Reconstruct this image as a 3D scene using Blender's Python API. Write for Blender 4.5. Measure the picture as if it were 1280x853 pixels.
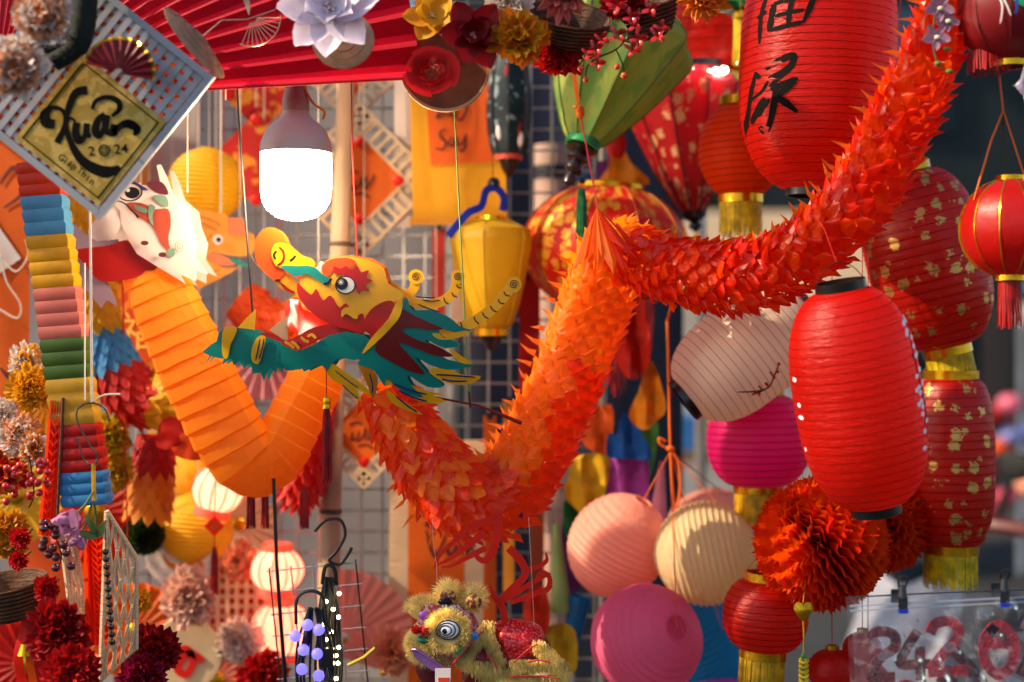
import bpy, bmesh, math, random
from mathutils import Vector, Matrix, Euler, noise, geometry
random.seed(7)
R = math.radians
for o in list(bpy.data.objects): bpy.data.objects.remove(o)
sc = bpy.context.scene
col = sc.collection
# ------------------------------------------------------------------ camera
CAMZ = 1.55
cam = bpy.data.cameras.new('camera'); camo = bpy.data.objects.new('camera', cam); col.objects.link(camo)
camo.location = (0, 0, CAMZ); camo.rotation_euler = (R(90), 0, 0)
cam.lens = 50; cam.sensor_width = 36; cam.clip_end = 500; cam.clip_start = 0.05
cam.dof.use_dof = True; cam.dof.focus_distance = 1.97; cam.dof.aperture_fstop = 1.8
sc.camera = camo
# ------------------------------------------------------------------ sky and sun
SUN_EL, SUN_AZ = 37.0, -102.0            # azimuth from +Y, negative is to the left: low sun from the left, a little in front
w = bpy.data.worlds.new('World'); sc.world = w; w.use_nodes = True
nt = w.node_tree; bg = nt.nodes['Background']
sky = nt.nodes.new('ShaderNodeTexSky'); sky.sky_type = 'NISHITA'; sky.sun_disc = False
sky.sun_elevation = R(SUN_EL); sky.sun_rotation = R(SUN_AZ); sky.dust_density = 1.5
nt.links.new(sky.outputs[0], bg.inputs[0]); bg.inputs[1].default_value = 0.1
sl = bpy.data.lights.new('sun', 'SUN'); sl.energy = 3.4; sl.angle = R(0.5); sl.color = (1, 0.80, 0.56)
so = bpy.data.objects.new('sun', sl); col.objects.link(so)
so.location = (-5, -2, 5)
sd = Vector((math.sin(R(SUN_AZ))*math.cos(R(SUN_EL)), math.cos(R(SUN_AZ))*math.cos(R(SUN_EL)), math.sin(R(SUN_EL))))
so.rotation_euler = (-sd).to_track_quat('-Z', 'Y').to_euler()
sc.view_settings.view_transform = 'Standard'; sc.view_settings.look = 'None'
sc.view_settings.exposure = 1.2; sc.view_settings.gamma = 1; sc.view_settings.use_curve_mapping = False
sc.cycles.use_denoising = True; sc.cycles.use_adaptive_sampling = True; sc.cycles.adaptive_threshold = 0.02
sc.cycles.max_bounces = 6; sc.cycles.transmission_bounces = 6; sc.cycles.transparent_max_bounces = 10
sc.cycles.sample_clamp_indirect = 6
sc.cycles.caustics_reflective = False; sc.cycles.caustics_refractive = False
# ------------------------------------------------------------------ pixels to metres
KP = 36/50/1280
def S(Y): return Y*KP                                   # metres per photo pixel at distance Y
def W(px, py, Y): return Vector(((px-640)*KP*Y, Y, CAMZ+(426.5-py)*KP*Y))
def hx(h):
    h = h.lstrip('#'); c = [int(h[i:i+2], 16)/255 for i in (0, 2, 4)]
    return tuple(x/12.92 if x <= 0.04045 else ((x+0.055)/1.055)**2.4 for x in c)+(1,)
# ------------------------------------------------------------------ materials
MATS = {}
def mat(name, c, rough=0.55, metal=0.0, tr=0.0, emit=0.0, bump=0.0, bscale=60.0, var=0.12, vscale=9.0, spec=0.4, c2=None, c2amt=0.0, c2scale=25.0, bstretch=(1, 1, 1), trc=None, coat=0.0, sheen=0.0, ecol=None):
    """paint, paper or cloth: base colour with a little noise, fine relief, and light passing through (tr)"""
    if name in MATS: return MATS[name]
    m = bpy.data.materials.new(name); m.use_nodes = True; MATS[name] = m
    n = m.node_tree.nodes; l = m.node_tree.links; n.clear()
    out = n.new('ShaderNodeOutputMaterial'); p = n.new('ShaderNodeBsdfPrincipled')
    if isinstance(c, str): c = hx(c)
    tc = n.new('ShaderNodeTexCoord')
    mp = n.new('ShaderNodeMapping'); mp.inputs['Scale'].default_value = bstretch
    l.new(tc.outputs['Object'], mp.inputs[0])
    nz = n.new('ShaderNodeTexNoise'); nz.inputs['Scale'].default_value = vscale; nz.inputs['Detail'].default_value = 3
    l.new(tc.outputs['Object'], nz.inputs[0])
    hs = n.new('ShaderNodeHueSaturation'); hs.inputs['Color'].default_value = c
    mr = n.new('ShaderNodeMapRange'); mr.inputs[1].default_value = 0.3; mr.inputs[2].default_value = 0.7
    mr.inputs[3].default_value = 1-var*1.6; mr.inputs[4].default_value = 1+var
    l.new(nz.outputs[0], mr.inputs[0]); l.new(mr.outputs[0], hs.inputs['Value'])
    colo = hs.outputs[0]
    if c2 is not None:
        if isinstance(c2, str): c2 = hx(c2)
        n2 = n.new('ShaderNodeTexNoise'); n2.inputs['Scale'].default_value = c2scale; n2.inputs['Detail'].default_value = 2
        l.new(mp.outputs[0], n2.inputs[0])
        m2 = n.new('ShaderNodeMapRange'); m2.inputs[1].default_value = 0.62-c2amt*0.3; m2.inputs[2].default_value = 0.68-c2amt*0.3
        l.new(n2.outputs[0], m2.inputs[0])
        mx = n.new('ShaderNodeMix'); mx.data_type = 'RGBA'; mx.inputs[7].default_value = c2
        l.new(m2.outputs[0], mx.inputs[0]); l.new(colo, mx.inputs[6]); colo = mx.outputs[2]
    l.new(colo, p.inputs['Base Color'])
    p.inputs['Roughness'].default_value = rough; p.inputs['Metallic'].default_value = metal
    p.inputs['Specular IOR Level'].default_value = spec; p.inputs['Coat Weight'].default_value = coat
    p.inputs['Coat Roughness'].default_value = 0.15
    p.inputs['Sheen Weight'].default_value = sheen
    if emit:
        p.inputs['Emission Color'].default_value = hx(ecol) if ecol else c; p.inputs['Emission Strength'].default_value = emit
    sh = p.outputs[0]; bn = None
    if bump:
        b = n.new('ShaderNodeBump'); b.inputs['Strength'].default_value = bump; b.inputs['Distance'].default_value = 0.004
        n3 = n.new('ShaderNodeTexNoise'); n3.inputs['Scale'].default_value = bscale; n3.inputs['Detail'].default_value = 4
        l.new(mp.outputs[0], n3.inputs[0]); l.new(n3.outputs[0], b.inputs['Height'])
        l.new(b.outputs[0], p.inputs['Normal']); bn = b
    if tr:
        t = n.new('ShaderNodeBsdfTranslucent')
        if trc: t.inputs[0].default_value = hx(trc)
        else: l.new(colo, t.inputs[0])
        if bn: l.new(bn.outputs[0], t.inputs['Normal'])
        mxs = n.new('ShaderNodeMixShader'); mxs.inputs[0].default_value = tr
        l.new(sh, mxs.inputs[1]); l.new(t.outputs[0], mxs.inputs[2]); sh = mxs.outputs[0]
    l.new(sh, out.inputs[0])
    m['io'] = 1
    return m
def flecked(name, c, fleck, scale=0.03, thr=0.30, metal=0.8, tr=0.45, trc=None, rough=0.38, amt=0.55):
    """paper printed with scattered foil marks, laid out on the shade's own UV (pixels of circumference and height)"""
    m = mat(name, c, rough=rough, tr=tr, bump=0.25, bscale=90, trc=trc)
    n = m.node_tree.nodes; l = m.node_tree.links
    p = [x for x in n if x.type == 'BSDF_PRINCIPLED'][0]
    src = p.inputs['Base Color'].links[0].from_socket
    uv = n.new('ShaderNodeUVMap')
    nz = n.new('ShaderNodeTexNoise'); nz.inputs['Scale'].default_value = scale*4.5; nz.inputs['Detail'].default_value = 3
    l.new(uv.outputs[0], nz.inputs[0])
    ad = n.new('ShaderNodeMix'); ad.data_type = 'VECTOR'; ad.inputs[0].default_value = 0.5
    sv = n.new('ShaderNodeVectorMath'); sv.operation = 'MULTIPLY_ADD'; sv.inputs[1].default_value = (16, 16, 16)
    l.new(nz.outputs['Color'], sv.inputs[0]); l.new(uv.outputs[0], sv.inputs[2])
    v = n.new('ShaderNodeTexVoronoi'); v.distance = 'MINKOWSKI'; v.inputs['Exponent'].default_value = 4; v.inputs['Scale'].default_value = scale; v.inputs['Randomness'].default_value = 0.75
    l.new(sv.outputs[0], v.inputs[0])
    sep = n.new('ShaderNodeSeparateColor'); l.new(v.outputs['Color'], sep.inputs[0])
    th = n.new('ShaderNodeMath'); th.operation = 'MULTIPLY_ADD'; th.inputs[1].default_value = thr*amt; th.inputs[2].default_value = thr*(1-amt)
    l.new(sep.outputs[0], th.inputs[0])
    lt = n.new('ShaderNodeMath'); lt.operation = 'LESS_THAN'; l.new(v.outputs['Distance'], lt.inputs[0]); l.new(th.outputs[0], lt.inputs[1])
    mx = n.new('ShaderNodeMix'); mx.data_type = 'RGBA'; mx.inputs[7].default_value = hx(fleck)
    l.new(lt.outputs[0], mx.inputs[0]); l.new(src, mx.inputs[6]); l.new(mx.outputs[2], p.inputs['Base Color'])
    mm = n.new('ShaderNodeMath'); mm.operation = 'MULTIPLY'; mm.inputs[1].default_value = metal
    l.new(lt.outputs[0], mm.inputs[0]); l.new(mm.outputs[0], p.inputs['Metallic'])
    ms = [x for x in n if x.type == 'MIX_SHADER'][0]
    mt = n.new('ShaderNodeMapRange'); mt.inputs[3].default_value = tr; mt.inputs[4].default_value = 0.1
    l.new(lt.outputs[0], mt.inputs[0]); l.new(mt.outputs[0], ms.inputs[0])
    return m
def clear_film(name, gloss=0.12, tint='#eef2ff', rough=0.06, haze=0.06):
    m = bpy.data.materials.new(name); m.use_nodes = True; n = m.node_tree.nodes; l = m.node_tree.links; n.clear()
    out = n.new('ShaderNodeOutputMaterial'); t = n.new('ShaderNodeBsdfTransparent'); g = n.new('ShaderNodeBsdfGlossy'); g.inputs['Roughness'].default_value = rough
    d = n.new('ShaderNodeBsdfDiffuse'); d.inputs[0].default_value = hx(tint)
    fr = n.new('ShaderNodeFresnel'); fr.inputs[0].default_value = 1.5
    ma = n.new('ShaderNodeMath'); ma.operation = 'ADD'; ma.inputs[1].default_value = gloss; l.new(fr.outputs[0], ma.inputs[0])
    a = n.new('ShaderNodeMixShader'); l.new(ma.outputs[0], a.inputs[0]); l.new(t.outputs[0], a.inputs[1]); l.new(g.outputs[0], a.inputs[2])
    b = n.new('ShaderNodeMixShader'); b.inputs[0].default_value = haze; l.new(a.outputs[0], b.inputs[1]); l.new(d.outputs[0], b.inputs[2])
    l.new(b.outputs[0], out.inputs[0]); MATS[name] = m
    return m
# ------------------------------------------------------------------ curves
def cr(pts, per=6, closed=False):
    """Catmull-Rom through points of any dimension"""
    P = [tuple(p) for p in pts]; n = len(P); out = []
    rng = n if closed else n-1
    for i in range(rng):
        if closed: a, b, c, d = P[(i-1) % n], P[i], P[(i+1) % n], P[(i+2) % n]
        else: a, b, c, d = P[max(i-1, 0)], P[i], P[i+1], P[min(i+2, n-1)]
        for k in range(per):
            t = k/per
            out.append(tuple(0.5*((2*b[j])+(-a[j]+c[j])*t+(2*a[j]-5*b[j]+4*c[j]-d[j])*t*t+(-a[j]+3*b[j]-3*c[j]+d[j])*t**3) for j in range(len(b))))
    if not closed: out.append(P[-1])
    return out
def Z(pts, x0, y0, s): return [(x0+p[0]/s, y0+p[1]/s)+tuple(p[2:]) for p in pts]
# ------------------------------------------------------------------ mesh builder (units: photo pixels at the thing's distance; x right, y away, z up)
class MB:
    def __init__(s): s.v = []; s.f = []; s.uv = {}
    def add(s, v, f, uv=None):
        o = len(s.v); s.v += [tuple(x) for x in v]; s.f += [tuple(i+o for i in q) for q in f]
        if uv:
            for i, u in enumerate(uv): s.uv[o+i] = u
        return s
    def merge(s, b, m=None):
        return s.add([(m @ Vector(x)) if m else x for x in b.v], b.f)
    def xf(s, m): s.v = [tuple(m @ Vector(x)) for x in s.v]; return s
    def tube(s, pts, r, n=8, cap=True, sq=1.0, up=None):
        P = [Vector(p) for p in pts]; m = len(P)
        rs = r if isinstance(r, (list, tuple)) else [r]*m
        v = []; f = []
        t0 = (P[1]-P[0]).normalized()
        nrm = Vector(up) if up else (Vector((0, 1, 0)) if abs(t0.y) < 0.9 else Vector((1, 0, 0)))
        for i in range(m):
            t = (P[min(i+1, m-1)]-P[max(i-1, 0)])
            if t.length < 1e-9: t = t0
            t.normalize(); nrm = (nrm-t*nrm.dot(t))
            if nrm.length < 1e-6: nrm = t.orthogonal()
            nrm.normalize(); b = t.cross(nrm)
            for k in range(n):
                a = 2*math.pi*k/n
                v.append(P[i]+(nrm*math.cos(a)*sq+b*math.sin(a))*rs[i])
        for i in range(m-1):
            for k in range(n):
                f.append((i*n+k, i*n+(k+1) % n, (i+1)*n+(k+1) % n, (i+1)*n+k))
        if cap: f.append(tuple(range(n-1, -1, -1))); f.append(tuple(range((m-1)*n, m*n)))
        return s.add(v, f)
    def lathe(s, prof, n=48, wob=None, ucirc=None):
        """profile of (r, z) about local z"""
        v = []; f = []; uv = []
        rm = ucirc or max(p[0] for p in prof)
        for i, (r, z) in enumerate(prof):
            for k in range(n+1):
                a = 2*math.pi*k/n
                rr = r*(wob(a, i) if wob else 1)
                v.append((rr*math.cos(a), rr*math.sin(a), z)); uv.append((a*rm, z+500))
        for i in range(len(prof)-1):
            for k in range(n):
                f.append((i*(n+1)+k, i*(n+1)+k+1, (i+1)*(n+1)+k+1, (i+1)*(n+1)+k))
        return s.add(v, f, uv)
    def box(s, c, d, m=None):
        v = [Vector((x*d[0]/2, y*d[1]/2, z*d[2]/2)) for x in (-1, 1) for y in (-1, 1) for z in (-1, 1)]
        if m: v = [m @ x for x in v]
        return s.add([x+Vector(c) for x in v], [(0, 1, 3, 2), (4, 6, 7, 5), (0, 4, 5, 1), (2, 3, 7, 6), (0, 2, 6, 4), (1, 5, 7, 3)])
    def ball(s, c, r, n=12, m=8):
        if not isinstance(r, (tuple, list)): r = (r, r, r)
        v = [(c[0], c[1], c[2]-r[2])]; f = []
        for i in range(1, m):
            p = -math.pi/2+math.pi*i/m
            for k in range(n):
                a = 2*math.pi*k/n
                v.append((c[0]+r[0]*math.cos(p)*math.cos(a), c[1]+r[1]*math.cos(p)*math.sin(a), c[2]+r[2]*math.sin(p)))
        v.append((c[0], c[1], c[2]+r[2])); e = len(v)-1
        for k in range(n): f.append((0, 1+(k+1) % n, 1+k)); f.append((e, 1+(m-2)*n+k, 1+(m-2)*n+(k+1) % n))
        for i in range(m-2):
            for k in range(n):
                f.append((1+i*n+k, 1+i*n+(k+1) % n, 1+(i+1)*n+(k+1) % n, 1+(i+1)*n+k))
        return s.add(v, f)
    def sheet(s, outline, depth=None, th=0.8, g=14):
        """flat cut-out in the picture-facing plane: outline of (x, z); depth(x, z) bends it; th is its thickness"""
        o = [Vector((p[0], p[1])) for p in outline]
        pts = list(o); n = len(o)
        if g and depth:
            xs = [p.x for p in o]; zs = [p.y for p in o]
            x = min(xs)+g/2
            while x < max(xs):
                z = min(zs)+g/2
                while z < max(zs):
                    if inside(x, z, o): pts.append(Vector((x, z)))
                    z += g
                x += g
        vs, es, fs, *_ = geometry.delaunay_2d_cdt(pts, [], [list(range(n))], 1, 1e-4)
        d = depth or (lambda x, z: 0)
        k = len(vs)
        v = [(p.x, d(p.x, p.y)-th/2, p.y) for p in vs]+[(p.x, d(p.x, p.y)+th/2, p.y) for p in vs]
        f = [tuple(q) for q in fs]+[tuple(i+k for i in reversed(q)) for q in fs]
        cnt = {}
        for q in fs:
            for i in range(len(q)):
                e = (q[i], q[(i+1) % len(q)]); cnt[e] = 1
        for (a, b) in cnt:
            if (b, a) not in cnt: f.append((b, a, a+k, b+k))
        return s.add(v, f)
    def strip(s, pts, wd, mp=None, th=0.6, per=6, taper=True):
        """brush stroke: points (x, z), width wd or list; mp(x, z, off) puts it on a surface"""
        P = cr(pts, per) if per else pts
        m = len(P); v = []; f = []
        for i in range(m):
            a = Vector(P[max(i-1, 0)][:2]); b = Vector(P[min(i+1, m-1)][:2]); t = b-a
            if t.length < 1e-9: t = Vector((1, 0))
            t.normalize(); nn = Vector((-t.y, t.x))
            u = i/(m-1)
            if isinstance(wd, (list, tuple)):
                x = u*(len(wd)-1); j = min(int(x), len(wd)-2); ww = wd[j]+(wd[j+1]-wd[j])*(x-j)
            else: ww = wd*(min(1, 0.35+6*u, 0.35+6*(1-u)) if taper else 1)
            p = Vector(P[i][:2])
            for sd_ in (-1, 1):
                q = p+nn*ww/2*sd_
                for o in (0, th):
                    v.append(mp(q.x, q.y, o) if mp else (q.x, -o, q.y))
        for i in range(m-1):
            b = i*4
            f += [(b+1, b+3, b+7, b+5), (b, b+4, b+6, b+2), (b, b+1, b+5, b+4), (b+2, b+6, b+7, b+3)]
        f += [(0, 2, 3, 1), ((m-1)*4, (m-1)*4+1, (m-1)*4+3, (m-1)*4+2)]
        return s.add(v, f)
    def disc(s, c, r, mp=None, th=0.6, n=14, rz=None):
        v = []; f = []
        for o in (0, th):
            for k in range(n):
                a = 2*math.pi*k/n
                x = c[0]+r*math.cos(a); z = c[1]+(rz or r)*math.sin(a)
                v.append(mp(x, z, o) if mp else (x, -o, z))
        f = [tuple(range(n, 2*n)), tuple(range(n-1, -1, -1))]+[(k, (k+1) % n, n+(k+1) % n, n+k) for k in range(n)]
        return s.add(v, f)
def inside(x, z, o):
    c = False; n = len(o); j = n-1
    for i in range(n):
        if (o[i].y > z) != (o[j].y > z) and x < (o[j].x-o[i].x)*(z-o[i].y)/(o[j].y-o[i].y)+o[i].x: c = not c
        j = i
    return c
def mesh_of(mb, k, material, smooth=True, name='m'):
    me = bpy.data.meshes.new(name)
    me.from_pydata([(x*k, y*k, z*k) for x, y, z in mb.v], [], mb.f)
    me.materials.append(material)
    if smooth: me.polygons.foreach_set('use_smooth', [True]*len(me.polygons))
    if mb.uv:
        u = me.uv_layers.new(name='UVMap')
        for lp in me.loops: u.data[lp.index].uv = mb.uv.get(lp.vertex_index, (0, 0))
    me.update()
    if smooth:
        try: me.set_sharp_from_angle(angle=R(40))
        except Exception: pass
    return me
def tagp(o, label, cat, group=None, kind=None):
    if label: o['label'] = label
    if cat: o['category'] = cat
    if group: o['group'] = group
    if kind: o['kind'] = kind
class Thing:
    """an Empty at the thing's own place; parts are meshes under it, drawn in pixels at its distance"""
    def __init__(s, name, label, cat, px, py, Y, group=None, rot=(0, 0, 0)):
        s.o = bpy.data.objects.new(name, None); col.objects.link(s.o); s.o.empty_display_size = 0.02
        s.o.location = W(px, py, Y); s.o.rotation_euler = rot
        s.k = S(Y); s.px, s.py, s.Y = px, py, Y
        tagp(s.o, label, cat, group)
    def part(s, name, mb, m, parent=None, smooth=True, kind=None, label=None):
        o = bpy.data.objects.new(name, mesh_of(mb, s.k, m, smooth, name)); col.objects.link(o); o.parent = parent or s.o
        if kind: o['kind'] = kind
        if label: o['label'] = label
        return o
    def inst(s, name, me, m4, parent=None, kind=None):
        o = bpy.data.objects.new(name, me); col.objects.link(o); o.parent = parent or s.o
        M = m4.copy(); M.translation = M.translation*s.k
        o.matrix_local = M
        return o
    def loc(s, px, py, d=0.0):
        """photo pixel to this thing's local pixel coordinates"""
        return (px-s.px, d, s.py-py)
def solo(name, label, cat, mb, m, px, py, Y, group=None, rot=(0, 0, 0), smooth=True, kind=None):
    o = bpy.data.objects.new(name, mesh_of(mb, S(Y), m, smooth, name)); col.objects.link(o)
    o.location = W(px, py, Y); o.rotation_euler = rot
    tagp(o, label, cat, group, kind)
    return o
RAIL = 2.36
def cord_to_rail(t, x, z, m, r=0.6, parent=None, name='hanging_cord', sway=0.0, y=0.0):
    """a cord from local point (x, y, z) straight up to the rails overhead, for things that hang"""
    inv = t.o.rotation_euler.to_matrix().inverted()
    base = t.o.rotation_euler.to_matrix() @ Vector((x, y, z))
    top = Vector((base.x+sway, base.y, (RAIL-t.o.location.z)/t.k))
    if top.z < base.z+4: return
    mb = MB().tube([inv @ base, inv @ (base*0.5+top*0.5), inv @ top], r, 5)
    return t.part(name, mb, m, parent)
def ring(mb, r, z0, z1, th=2.0, n=40):
    return mb.lathe([(r, z0), (r+th*0.4, z0), (r+th*0.4, z1), (r, z1), (r-th, z1), (r-th, z0), (r, z0)], n)
# ================================================================== the setting: ground, street behind, stall frame
def plain(name, mb, m, kind='structure', **k):
    o = bpy.data.objects.new(name, mesh_of(mb, 1.0, m, False, name)); col.objects.link(o); o['kind'] = kind
    return o
plain('ground', MB().add([(-80, -60, 0), (80, -60, 0), (80, 140, 0), (-80, 140, 0)], [(0, 1, 2, 3)]), mat('asphalt', '#25262a', rough=0.85, bump=0.5, bscale=40, var=0.3, vscale=1.5))
plain('pavement', MB().box((0, 3.2, 0.06), (7, 3.6, 0.12)), mat('paving_slab', '#48444a', rough=0.85, bump=0.5, bscale=20, var=0.25, vscale=2))
class Big(Thing):
    """a thing built in metres from a point on the ground"""
    def __init__(s, name, label, cat, x, y, z=0, group=None, rz=0):
        s.o = bpy.data.objects.new(name, None); col.objects.link(s.o); s.o.location = (x, y, z); s.o.rotation_euler = (0, 0, R(rz)); s.k = 1.0
        tagp(s.o, label, cat, group)
BAMB = mat('pale_bamboo', '#b09070', rough=0.5, var=0.2, vscale=5, bump=0.25, bscale=60, bstretch=(1, 1, .15))
DKB = mat('dark_bamboo_joint', '#5a4534', rough=0.6)
# stall frame: posts and overhead rails the goods hang from
b = Big('stall_frame', 'pale bamboo frame of posts and overhead rails carrying the goods', 'frame', 0, 2.2)
for x in (-1.42, 1.42):
    for y in (-0.5, 0.75): b.part('post', MB().tube([(x, y, 0.1), (x, y, 2.42)], 0.028, 12), BAMB)
for y in (-0.5, -0.38, -0.22, -0.1, 0.0, 0.12, 0.28, 0.42, 0.75): b.part('rail', MB().tube([(-1.5, y, RAIL+0.02), (1.5, y, RAIL+0.02)], 0.016, 8), BAMB)
for x in (-1.42, 1.42): b.part('rail', MB().tube([(x, -0.6, RAIL-0.012), (x, 0.85, RAIL-0.012)], 0.018, 8), BAMB)
# the pole seen behind the dragon's head
t = Thing('bamboo_pole', 'straight pale bamboo pole with dark joints standing behind the dragon head', 'pole', 420, 420, 2.34)
pa, pb = Vector(t.loc(438, -60)), Vector(t.loc(400, 1020))
zb = -(t.o.location.z-0.1)/t.k; pb = pa+(pb-pa)*((zb-pa.z)/(pb.z-pa.z))
t.part('cane', MB().tube([pa+(pb-pa)*(i/24) for i in range(25)], [11+0.5*math.sin(i*1.3)+i*0.15 for i in range(25)], 16), BAMB)
for u in (0.23, 0.44, 0.66, 0.88):
    c = pa+(pb-pa)*u; dz = (pb-pa).normalized()*3
    t.part('joint', MB().tube([c-dz, c-dz*.4, c+dz*.4, c+dz], [11.6+u*4, 12.6+u*4, 12.6+u*4, 11.6+u*4], 16), DKB)
# wire mesh panel
WM = mat('galvanised_wire', '#9a9590', rough=0.35, metal=0.7)
MY = 2.66
t = Thing('wire_mesh_panel', 'upright galvanised wire mesh panel behind the hanging goods', 'mesh panel', 450, 426, MY)
me_v = mesh_of(MB().tube([(0, 0, -620), (0, 0, 560)], 1.5, 5), t.k, WM, True, 'wire'); me_h = mesh_of(MB().tube([(-300, 0, 0), (300, 0, 0)], 1.5, 5), t.k, WM, True, 'wire')
for i in range(23): t.inst('wire', me_v, Matrix.Translation((-290+i*26.5, 0, 0)))
for i in range(44): t.inst('wire', me_h, Matrix.Translation((0, 3, -610+i*26.5)))
for x in (-303, 303): t.part('frame_bar', MB().tube([(x, 0, -(t.o.location.z-0.12)/t.k), (x, 0, 560)], 5, 8), WM)
# partition and tarpaulin behind the mesh
def cloth_wall(name, label, cat, x0, x1, y, z0, z1, m, amp=0.02, fx=9):
    b = Big(name, label, cat, (x0+x1)/2, y, 0); mb = MB(); nx, nz = 60, 10; v = []
    for j in range(nz+1):
        for i in range(nx+1):
            x = x0+(x1-x0)*i/nx; v.append((x-(x0+x1)/2, amp*math.sin(x*fx)*(0.4+0.6*j/nz)+amp*.6*noise.noise((x*4, j*.3, 1)), z1+(z0-z1)*j/nz))
    mb.add(v, [(j*(nx+1)+i, j*(nx+1)+i+1, (j+1)*(nx+1)+i+1, (j+1)*(nx+1)+i) for j in range(nz) for i in range(nx)])
    b.part('cloth', mb, m)
    b.part('top_rod', MB().tube([(-(x1-x0)/2-.05, 0, z1), ((x1-x0)/2+.05, 0, z1)], 0.012, 8), WM)
    for s_ in (-1, 1): b.part('rod_post', MB().tube([(s_*((x1-x0)/2+.04), 0.02, 0.0), (s_*((x1-x0)/2+.04), 0.02, z1+.02)], 0.014, 8), WM)
    return b
cloth_wall('cloth_partition', 'pale lilac grey cloth partition behind the wire mesh panel', 'partition', -1.75, -0.14, 3.5, 0.15, 2.3, mat('lilac_cloth', '#a2968e', rough=0.8, tr=0.35, var=0.2, vscale=3))
cloth_wall('tarpaulin', 'dark navy tarpaulin hanging behind the yellow banner and green lantern', 'tarpaulin', -0.10, 0.40, 3.3, 0.15, 2.3, mat('navy_tarp', '#101a30', rough=0.5, var=0.2, vscale=4), 0.03, 20)
t = Thing('storage_tube', 'beige cardboard tube with a dark band standing before the navy tarpaulin', 'tube', 692, 250, 3.0)
zt = -(t.o.location.z-0.12)/t.k
t.part('body', MB().lathe([(0.1, 68), (24, 68), (24, zt), (0.1, zt)], 24), mat('card_tube', '#b09080', rough=0.7)); t.part('band', ring(MB(), 24.5, 25, 42, 1, 24), mat('black_band', '#15151a', rough=0.5))
# ---- the street beyond, far out of focus
DKT = mat('dark_shopfront', '#0d1a1c', rough=0.6, var=0.35, vscale=.6)
b = Big('shop_building', 'dark teal shop building with tall windows across the street', 'building', 5.2, 19)
b.part('wall', MB().box((0, 2, 5.5), (13, 4, 11)), DKT)
for i in range(5):
    for j in range(3):
        wn = b.part('window', MB().box((-4.8+i*2.4, -0.03, 2.2+j*3.0), (1.3, 0.1, 1.7)), mat('shop_frame', '#263438', rough=0.5))
        b.part('pane', MB().box((-4.8+i*2.4, -0.09, 2.2+j*3.0), (1.1, 0.06, 1.5)), mat('shop_glass', '#16303c', rough=0.08, spec=0.8), wn)
b.part('cornice', MB().box((0, -0.1, 11.2), (13.4, 4.6, 0.4)), mat('shop_cornice', '#20282a', rough=0.7))
b = Big('market_tent', 'blue canvas market tent on white legs across the lane', 'tent', 4.5, 8.4)
b.part('canopy', MB().add([(-1.2, -1, 1.72), (1.2, -1, 1.72), (1.2, 1, 1.9), (-1.2, 1, 1.9), (0, 0, 2.25), (-1.2, -1, 1.58), (1.2, -1, 1.58)], [(0, 1, 4), (1, 2, 4), (2, 3, 4), (3, 0, 4), (0, 5, 6, 1)]), mat('blue_canvas', '#3a78a0', rough=0.7, tr=0.3), smooth=False)
for x in (-1.15, 1.15):
    for y in (-.95, .95): b.part('leg', MB().tube([(x, y, 0), (x, y, 1.8)], 0.025, 8), mat('white_paint', '#d8d8d4', rough=0.5))
b.part('counter', MB().box((0, -0.6, 0.75), (2.2, 0.7, 0.08)), mat('counter_wood', '#7a5a3c', rough=0.6)); b.part('skirt', MB().box((0, -0.9, 0.4), (2.2, 0.03, 0.62)), mat('red_skirt', '#8a1c18', rough=0.8))
rnd = random.Random(11)
FARC = [('#c81c14', 'red'), ('#e07088', 'pink'), ('#5a70b8', 'blue'), ('#d8501c', 'orange'), ('#e8c0a8', 'cream'), ('#a0141c', 'crimson'), ('#c0405c', 'rose'), ('#e89878', 'salmon'), ('#8890c8', 'lavender'), ('#7a1418', 'maroon')]
for i, (px, py) in enumerate(((1236, 520), (1262, 505), (1290, 540), (1248, 560), (1272, 580), (1230, 590), (1255, 620), (1285, 610), (1262, 545), (1240, 640))):
    c, nm = FARC[i]; Yf = 7.7
    t = Thing('paper_lantern', nm+' round lantern hung on the far market tent', 'lantern', px, py, Yf, 'lanterns on the far tent')
    t.part('shade', MB().lathe([(4*math.cos(a)+10*max(0, math.cos(a)) if False else 14*math.cos(a)+2, 12*math.sin(a)) for a in [(-1.4+2.8*k/10) for k in range(11)]], 16), mat('far_'+nm, c, rough=0.6, tr=0.3))
    t.part('tassel', MB().tube([(0, 0, -11), (0, 0, -26)], [1.5, 3], 6), MATS['far_'+nm])
    t.part('hanging_cord', MB().tube([(0, 0, 11), (0, 0, (1.75-t.o.location.z)/t.k)], 0.6, 4), mat('far_cord', '#3a2018'))
b = Big('market_stall', 'pale canvas market stall with blue crates beyond the round paper lanterns', 'stall', 1.75, 9.5)
b.part('back_sheet', MB().box((0, 0.8, 1.3), (2.2, 0.04, 2.3)), mat('pale_canvas', '#c8ccd0', rough=0.8, tr=0.3))
b.part('awning', MB().add([(-1.2, -0.7, 1.75), (1.2, -0.7, 1.75), (1.2, 0.9, 2.5), (-1.2, 0.9, 2.5)], [(0, 1, 2, 3)]), mat('beige_awning', '#c0a888', rough=0.8, tr=0.4))
b.part('table', MB().box((0, 0, 0.8), (2.0, 0.9, 0.06)), MATS['counter_wood'])
for x in (-1.0, 1.0):
    for y in (-.68, .78): b.part('leg', MB().tube([(x, y, 0), (x, y, 1.78 if y < 0 else 2.44)], 0.025, 8), MATS['white_paint'])
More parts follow.
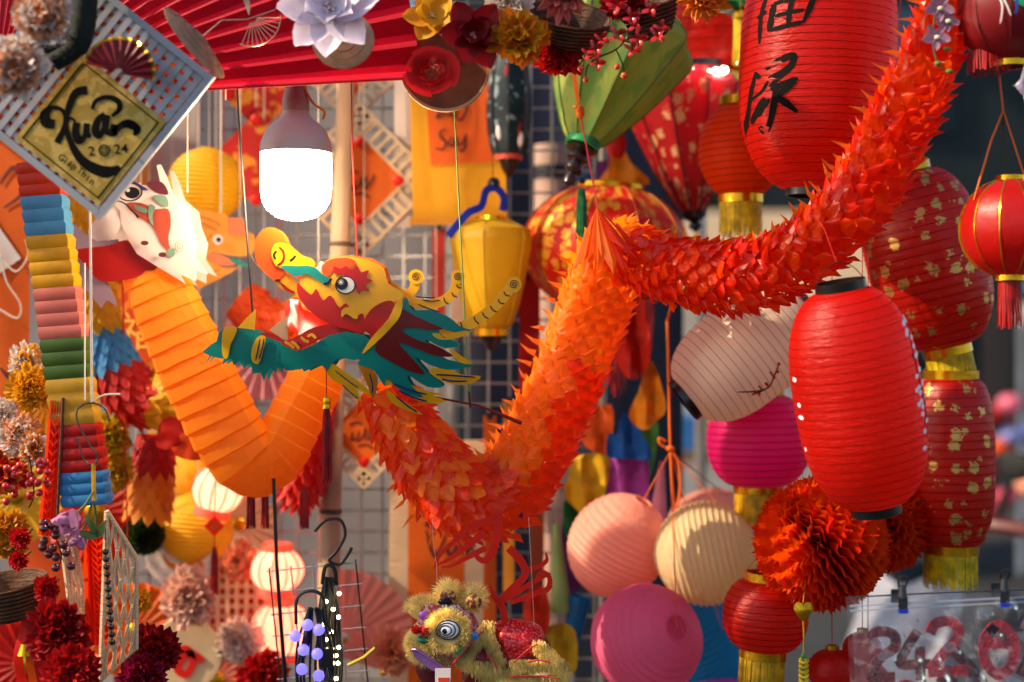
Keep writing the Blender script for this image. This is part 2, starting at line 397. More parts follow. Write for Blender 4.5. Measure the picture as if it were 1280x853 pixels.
for i, x in enumerate((-0.7, -0.35, 0.0, 0.4)): 
    mb = MB().box((0, 0, 0), (0.3, 0.4, 0.22)); mb.xf(Matrix.Translation((1.75+x, 9.4, 0.955)))
    o = plain('crate', mb, mat('crate_'+str(i), ('#2a6aa8', '#b89050', '#3a7a4c', '#a83a2c')[i], rough=0.6)); del o['kind']
    tagp(o, ('blue', 'tan', 'green', 'red')[i]+' crate on the table of the pale market stall', 'crate', 'crates on the far stall')
# parked scooter, white fairing, seen over the plastic bag
b = Big('motor_scooter', 'parked white motor scooter with dark red handlebar behind the plastic bag', 'scooter', 1.43, 4.1, 0, rz=-62)
SW = mat('scooter_white', '#8c8c94', rough=0.25, coat=0.5); SR = mat('scooter_red', '#5a1a18', rough=0.4); TY = mat('tyre', '#121212', rough=0.8)
for y in (-0.62, 0.62):
    w_ = b.part('wheel', MB().lathe([(0.15, -.04), (0.2, -.05), (0.235, -.03), (0.245, 0), (0.235, .03), (0.2, .05), (0.15, .04), (0.15, -.04)], 28).xf(Matrix.Translation((0, y, 0.245)) @ Matrix.Rotation(R(90), 4, 'Y')), TY)
    b.part('rim', MB().lathe([(0.03, -.03), (0.15, -.02), (0.15, .02), (0.03, .03)], 20).xf(Matrix.Translation((0, y, 0.245)) @ Matrix.Rotation(R(90), 4, 'Y')), MATS['galvanised_wire'], w_)
b.part('leg_shield', MB().tube([(0, -.5, .42), (0, -.44, .66), (0, -.36, .88), (0, -.3, 1.0)], [.13, .19, .17, .09], 14, sq=.35), SW)
b.part('front_mudguard', MB().tube([(0, -.84, .3), (0, -.74, .48), (0, -.6, .53), (0, -.46, .46)], [.04, .07, .08, .06], 10), SW)
b.part('fork', MB().tube([(0, -.62, .25), (0, -.42, .75), (0, -.32, 1.02)], .03, 8), SR)
b.part('floor', MB().box((0, -.1, .32), (.3, .6, .06)), SW)
b.part('tail', MB().tube([(0, .05, .5), (0, .3, .6), (0, .6, .66), (0, .86, .66)], [.14, .19, .17, .06], 14), SW)
b.part('seat', MB().tube([(0, .0, .74), (0, .3, .79), (0, .6, .8), (0, .78, .8)], [.07, .13, .13, .07], 12, sq=1.6), TY)
b.part('handlebar', MB().tube(cr([(-.36, -.2, 1.04), (-.18, -.28, 1.06), (0, -.3, 1.03), (.18, -.28, 1.06), (.36, -.2, 1.04)], 4), .02, 8), SR)
b.part('headlight', MB().ball((0, -.39, .95), (.09, .06, .08)), MATS['shop_glass'])
for s_ in (-1, 1):
    b.part('mirror', MB().tube([(s_*.2, -.27, 1.06), (s_*.24, -.25, 1.18)], .008, 6).ball((s_*.25, -.25, 1.22), (.06, .015, .04)), TY)
# a few street trees, dark, far behind
LEAF = mat('tree_leaf', '#2c4a22', rough=0.6, tr=0.25, var=0.35, vscale=2); BARK = mat('tree_bark', '#3a2c22', rough=0.9, bump=0.6, bscale=20)
for ti, (x, y, h) in enumerate(((1.2, 14.5, 5.2), (7.5, 13, 6.0))):
    b = Big('street_tree', ('leafy street tree behind the pale market stall', 'leafy street tree beside the blue market tent')[ti], 'tree', x, y)
    rnd = random.Random(ti+5)
    mb = MB().tube([(0, 0, 0), (.05, 0, h*.3), (0, .1, h*.55)], [.18, .13, .09], 10)
    for k in range(6):
        a = k*1.05; mb.tube([(0, .05, h*.45), (math.cos(a)*.6, math.sin(a)*.6, h*.6), (math.cos(a)*1.2, math.sin(a)*1.2, h*.75)], [.07, .05, .02], 6)
    b.part('trunk', mb, BARK)
    mb = MB(); cl = [(rnd.uniform(-1.3, 1.3), rnd.uniform(-1.2, 1.2), h*rnd.uniform(.55, 1.0), rnd.uniform(.45, .8)) for _ in range(16)]
    for _ in range(2600):
        c = rnd.choice(cl); d = Vector((rnd.gauss(0, 1), rnd.gauss(0, 1), rnd.gauss(0, 1))).normalized()*c[3]*rnd.random()**.35
        p = Vector(c[:3])+d; u = Vector((rnd.gauss(0, 1), rnd.gauss(0, 1), rnd.gauss(0, 1))).normalized(); q = u.orthogonal().normalized()*.05; u *= .1
        mb.add([p-u, p+q, p+u, p-q], [(0, 1, 2, 3)])
    b.part('crown', mb, LEAF, kind='stuff', smooth=False)
# ================================================================== lanterns
GOLD = mat('gold_band', '#d8a020', rough=0.25, metal=0.9, bump=0.2, bscale=40)
GOLDTH = mat('gold_thread', '#e0b018', rough=0.5, metal=0.05, tr=0.25, var=0.3, vscale=60)
YELTH = mat('yellow_thread', '#ecd018', rough=0.55, tr=0.3, var=0.3, vscale=60)
BLKP = mat('black_plastic', '#0a0d0d', rough=0.3, spec=0.5)
WIRE = mat('lantern_wire', '#5a0a04', rough=0.9, spec=.05)
WIREB = mat('brown_wire', '#6e4a30', rough=0.6)
REDCORD = mat('red_cord', '#b01208', rough=0.6)
ORCORD = mat('orange_cord', '#e06a10', rough=0.5, tr=0.2)
WHCORD = mat('white_cord', '#e8dccb', rough=0.6)
RED1 = mat('red_lantern_cloth', '#b81005', rough=0.36, tr=0.55, trc='#ff5a0a', bump=0.45, bscale=90, bstretch=(1, 1, 4), var=0.16, vscale=6, spec=0.36)
RED2 = mat('orange_red_lantern_paper', '#e03a08', rough=0.45, tr=0.55, trc='#ff7a14', spec=.15, bump=0.35, bscale=100, bstretch=(1, 1, 4), var=0.12)
MAG = mat('magenta_lantern_paper', '#e01878', rough=0.45, tr=0.5, trc='#ff2a90', bump=0.3, bscale=100, bstretch=(1, 1, 4))
WHITEP = mat('cream_lantern_paper', '#f0dcc8', rough=0.5, tr=0.45, trc='#ffe6cc', bump=0.3, bscale=110, bstretch=(1, 1, 4))
def profile(kind, Rr, H, r0):
    if kind == 'sphere':
        return lambda z: Rr*math.sqrt(max(0, 1-(z/H)**2*(1-(r0/Rr)**2)))
    if kind == 'barrel':
        return lambda z: r0+(Rr-r0)*max(0, 1-abs(z/H)**3.0)**0.62
    if kind == 'oval':
        return lambda z: r0+(Rr-r0)*max(0, 1-abs(z/H)**2.2)**0.62
def fringe(mb, r, z0, L, n, jit=0.12, wdt=1.6, rnd=None):
    rnd = rnd or random
    for k in range(n):
        a = 2*math.pi*(k+rnd.uniform(-.4, .4))/n; l = L*(1+rnd.uniform(-jit, jit)*0.8); s = rnd.uniform(0.6, 1.2)*wdt/2
        x, y = r*math.cos(a), r*math.sin(a); tx, ty = -math.sin(a)*s, math.cos(a)*s
        dx, dy = rnd.uniform(-jit, jit)*L*0.35, rnd.uniform(-jit, jit)*L*0.35
        v = []
        for i in range(4):
            u = i/3; q = u*u
            v += [(x-tx+dx*q, y-ty+dy*q, z0-l*u), (x+tx+dx*q, y+ty+dy*q, z0-l*u)]
        mb.add(v, [(2*i, 2*i+1, 2*i+3, 2*i+2) for i in range(3)])
    return mb
def tassel(t, x, z, L, r, m, parent=None, capm=None, y=0, n=46, cordm=None, cord=0, name='tassel'):
    mb = MB()
    for k in range(n):
        a = random.uniform(0, 6.283); q = math.sqrt(random.random())*r
        dx, dy = q*math.cos(a), q*math.sin(a); l = L*random.uniform(0.9, 1.04); s = 0.55
        pts = [(x+dx*0.5, y+dy*0.5, z), (x+dx, y+dy, z-l*0.25), (x+dx*1.05, y+dy*1.05, z-l*0.65), (x+dx*1.2, y+dy*1.2, z-l)]
        mb.tube(pts, s, 3)
    o = t.part(name, mb, m, parent)
    if capm:
        c = MB().lathe([(0.2, z+r*1.6), (r*0.7, z+r*1.3), (r*0.9, z+r*0.3), (r*0.75, z-r*0.2), (r*1.0, z-r*0.9), (r*0.2, z-r*1.0)], 14)
        c.xf(Matrix.Translation((x, y, 0))); t.part('tassel_cap', c, capm, o)
    if cord: t.part('tassel_cord', MB().tube([(x, y, z+cord), (x, y, z)], 0.7, 5), cordm or m, o)
    return o
LANT = {}
def lantern(key, label, px, py, Y, kind, Rr, H, shade, r0=None, tilt=0, lean=0, turns=22, wire=WIRE, wr=0.34, sag=0.012, bands=None, bandh=7, bandr=None,
            fr=None, frm=None, cord=REDCORD, group=None, seg=56, name='paper_lantern', sides=('top', 'bottom'), rz=0, hang=True, handle=True):
    r0 = r0 or Rr*0.36
    t = Thing(name, label, 'lantern', px, py, Y, group, (R(lean), R(tilt), R(rz)))
    f = profile(kind, Rr, H, r0); t.f = f; t.H = H; t.Rr = Rr
    sub = 4; N = turns*sub; prof = []
    for i in range(N+1):
        z = -H+2*H*i/N; ph = (i % sub)/sub
        prof.append((f(z)*(1-sag*math.sin(math.pi*ph)), z))
    sd_ = random.uniform(0, 50)
    wob = lambda a, i: 1+0.016*noise.noise((math.cos(a)*1.6+sd_, math.sin(a)*1.6, i*0.03))+0.010*abs(math.sin(a*3.5+sd_+.3*math.sin(a*2)))+0.0035*noise.noise((math.cos(a)*9+sd_, math.sin(a)*9, i*0.25))
    sh = t.part('shade', MB().lathe(prof, seg, wob), shade)
    if wire:
        pts = []
        n = turns*26
        for i in range(n+1):
            z = -H+2*H*i/n; a = 2*math.pi*i/26; r = f(z)*wob(a % 6.2832, (z+H)/(2*H)*N)*1.001+0.15
            pts.append((r*math.cos(a), r*math.sin(a), z))
        t.part('spiral_wire', MB().tube(pts, wr, 3, cap=False), wire, sh)
    bm = bands or BLKP; br = bandr or r0*1.02
    if 'top' in sides: t.part('top_ring', ring(MB(), br, H-1, H+bandh), bm)
    if 'bottom' in sides: t.part('bottom_ring', ring(MB(), br, -H-bandh, -H+1), bm)
    if fr:
        mb = MB()
        for q in range(2): fringe(mb, br*(0.98-0.05*q), -H-bandh*0.4, fr, int(br*3.2), wdt=1.7)
        t.part('fringe', mb, frm or GOLDTH, kind='stuff')
    if handle and 'top' in sides:
        b = H+bandh
        t.part('wire_handle', MB().tube(cr([(-br, 0, b-2), (-br*0.6, 0, b+br*0.5), (0, 0, b+br*0.75), (br*0.6, 0, b+br*0.5), (br, 0, b-2)], 4), 0.6, 5), bm)
    if hang: cord_to_rail(t, 0, H+bandh+(r0*0.75 if handle else 0), cord)
    t.mp = lambda x, z, off: ((f(z)+0.5+off)*math.sin(math.asin(max(-.995, min(.995, x/max(f(z), 1e-3))))), -(f(z)+0.5+off)*math.cos(math.asin(max(-.995, min(.995, x/max(f(z), 1e-3))))), z)
    LANT[key] = t
    return t
INK = mat('black_ink', '#060505', rough=0.7, var=0.2, spec=.08)
# ---- tall red lantern with brush characters, top right
L = lantern('fu', 'tall red lantern with two black brush characters hanging above the orange paper dragon tail', 1022, 78, 2.1, 'barrel', 96, 160, RED1, r0=30, tilt=3, turns=34, sag=0.004, bandh=8)
FU = [([(105, 30), (82, 110), (74, 235)], 9), ([(70, 120), (100, 95)], 10), ([(120, -40), (240, -55)], 14), ([(135, -15), (130, 20), (235, 12), (245, -25), (140, -15)], 11),
      ([(130, 72), (118, 130), (108, 190)], 15), ([(128, 74), (200, 60), (272, 62), (262, 110), (235, 172)], 17), ([(130, 128), (240, 116)], 12), ([(115, 186), (238, 168)], 14), ([(196, 62), (184, 120), (178, 178)], 13)]
LU = [([(92, 352), (140, 325), (196, 308), (190, 345), (150, 385), (108, 430)], 20), ([(105, 392), (150, 372), (176, 352)], 12), ([(112, 440), (160, 424), (214, 406)], 18), ([(206, 418), (165, 450), (142, 476), (170, 505), (214, 546)], 19),
      ([(132, 424), (126, 500), (116, 570), (100, 612), (78, 588)], 17), ([(62, 352), (46, 440), (38, 540), (32, 640)], 9), ([(92, 470), (66, 520), (54, 572)], 13), ([(48, 470), (84, 440), (104, 402)], 9), ([(108, 478), (88, 515), (70, 548)], 12), ([(60, 360), (75, 385)], 12)]
def to_lantern(t, px, py):
    """photo pixel to the lantern's own (across, along) coordinates, undoing its tilt in the picture"""
    a = t.o.rotation_euler[1]; dx, dz = px-t.px, t.py-py
    return (dx*math.cos(a)-dz*math.sin(a), dx*math.sin(a)+dz*math.cos(a))
for nm, ST in (('brush_character', FU), ('brush_character', LU)):
    mb = MB()
    for i_, (pts, wd) in enumerate(ST):
        q = [to_lantern(L, 920+p[0]/3.556, p[1]/3.556) for p in pts]
        wd *= 1.4; mb.strip(q, [wd/3.556*0.6, wd/3.556*1.15, wd/3.556*.9, wd/3.556*1.1, wd/3.556*0.45], lambda x, z, o, i_=i_: L.mp(x, z, o+0.06*i_), 0.3, per=6)
    L.part(nm, mb, INK)
# ---- big plain red lantern with a blossom branch down its right side
L = lantern('plain', 'plain red barrel lantern with black end rings and a white blossom twig print', 1073, 498, 1.84, 'barrel', 79, 138, RED1, r0=30, tilt=-10.5, turns=25, sag=0.005, bandh=11, lean=6, hang=False)
L.part('hanging_cord', MB().tube([(0, 0, 171), (-4, 20, 215), (-8, 60, 240)], 0.6, 5), REDCORD)
mb = MB(); twig = [(70, 118), (64, 70), (66, 20), (70, -20), (66, -58)]
mb.strip(twig, 1.6, L.mp, 0.3)
for p in ([(66, 40), (60, 52)], [(67, 5), (61, 12)], [(68, -30), (62, -40)]): mb.strip(p, 1.2, L.mp, 0.4)
L.part('printed_twig', mb, INK)
mb = MB()
for i in range(26):
    u = random.random(); x = 66+random.uniform(-9, 8); z = 100-170*u
    for k in range(5): mb.disc((x+1.9*math.cos(k*1.257), z+1.9*math.sin(k*1.257)), 1.5, lambda a, b, o: L.mp(a, b, o+0.45), 0.25, 8)
L.part('printed_blossom', mb, mat('white_print', '#efe6e6', rough=0.5), kind='stuff')
mb = MB()
for z, w_ in ((40, 1.2), (8, 1.0), (-8, 1.5), (-50, .8)): mb.disc((-77.2, z), w_, L.mp, 0.2, 8, rz=3)
L.part('printed_petal', mb, MATS['white_print'], kind='stuff')
# ---- lanterns with gold foil marks
FOIL = flecked('red_foil_paper', '#b81406', '#c8a058', scale=0.046, thr=0.34, trc='#ff5a0a', amt=0.65)
L = lantern('foilhi', 'red lantern with scattered gold foil marks, the one leaning under the dragon tail', 1158, 325, 2.2, 'barrel', 73, 112, FOIL, r0=29, tilt=-13, turns=20, sag=0.006, bands=GOLD, bandh=10, fr=44, frm=YELTH)
L = lantern('foillo', 'upright red lantern with scattered gold foil marks, hanging above the plastic bag', 1188, 577, 2.2, 'barrel', 54, 104, FOIL, r0=33, tilt=0, turns=20, sag=0.006, bands=GOLD, bandh=10, fr=46, frm=YELTH, hang=False)
L.part('hanging_cord', MB().tube([(0, 0, 114), (0, 0, 170)], 0.6, 5), REDCORD)
# ---- white lantern, tilted, with red blossom twig
L = lantern('white', 'cream tilted barrel lantern painted with a red blossom twig', 932, 441, 2.2, 'barrel', 66, 92, WHITEP, r0=28, tilt=52, turns=19, sag=0.01, wire=WIREB, bandh=8, hang=False)
mb = MB(); mb2 = MB()
for pts in ([(912, 488), (938, 487), (952, 482), (957, 470), (962, 455)], [(950, 484), (930, 492)], [(957, 470), (951, 463)], [(945, 487), (938, 480)]):
    mb.strip([to_lantern(L, *p) for p in pts], 1.8, L.mp, 0.3)
L.part('painted_twig', mb, mat('brown_ink', '#3c1510', rough=0.5))
for p in ((962, 454), (957, 470), (961, 463), (934, 488), (951, 481), (983, 430), (987, 438), (940, 490), (948, 478)):
    a = to_lantern(L, *p)
    mb2.disc(a, 2.6, lambda x, z, o: L.mp(x, z, o+0.3), 0.3, 8, rz=2.0)
L.part('painted_blossom', mb2, mat('red_ink', '#c01812', rough=0.5), kind='stuff')
a = to_lantern(L, 1020, 356)
cord_to_rail(L, a[0], a[1], WHCORD)
# ---- magenta round lantern with gold tassels
L = lantern('mag', 'magenta round lantern with gold bands between the cream and the tall red lantern', 948, 551, 2.32, 'oval', 65, 57, MAG, r0=30, turns=13, sag=0.012, wire=mat('magenta_wire', '#7a0a3a', rough=.9, spec=.05), bands=GOLD, bandh=8, fr=44, frm=GOLDTH)
mb = fringe(MB(), 17, 108, 44, 50); L.part('top_tassel', mb, GOLDTH, kind='stuff')
# ---- round orange-red lantern behind the tall one
L = lantern('round', 'round orange-red lantern with yellow fringe behind the tall lantern with characters', 926, 188, 2.32, 'sphere', 53, 57, RED2, r0=24, turns=14, sag=0.006, bands=GOLD, bandh=9, fr=44, frm=YELTH, bandr=27)
# ---- small red lantern at the bottom with yellow fringe
L = lantern('small', 'small red lantern with gold band and long yellow fringe below the tissue ball', 957, 769, 2.1, 'oval', 53, 44, RED1, r0=26, turns=11, sag=0.007, bands=GOLD, bandh=9, fr=60, frm=GOLDTH, tilt=4, bandr=29, hang=False)
L.part('hanging_cord', MB().tube([(0, 0, 72), (6, -6, 90), (20, -8, 110)], 0.7, 5), REDCORD)
# ---- red lantern with gilt ribs at the right edge
def ribbed(key, label, px, py, Y, Rr, H, m, ribm, n, prof=None, group=None, puff=0.04, ribw=0.9, tilt=0, lean=0, name='silk_lantern', rz=0, r0=14, fins=None):
    t = Thing(name, label, 'lantern', px, py, Y, group, (R(lean), R(tilt), R(rz)))
    f = prof or profile('sphere', Rr, H, r0); t.f = f
    N = 36; seg = n*6
    pr = [(f(-H+2*H*i/N), -H+2*H*i/N) for i in range(N+1)]
    wob = lambda a, i: 1-puff*math.sin(math.pi*((a*n/6.28318) % 1.0))
    sh = t.part('shade', MB().lathe(pr, seg, wob), m)
    for k in range(n):
        a = 2*math.pi*k/n
        t.part('rib', MB().tube([((r+0.5)*math.cos(a), (r+0.5)*math.sin(a), z) for r, z in pr[::2]], ribw, 5), ribm, sh)
    return t
SILKR = mat('red_silk', '#b01008', rough=0.4, tr=0.3, trc='#ff1c08', bump=0.2, bscale=80)
t = ribbed('edge', 'small red silk lantern with gilt ribs and red tassel hanging on orange cords', 1262, 285, 1.86, 62, 60, SILKR, GOLD, 12, r0=16, puff=0.03)
t.part('top_ring', ring(MB(), 17, 58, 65), GOLD); t.part('bottom_ring', ring(MB(), 17, -66, -58), GOLD)
mb = fringe(MB(), 14, -62, 60, 60); t.part('tassel', mb, mat('red_thread', '#b01210', rough=0.55, tr=0.25, var=0.25, vscale=50), kind='stuff')
t.part('hanging_cord', MB().tube([(-50, -16, 33), (-25, -8, 110), (-8, 0, 146), (-14, 0, 200), (-16, 0, 420)], 1.5, 6), ORCORD)
t.part('hanging_cord', MB().tube([(20, 0, 60), (4, 0, 110), (-8, 0, 146)], 1.3, 6), ORCORD)
t.part('hanging_cord', MB().tube([(-5, 6, 64), (-6, 6, 105), (-8, 0, 146)], 1.0, 6), mat('dark_cord', '#3a1a14', rough=0.6))
# ---- round maroon lantern painted with a dragon, top right corner
t = ribbed('painted', 'round maroon lantern painted with a blue and green dragon, red fringe below', 1262, 12, 1.82, 68, 66, mat('maroon_silk', '#7a0c14', rough=0.45, tr=0.2, bump=0.15), mat('maroon_rib', '#5a0a10'), 10, r0=20, puff=0.02, ribw=0.5)
f = t.f
tm = lambda x, z, off: ((f(z)*1.0+0.9+off)*x/max(f(z), 1), -math.sqrt(max(1, (f(z)+0.9+off)**2-x*x)), z)
PB, PG, PY, PW = mat('print_blue', '#1a4aa0', rough=0.5), mat('print_green', '#1f9a6a', rough=0.5), mat('print_yellow', '#d8b820', rough=0.5), mat('print_pale', '#e8d8d0', rough=0.5)
for m_, ss in ((PG, [([(-40, 28), (-20, 4), (0, -10), (24, -4), (44, 16)], 9), ([(-30, 36), (-8, 22), (10, 26)], 7)]), (PB, [([(-52, 10), (-42, 20), (-34, 30)], 7), ([(-10, 30), (4, 16), (22, 18)], 8), ([(-16, 2), (-14, -14), (-16, -20)], 3)]),
               (PY, [([(-44, 22), (-28, 12), (-14, 12)], 3), ([(-6, 20), (10, 8), (30, 10)], 3)]), (PW, [([(-34, 8), (-26, -8), (-20, -22)], 1.8), ([(-34, 2), (-30, -10), (-30, -30)], 1.8), ([(0, -14), (6, -30), (14, -44)], 1.6), ([(6, -16), (14, -28), (22, -36)], 1.6), ([(-12, 10), (6, 4), (20, 6)], 2)])):
    mb = MB()
    for i, (p, w_) in enumerate(ss): mb.strip(p, w_, lambda x, z, o, i=i: tm(x, z, o+0.1*i), 0.2)
    t.part('painted_dragon', mb, m_)
t.part('bottom_ring', ring(MB(), 22, -72, -64), GOLD)
mb = fringe(MB(), 26, -58, 26, 70); mb.xf(Matrix.Translation((-24, 6, 6))); t.part('fringe', mb, MATS['red_thread'], kind='stuff')
cord_to_rail(t, 0, 66, REDCORD)
# ---- hoi an style silk lanterns
def diamond(Rr, zt, zb, zm, rt, rb):
    def f(z):
        if z > zm: u = (z-zm)/(zt-zm); return Rr+(rt-Rr)*(u**1.5)
        u = (zm-z)/(zm-zb); return rb+(Rr-rb)*max(0, 1-u)**0.78
    return f
SILKG = mat('green_silk', '#8fa045', rough=0.6, tr=0.35, trc='#a8c050', c2='#5f8a40', c2amt=0.35, c2scale=45, bstretch=(1, 1, .25), bump=0.4, bscale=70, var=0.25)
fg = diamond(98, 105, -105, 42, 26, 18)
t = ribbed('green', 'green silk lantern narrowing to a wooden finial with a green tassel', 762, 88, 2.28, 98, 105, SILKG, mat('green_rib', '#4a5a20'), 9, prof=fg, puff=0.10, tilt=20, lean=-14, r0=18, ribw=1.0)
t.part('bottom_band', ring(MB(), 21, -110, -100, 2.5), mat('green_band', '#158a48', rough=0.5))
DKW = mat('dark_turned_wood', '#1c1210', rough=0.35, coat=0.3)
t.part('finial', MB().lathe([(0.1, -108), (17, -109), (19, -114), (10, -118), (13, -122), (14, -127), (8, -131), (11, -136), (11, -141), (5, -146), (8, -152), (7, -160), (0.1, -164)], 18), DKW)
cord_to_rail(t, 0, 104, REDCORD)
t = Thing('tassel', 'green thread tassel with gilt beads hanging below the green silk lantern', 'tassel', 727, 228, 2.24)
tassel(t, 0, -8, 66, 6.5, mat('green_thread', '#1f7a48', rough=0.55, tr=0.2, var=0.3, vscale=60), n=170, name='threads')
mb = MB()
for i in range(7): mb.ball((math.sin(i*1.2)*4-2, 0, 50-i*8), 4.2-(i % 2)*1.2, 10, 7)
t.part('bead', mb, DKW)
t.part('gilt_bead', MB().ball((-9, -3, 22), 3, 8, 6).ball((-11, -3, 14), 3.2, 8, 6).ball((-12, -3, 6), 2.6, 8, 6), GOLD)
SILKB = flecked('red_blossom_brocade', '#a80f1a', '#d0a070', scale=0.055, thr=0.42, metal=0.1, tr=0.35, trc='#d01420', rough=0.5, amt=0.9)
fr_ = diamond(78, 88, -88, 60, 52, 14)
t = ribbed('brocade', 'red blossom-print silk lantern with dark ribs tapering to a point', 858, 178, 2.58, 78, 88, SILKB, mat('dark_rib', '#3a0a10'), 10, prof=fr_, puff=0.05, tilt=-6, r0=14, ribw=1.2)
t.part('finial', MB().lathe([(0.1, -86), (17, -87), (15, -94), (6, -100), (9, -106), (0.1, -114)], 16), DKW)
t.part('top_ring', ring(MB(), 53, 86, 94, 3), DKW)
cord_to_rail(t, 0, 92, REDCORD)
# yellow hexagonal lantern
SILKY = mat('yellow_silk', '#c8a010', rough=0.55, tr=0.4, trc='#e8b810', bump=0.2, bscale=150, var=0.2)
def hexp(z):
    u = (z+68)/136
    return 16+36*min(1, (1-u)/0.12+0.3) if u > 0.86 else (20+34*max(0, min(1, u/0.86))**0.55 if u < 0.86 else 52)
t = ribbed('yellow', 'yellow silk lantern with blue ribbon bow in front of the wire mesh', 614, 344, 2.40, 54, 68, SILKY, mat('yellow_rib', '#a88a10'), 6, prof=hexp, puff=0.05, r0=20, rz=20)
t.part('top_ring', ring(MB(), 18, 66, 73), GOLD); t.part('bottom_ring', ring(MB(), 22, -76, -67), GOLD)
t.part('finial', MB().lathe([(0.1, -74), (16, -76), (12, -84), (5, -92), (0.1, -98)], 14), DKW)
BLUR = mat('blue_ribbon', '#1430a8', rough=0.4, tr=0.15)
t.part('ribbon', MB().tube(cr([(-62, -20, 46), (-38, -20, 74), (-18, -14, 84), (-10, -10, 104), (4, -8, 108), (14, -8, 96), (12, -8, 80)], 5), 5.5, 6, sq=0.3), BLUR)
t.part('knob', MB().ball((2, -4, 114), 8, 12, 8), BLKP)
cord_to_rail(t, 2, 120, mat('black_cord', '#111111', rough=0.5))
# large brocade oval lantern behind the dragon's upright neck
BROC = flecked('red_gold_brocade', '#c81c08', '#d89820', scale=0.07, thr=0.5, metal=0.3, tr=0.35, trc='#ff2a08', rough=0.5, amt=0.55)
t = ribbed('broc', 'wide red and gold brocade lantern behind the upright loop of the paper dragon', 757, 311, 2.48, 104, 76, BROC, mat('orange_piping', '#c05a10'), 10, r0=40, puff=0.06, tilt=4)
t.part('top_ring', ring(MB(), 42, 73, 80), GOLD); t.part('bottom_ring', ring(MB(), 42, -80, -73), GOLD)
mb = fringe(MB(), 36, -76, 100, 90); t.part('fringe', mb, MATS['red_thread'], kind='stuff')
cord_to_rail(t, 0, 80, REDCORD)
# red lantern bottom with yellow tassel and green ruffle at the top behind
t = lantern('redtop', 'bright red lantern with gold rings above the row of little lit bulbs', 885, 30, 2.62, 'oval', 62, 66, RED1, r0=42, turns=10, bands=GOLD, bandh=8)
t = Thing('tassel', 'yellow thread tassel below a green ruffled cap beside the tall character lantern', 'tassel', 929, 20, 2.36)
mb = fringe(MB(), 12, 0, 60, 60); mb.merge(fringe(MB(), 7, 0, 60, 30)); t.part('threads', mb, YELTH, kind='stuff')
t.part('band', ring(MB(), 13, -4, 6), GOLD)
mb = MB().lathe([(10, 4), (26, 6), (30, 14), (14, 30), (3, 34)], 36, lambda a, i: 1+0.14*math.sin(a*7)); t.part('ruffle', mb, mat('green_paper', '#0f7a3c', rough=0.5, tr=0.3))
cord_to_rail(t, 0, 34, REDCORD)
# ---- paper balls
def ball_lantern(label, px, py, Y, Rr, H, c, trc, tilt, lean, group=None, hole=0.2, hang=False, turns=17, tie=True):
    m = mat('ball_paper_'+c.strip('#'), c, rough=0.6, tr=0.42, trc=trc, bump=0.5, bscale=38, bstretch=(3, 3, 1), var=0.10, vscale=5)
    t = lantern(label, label, px, py, Y, 'sphere', Rr, H, m, r0=Rr*hole, tilt=tilt, lean=lean, turns=turns, wire=None, sag=0.035, bands=m, bandh=1, cord=WHCORD, name='paper_lantern', hang=hang, handle=False, seg=72)
    if tie:
        q = t.o.rotation_euler.to_matrix().inverted() @ ((W(838, 565, 2.34)-t.o.location)/t.k); e = Vector((0, 0, H))
        t.part('hanging_cord', MB().tube([e, e*0.4+q*0.6, q], 0.8, 5), ORCORD)
    return t
ball_lantern('peach round paper lantern, the palest ball beside the beige one', 772, 682, 2.38, 62, 66, '#f6ac96', '#ffa890', 28, 14)
ball_lantern('beige round paper lantern turned so its ribs run upright', 882, 692, 2.3, 66, 63, '#e2c898', '#f4d8a0', 78, 8)
ball_lantern('rose pink round paper lantern with its open end showing', 808, 801, 2.22, 70, 68, '#ec6a90', '#ff7aa0', 50, 52, hole=0.24)
ball_lantern('turquoise round paper lantern behind the rose pink one', 882, 803, 2.5, 62, 60, '#1c96c4', '#20a8d8', -30, 10)
ball_lantern('pale pink round paper lantern behind the beige one', 892, 668, 2.55, 62, 56, '#e8a090', '#ffa890', 8, 6)
ball_lantern('lilac round paper lantern under the turquoise one', 900, 905, 2.45, 66, 60, '#c060b0', '#e080d0', 20, 0, hang=False)
# ---- red tissue balls
TISS = mat('red_tissue', '#d62206', rough=0.55, tr=0.5, trc='#ff5a0a', spec=.15, var=0.2, vscale=20)
def tissue_ball(label, px, py, Y, Rr, nl, rot):
    t = Thing('tissue_ball', label, 'decoration', px, py, Y, 'red tissue balls', rot)
    rnd = random.Random(3)
    for k in range(nl):
        mb = MB(); v = []; f = []; N = 44; K = 6
        for i in range(N+1):
            a = math.pi*i/N; e = Rr*(1+(0.045 if i % 2 else -0.03)+rnd.uniform(-.035, .035))
            for j in range(K):
                r = e*(0.12+0.88*j/(K-1)); wv = math.sin(i*1.57+k)*3.0*(j/(K-1))+rnd.uniform(-2.2, 2.2)*(j/(K-1))
                v.append((r*math.sin(a), wv, r*math.cos(a)))
        for i in range(N):
            for j in range(K-1):
                f.append((i*K+j, i*K+j+1, (i+1)*K+j+1, (i+1)*K+j))
        mb.add(v, f); mb.xf(Matrix.Rotation(2*math.pi*k/nl, 4, 'Z'))
        t.part('tissue_leaf', mb, TISS)
    return t
t = tissue_ball('fluffy red tissue ball with serrated leaves below the plain red lantern', 1026, 680, 2.04, 82, 46, (R(24), R(-38), 0))
t.o.rotation_mode = 'XYZ'
t2 = tissue_ball('dark red tissue ball half hidden behind the fluffy red one', 1100, 655, 2.2, 62, 30, (R(80), R(20), 0))
t = Thing('charm', 'gold heart charm with a long yellow cord tassel below the fluffy tissue ball', 'charm', 1004, 764, 1.98)
ht = [(0, -12), (-9, -3), (-12, 5), (-8, 11), (-2, 10), (0, 7), (2, 10), (8, 11), (12, 5), (9, -3)]
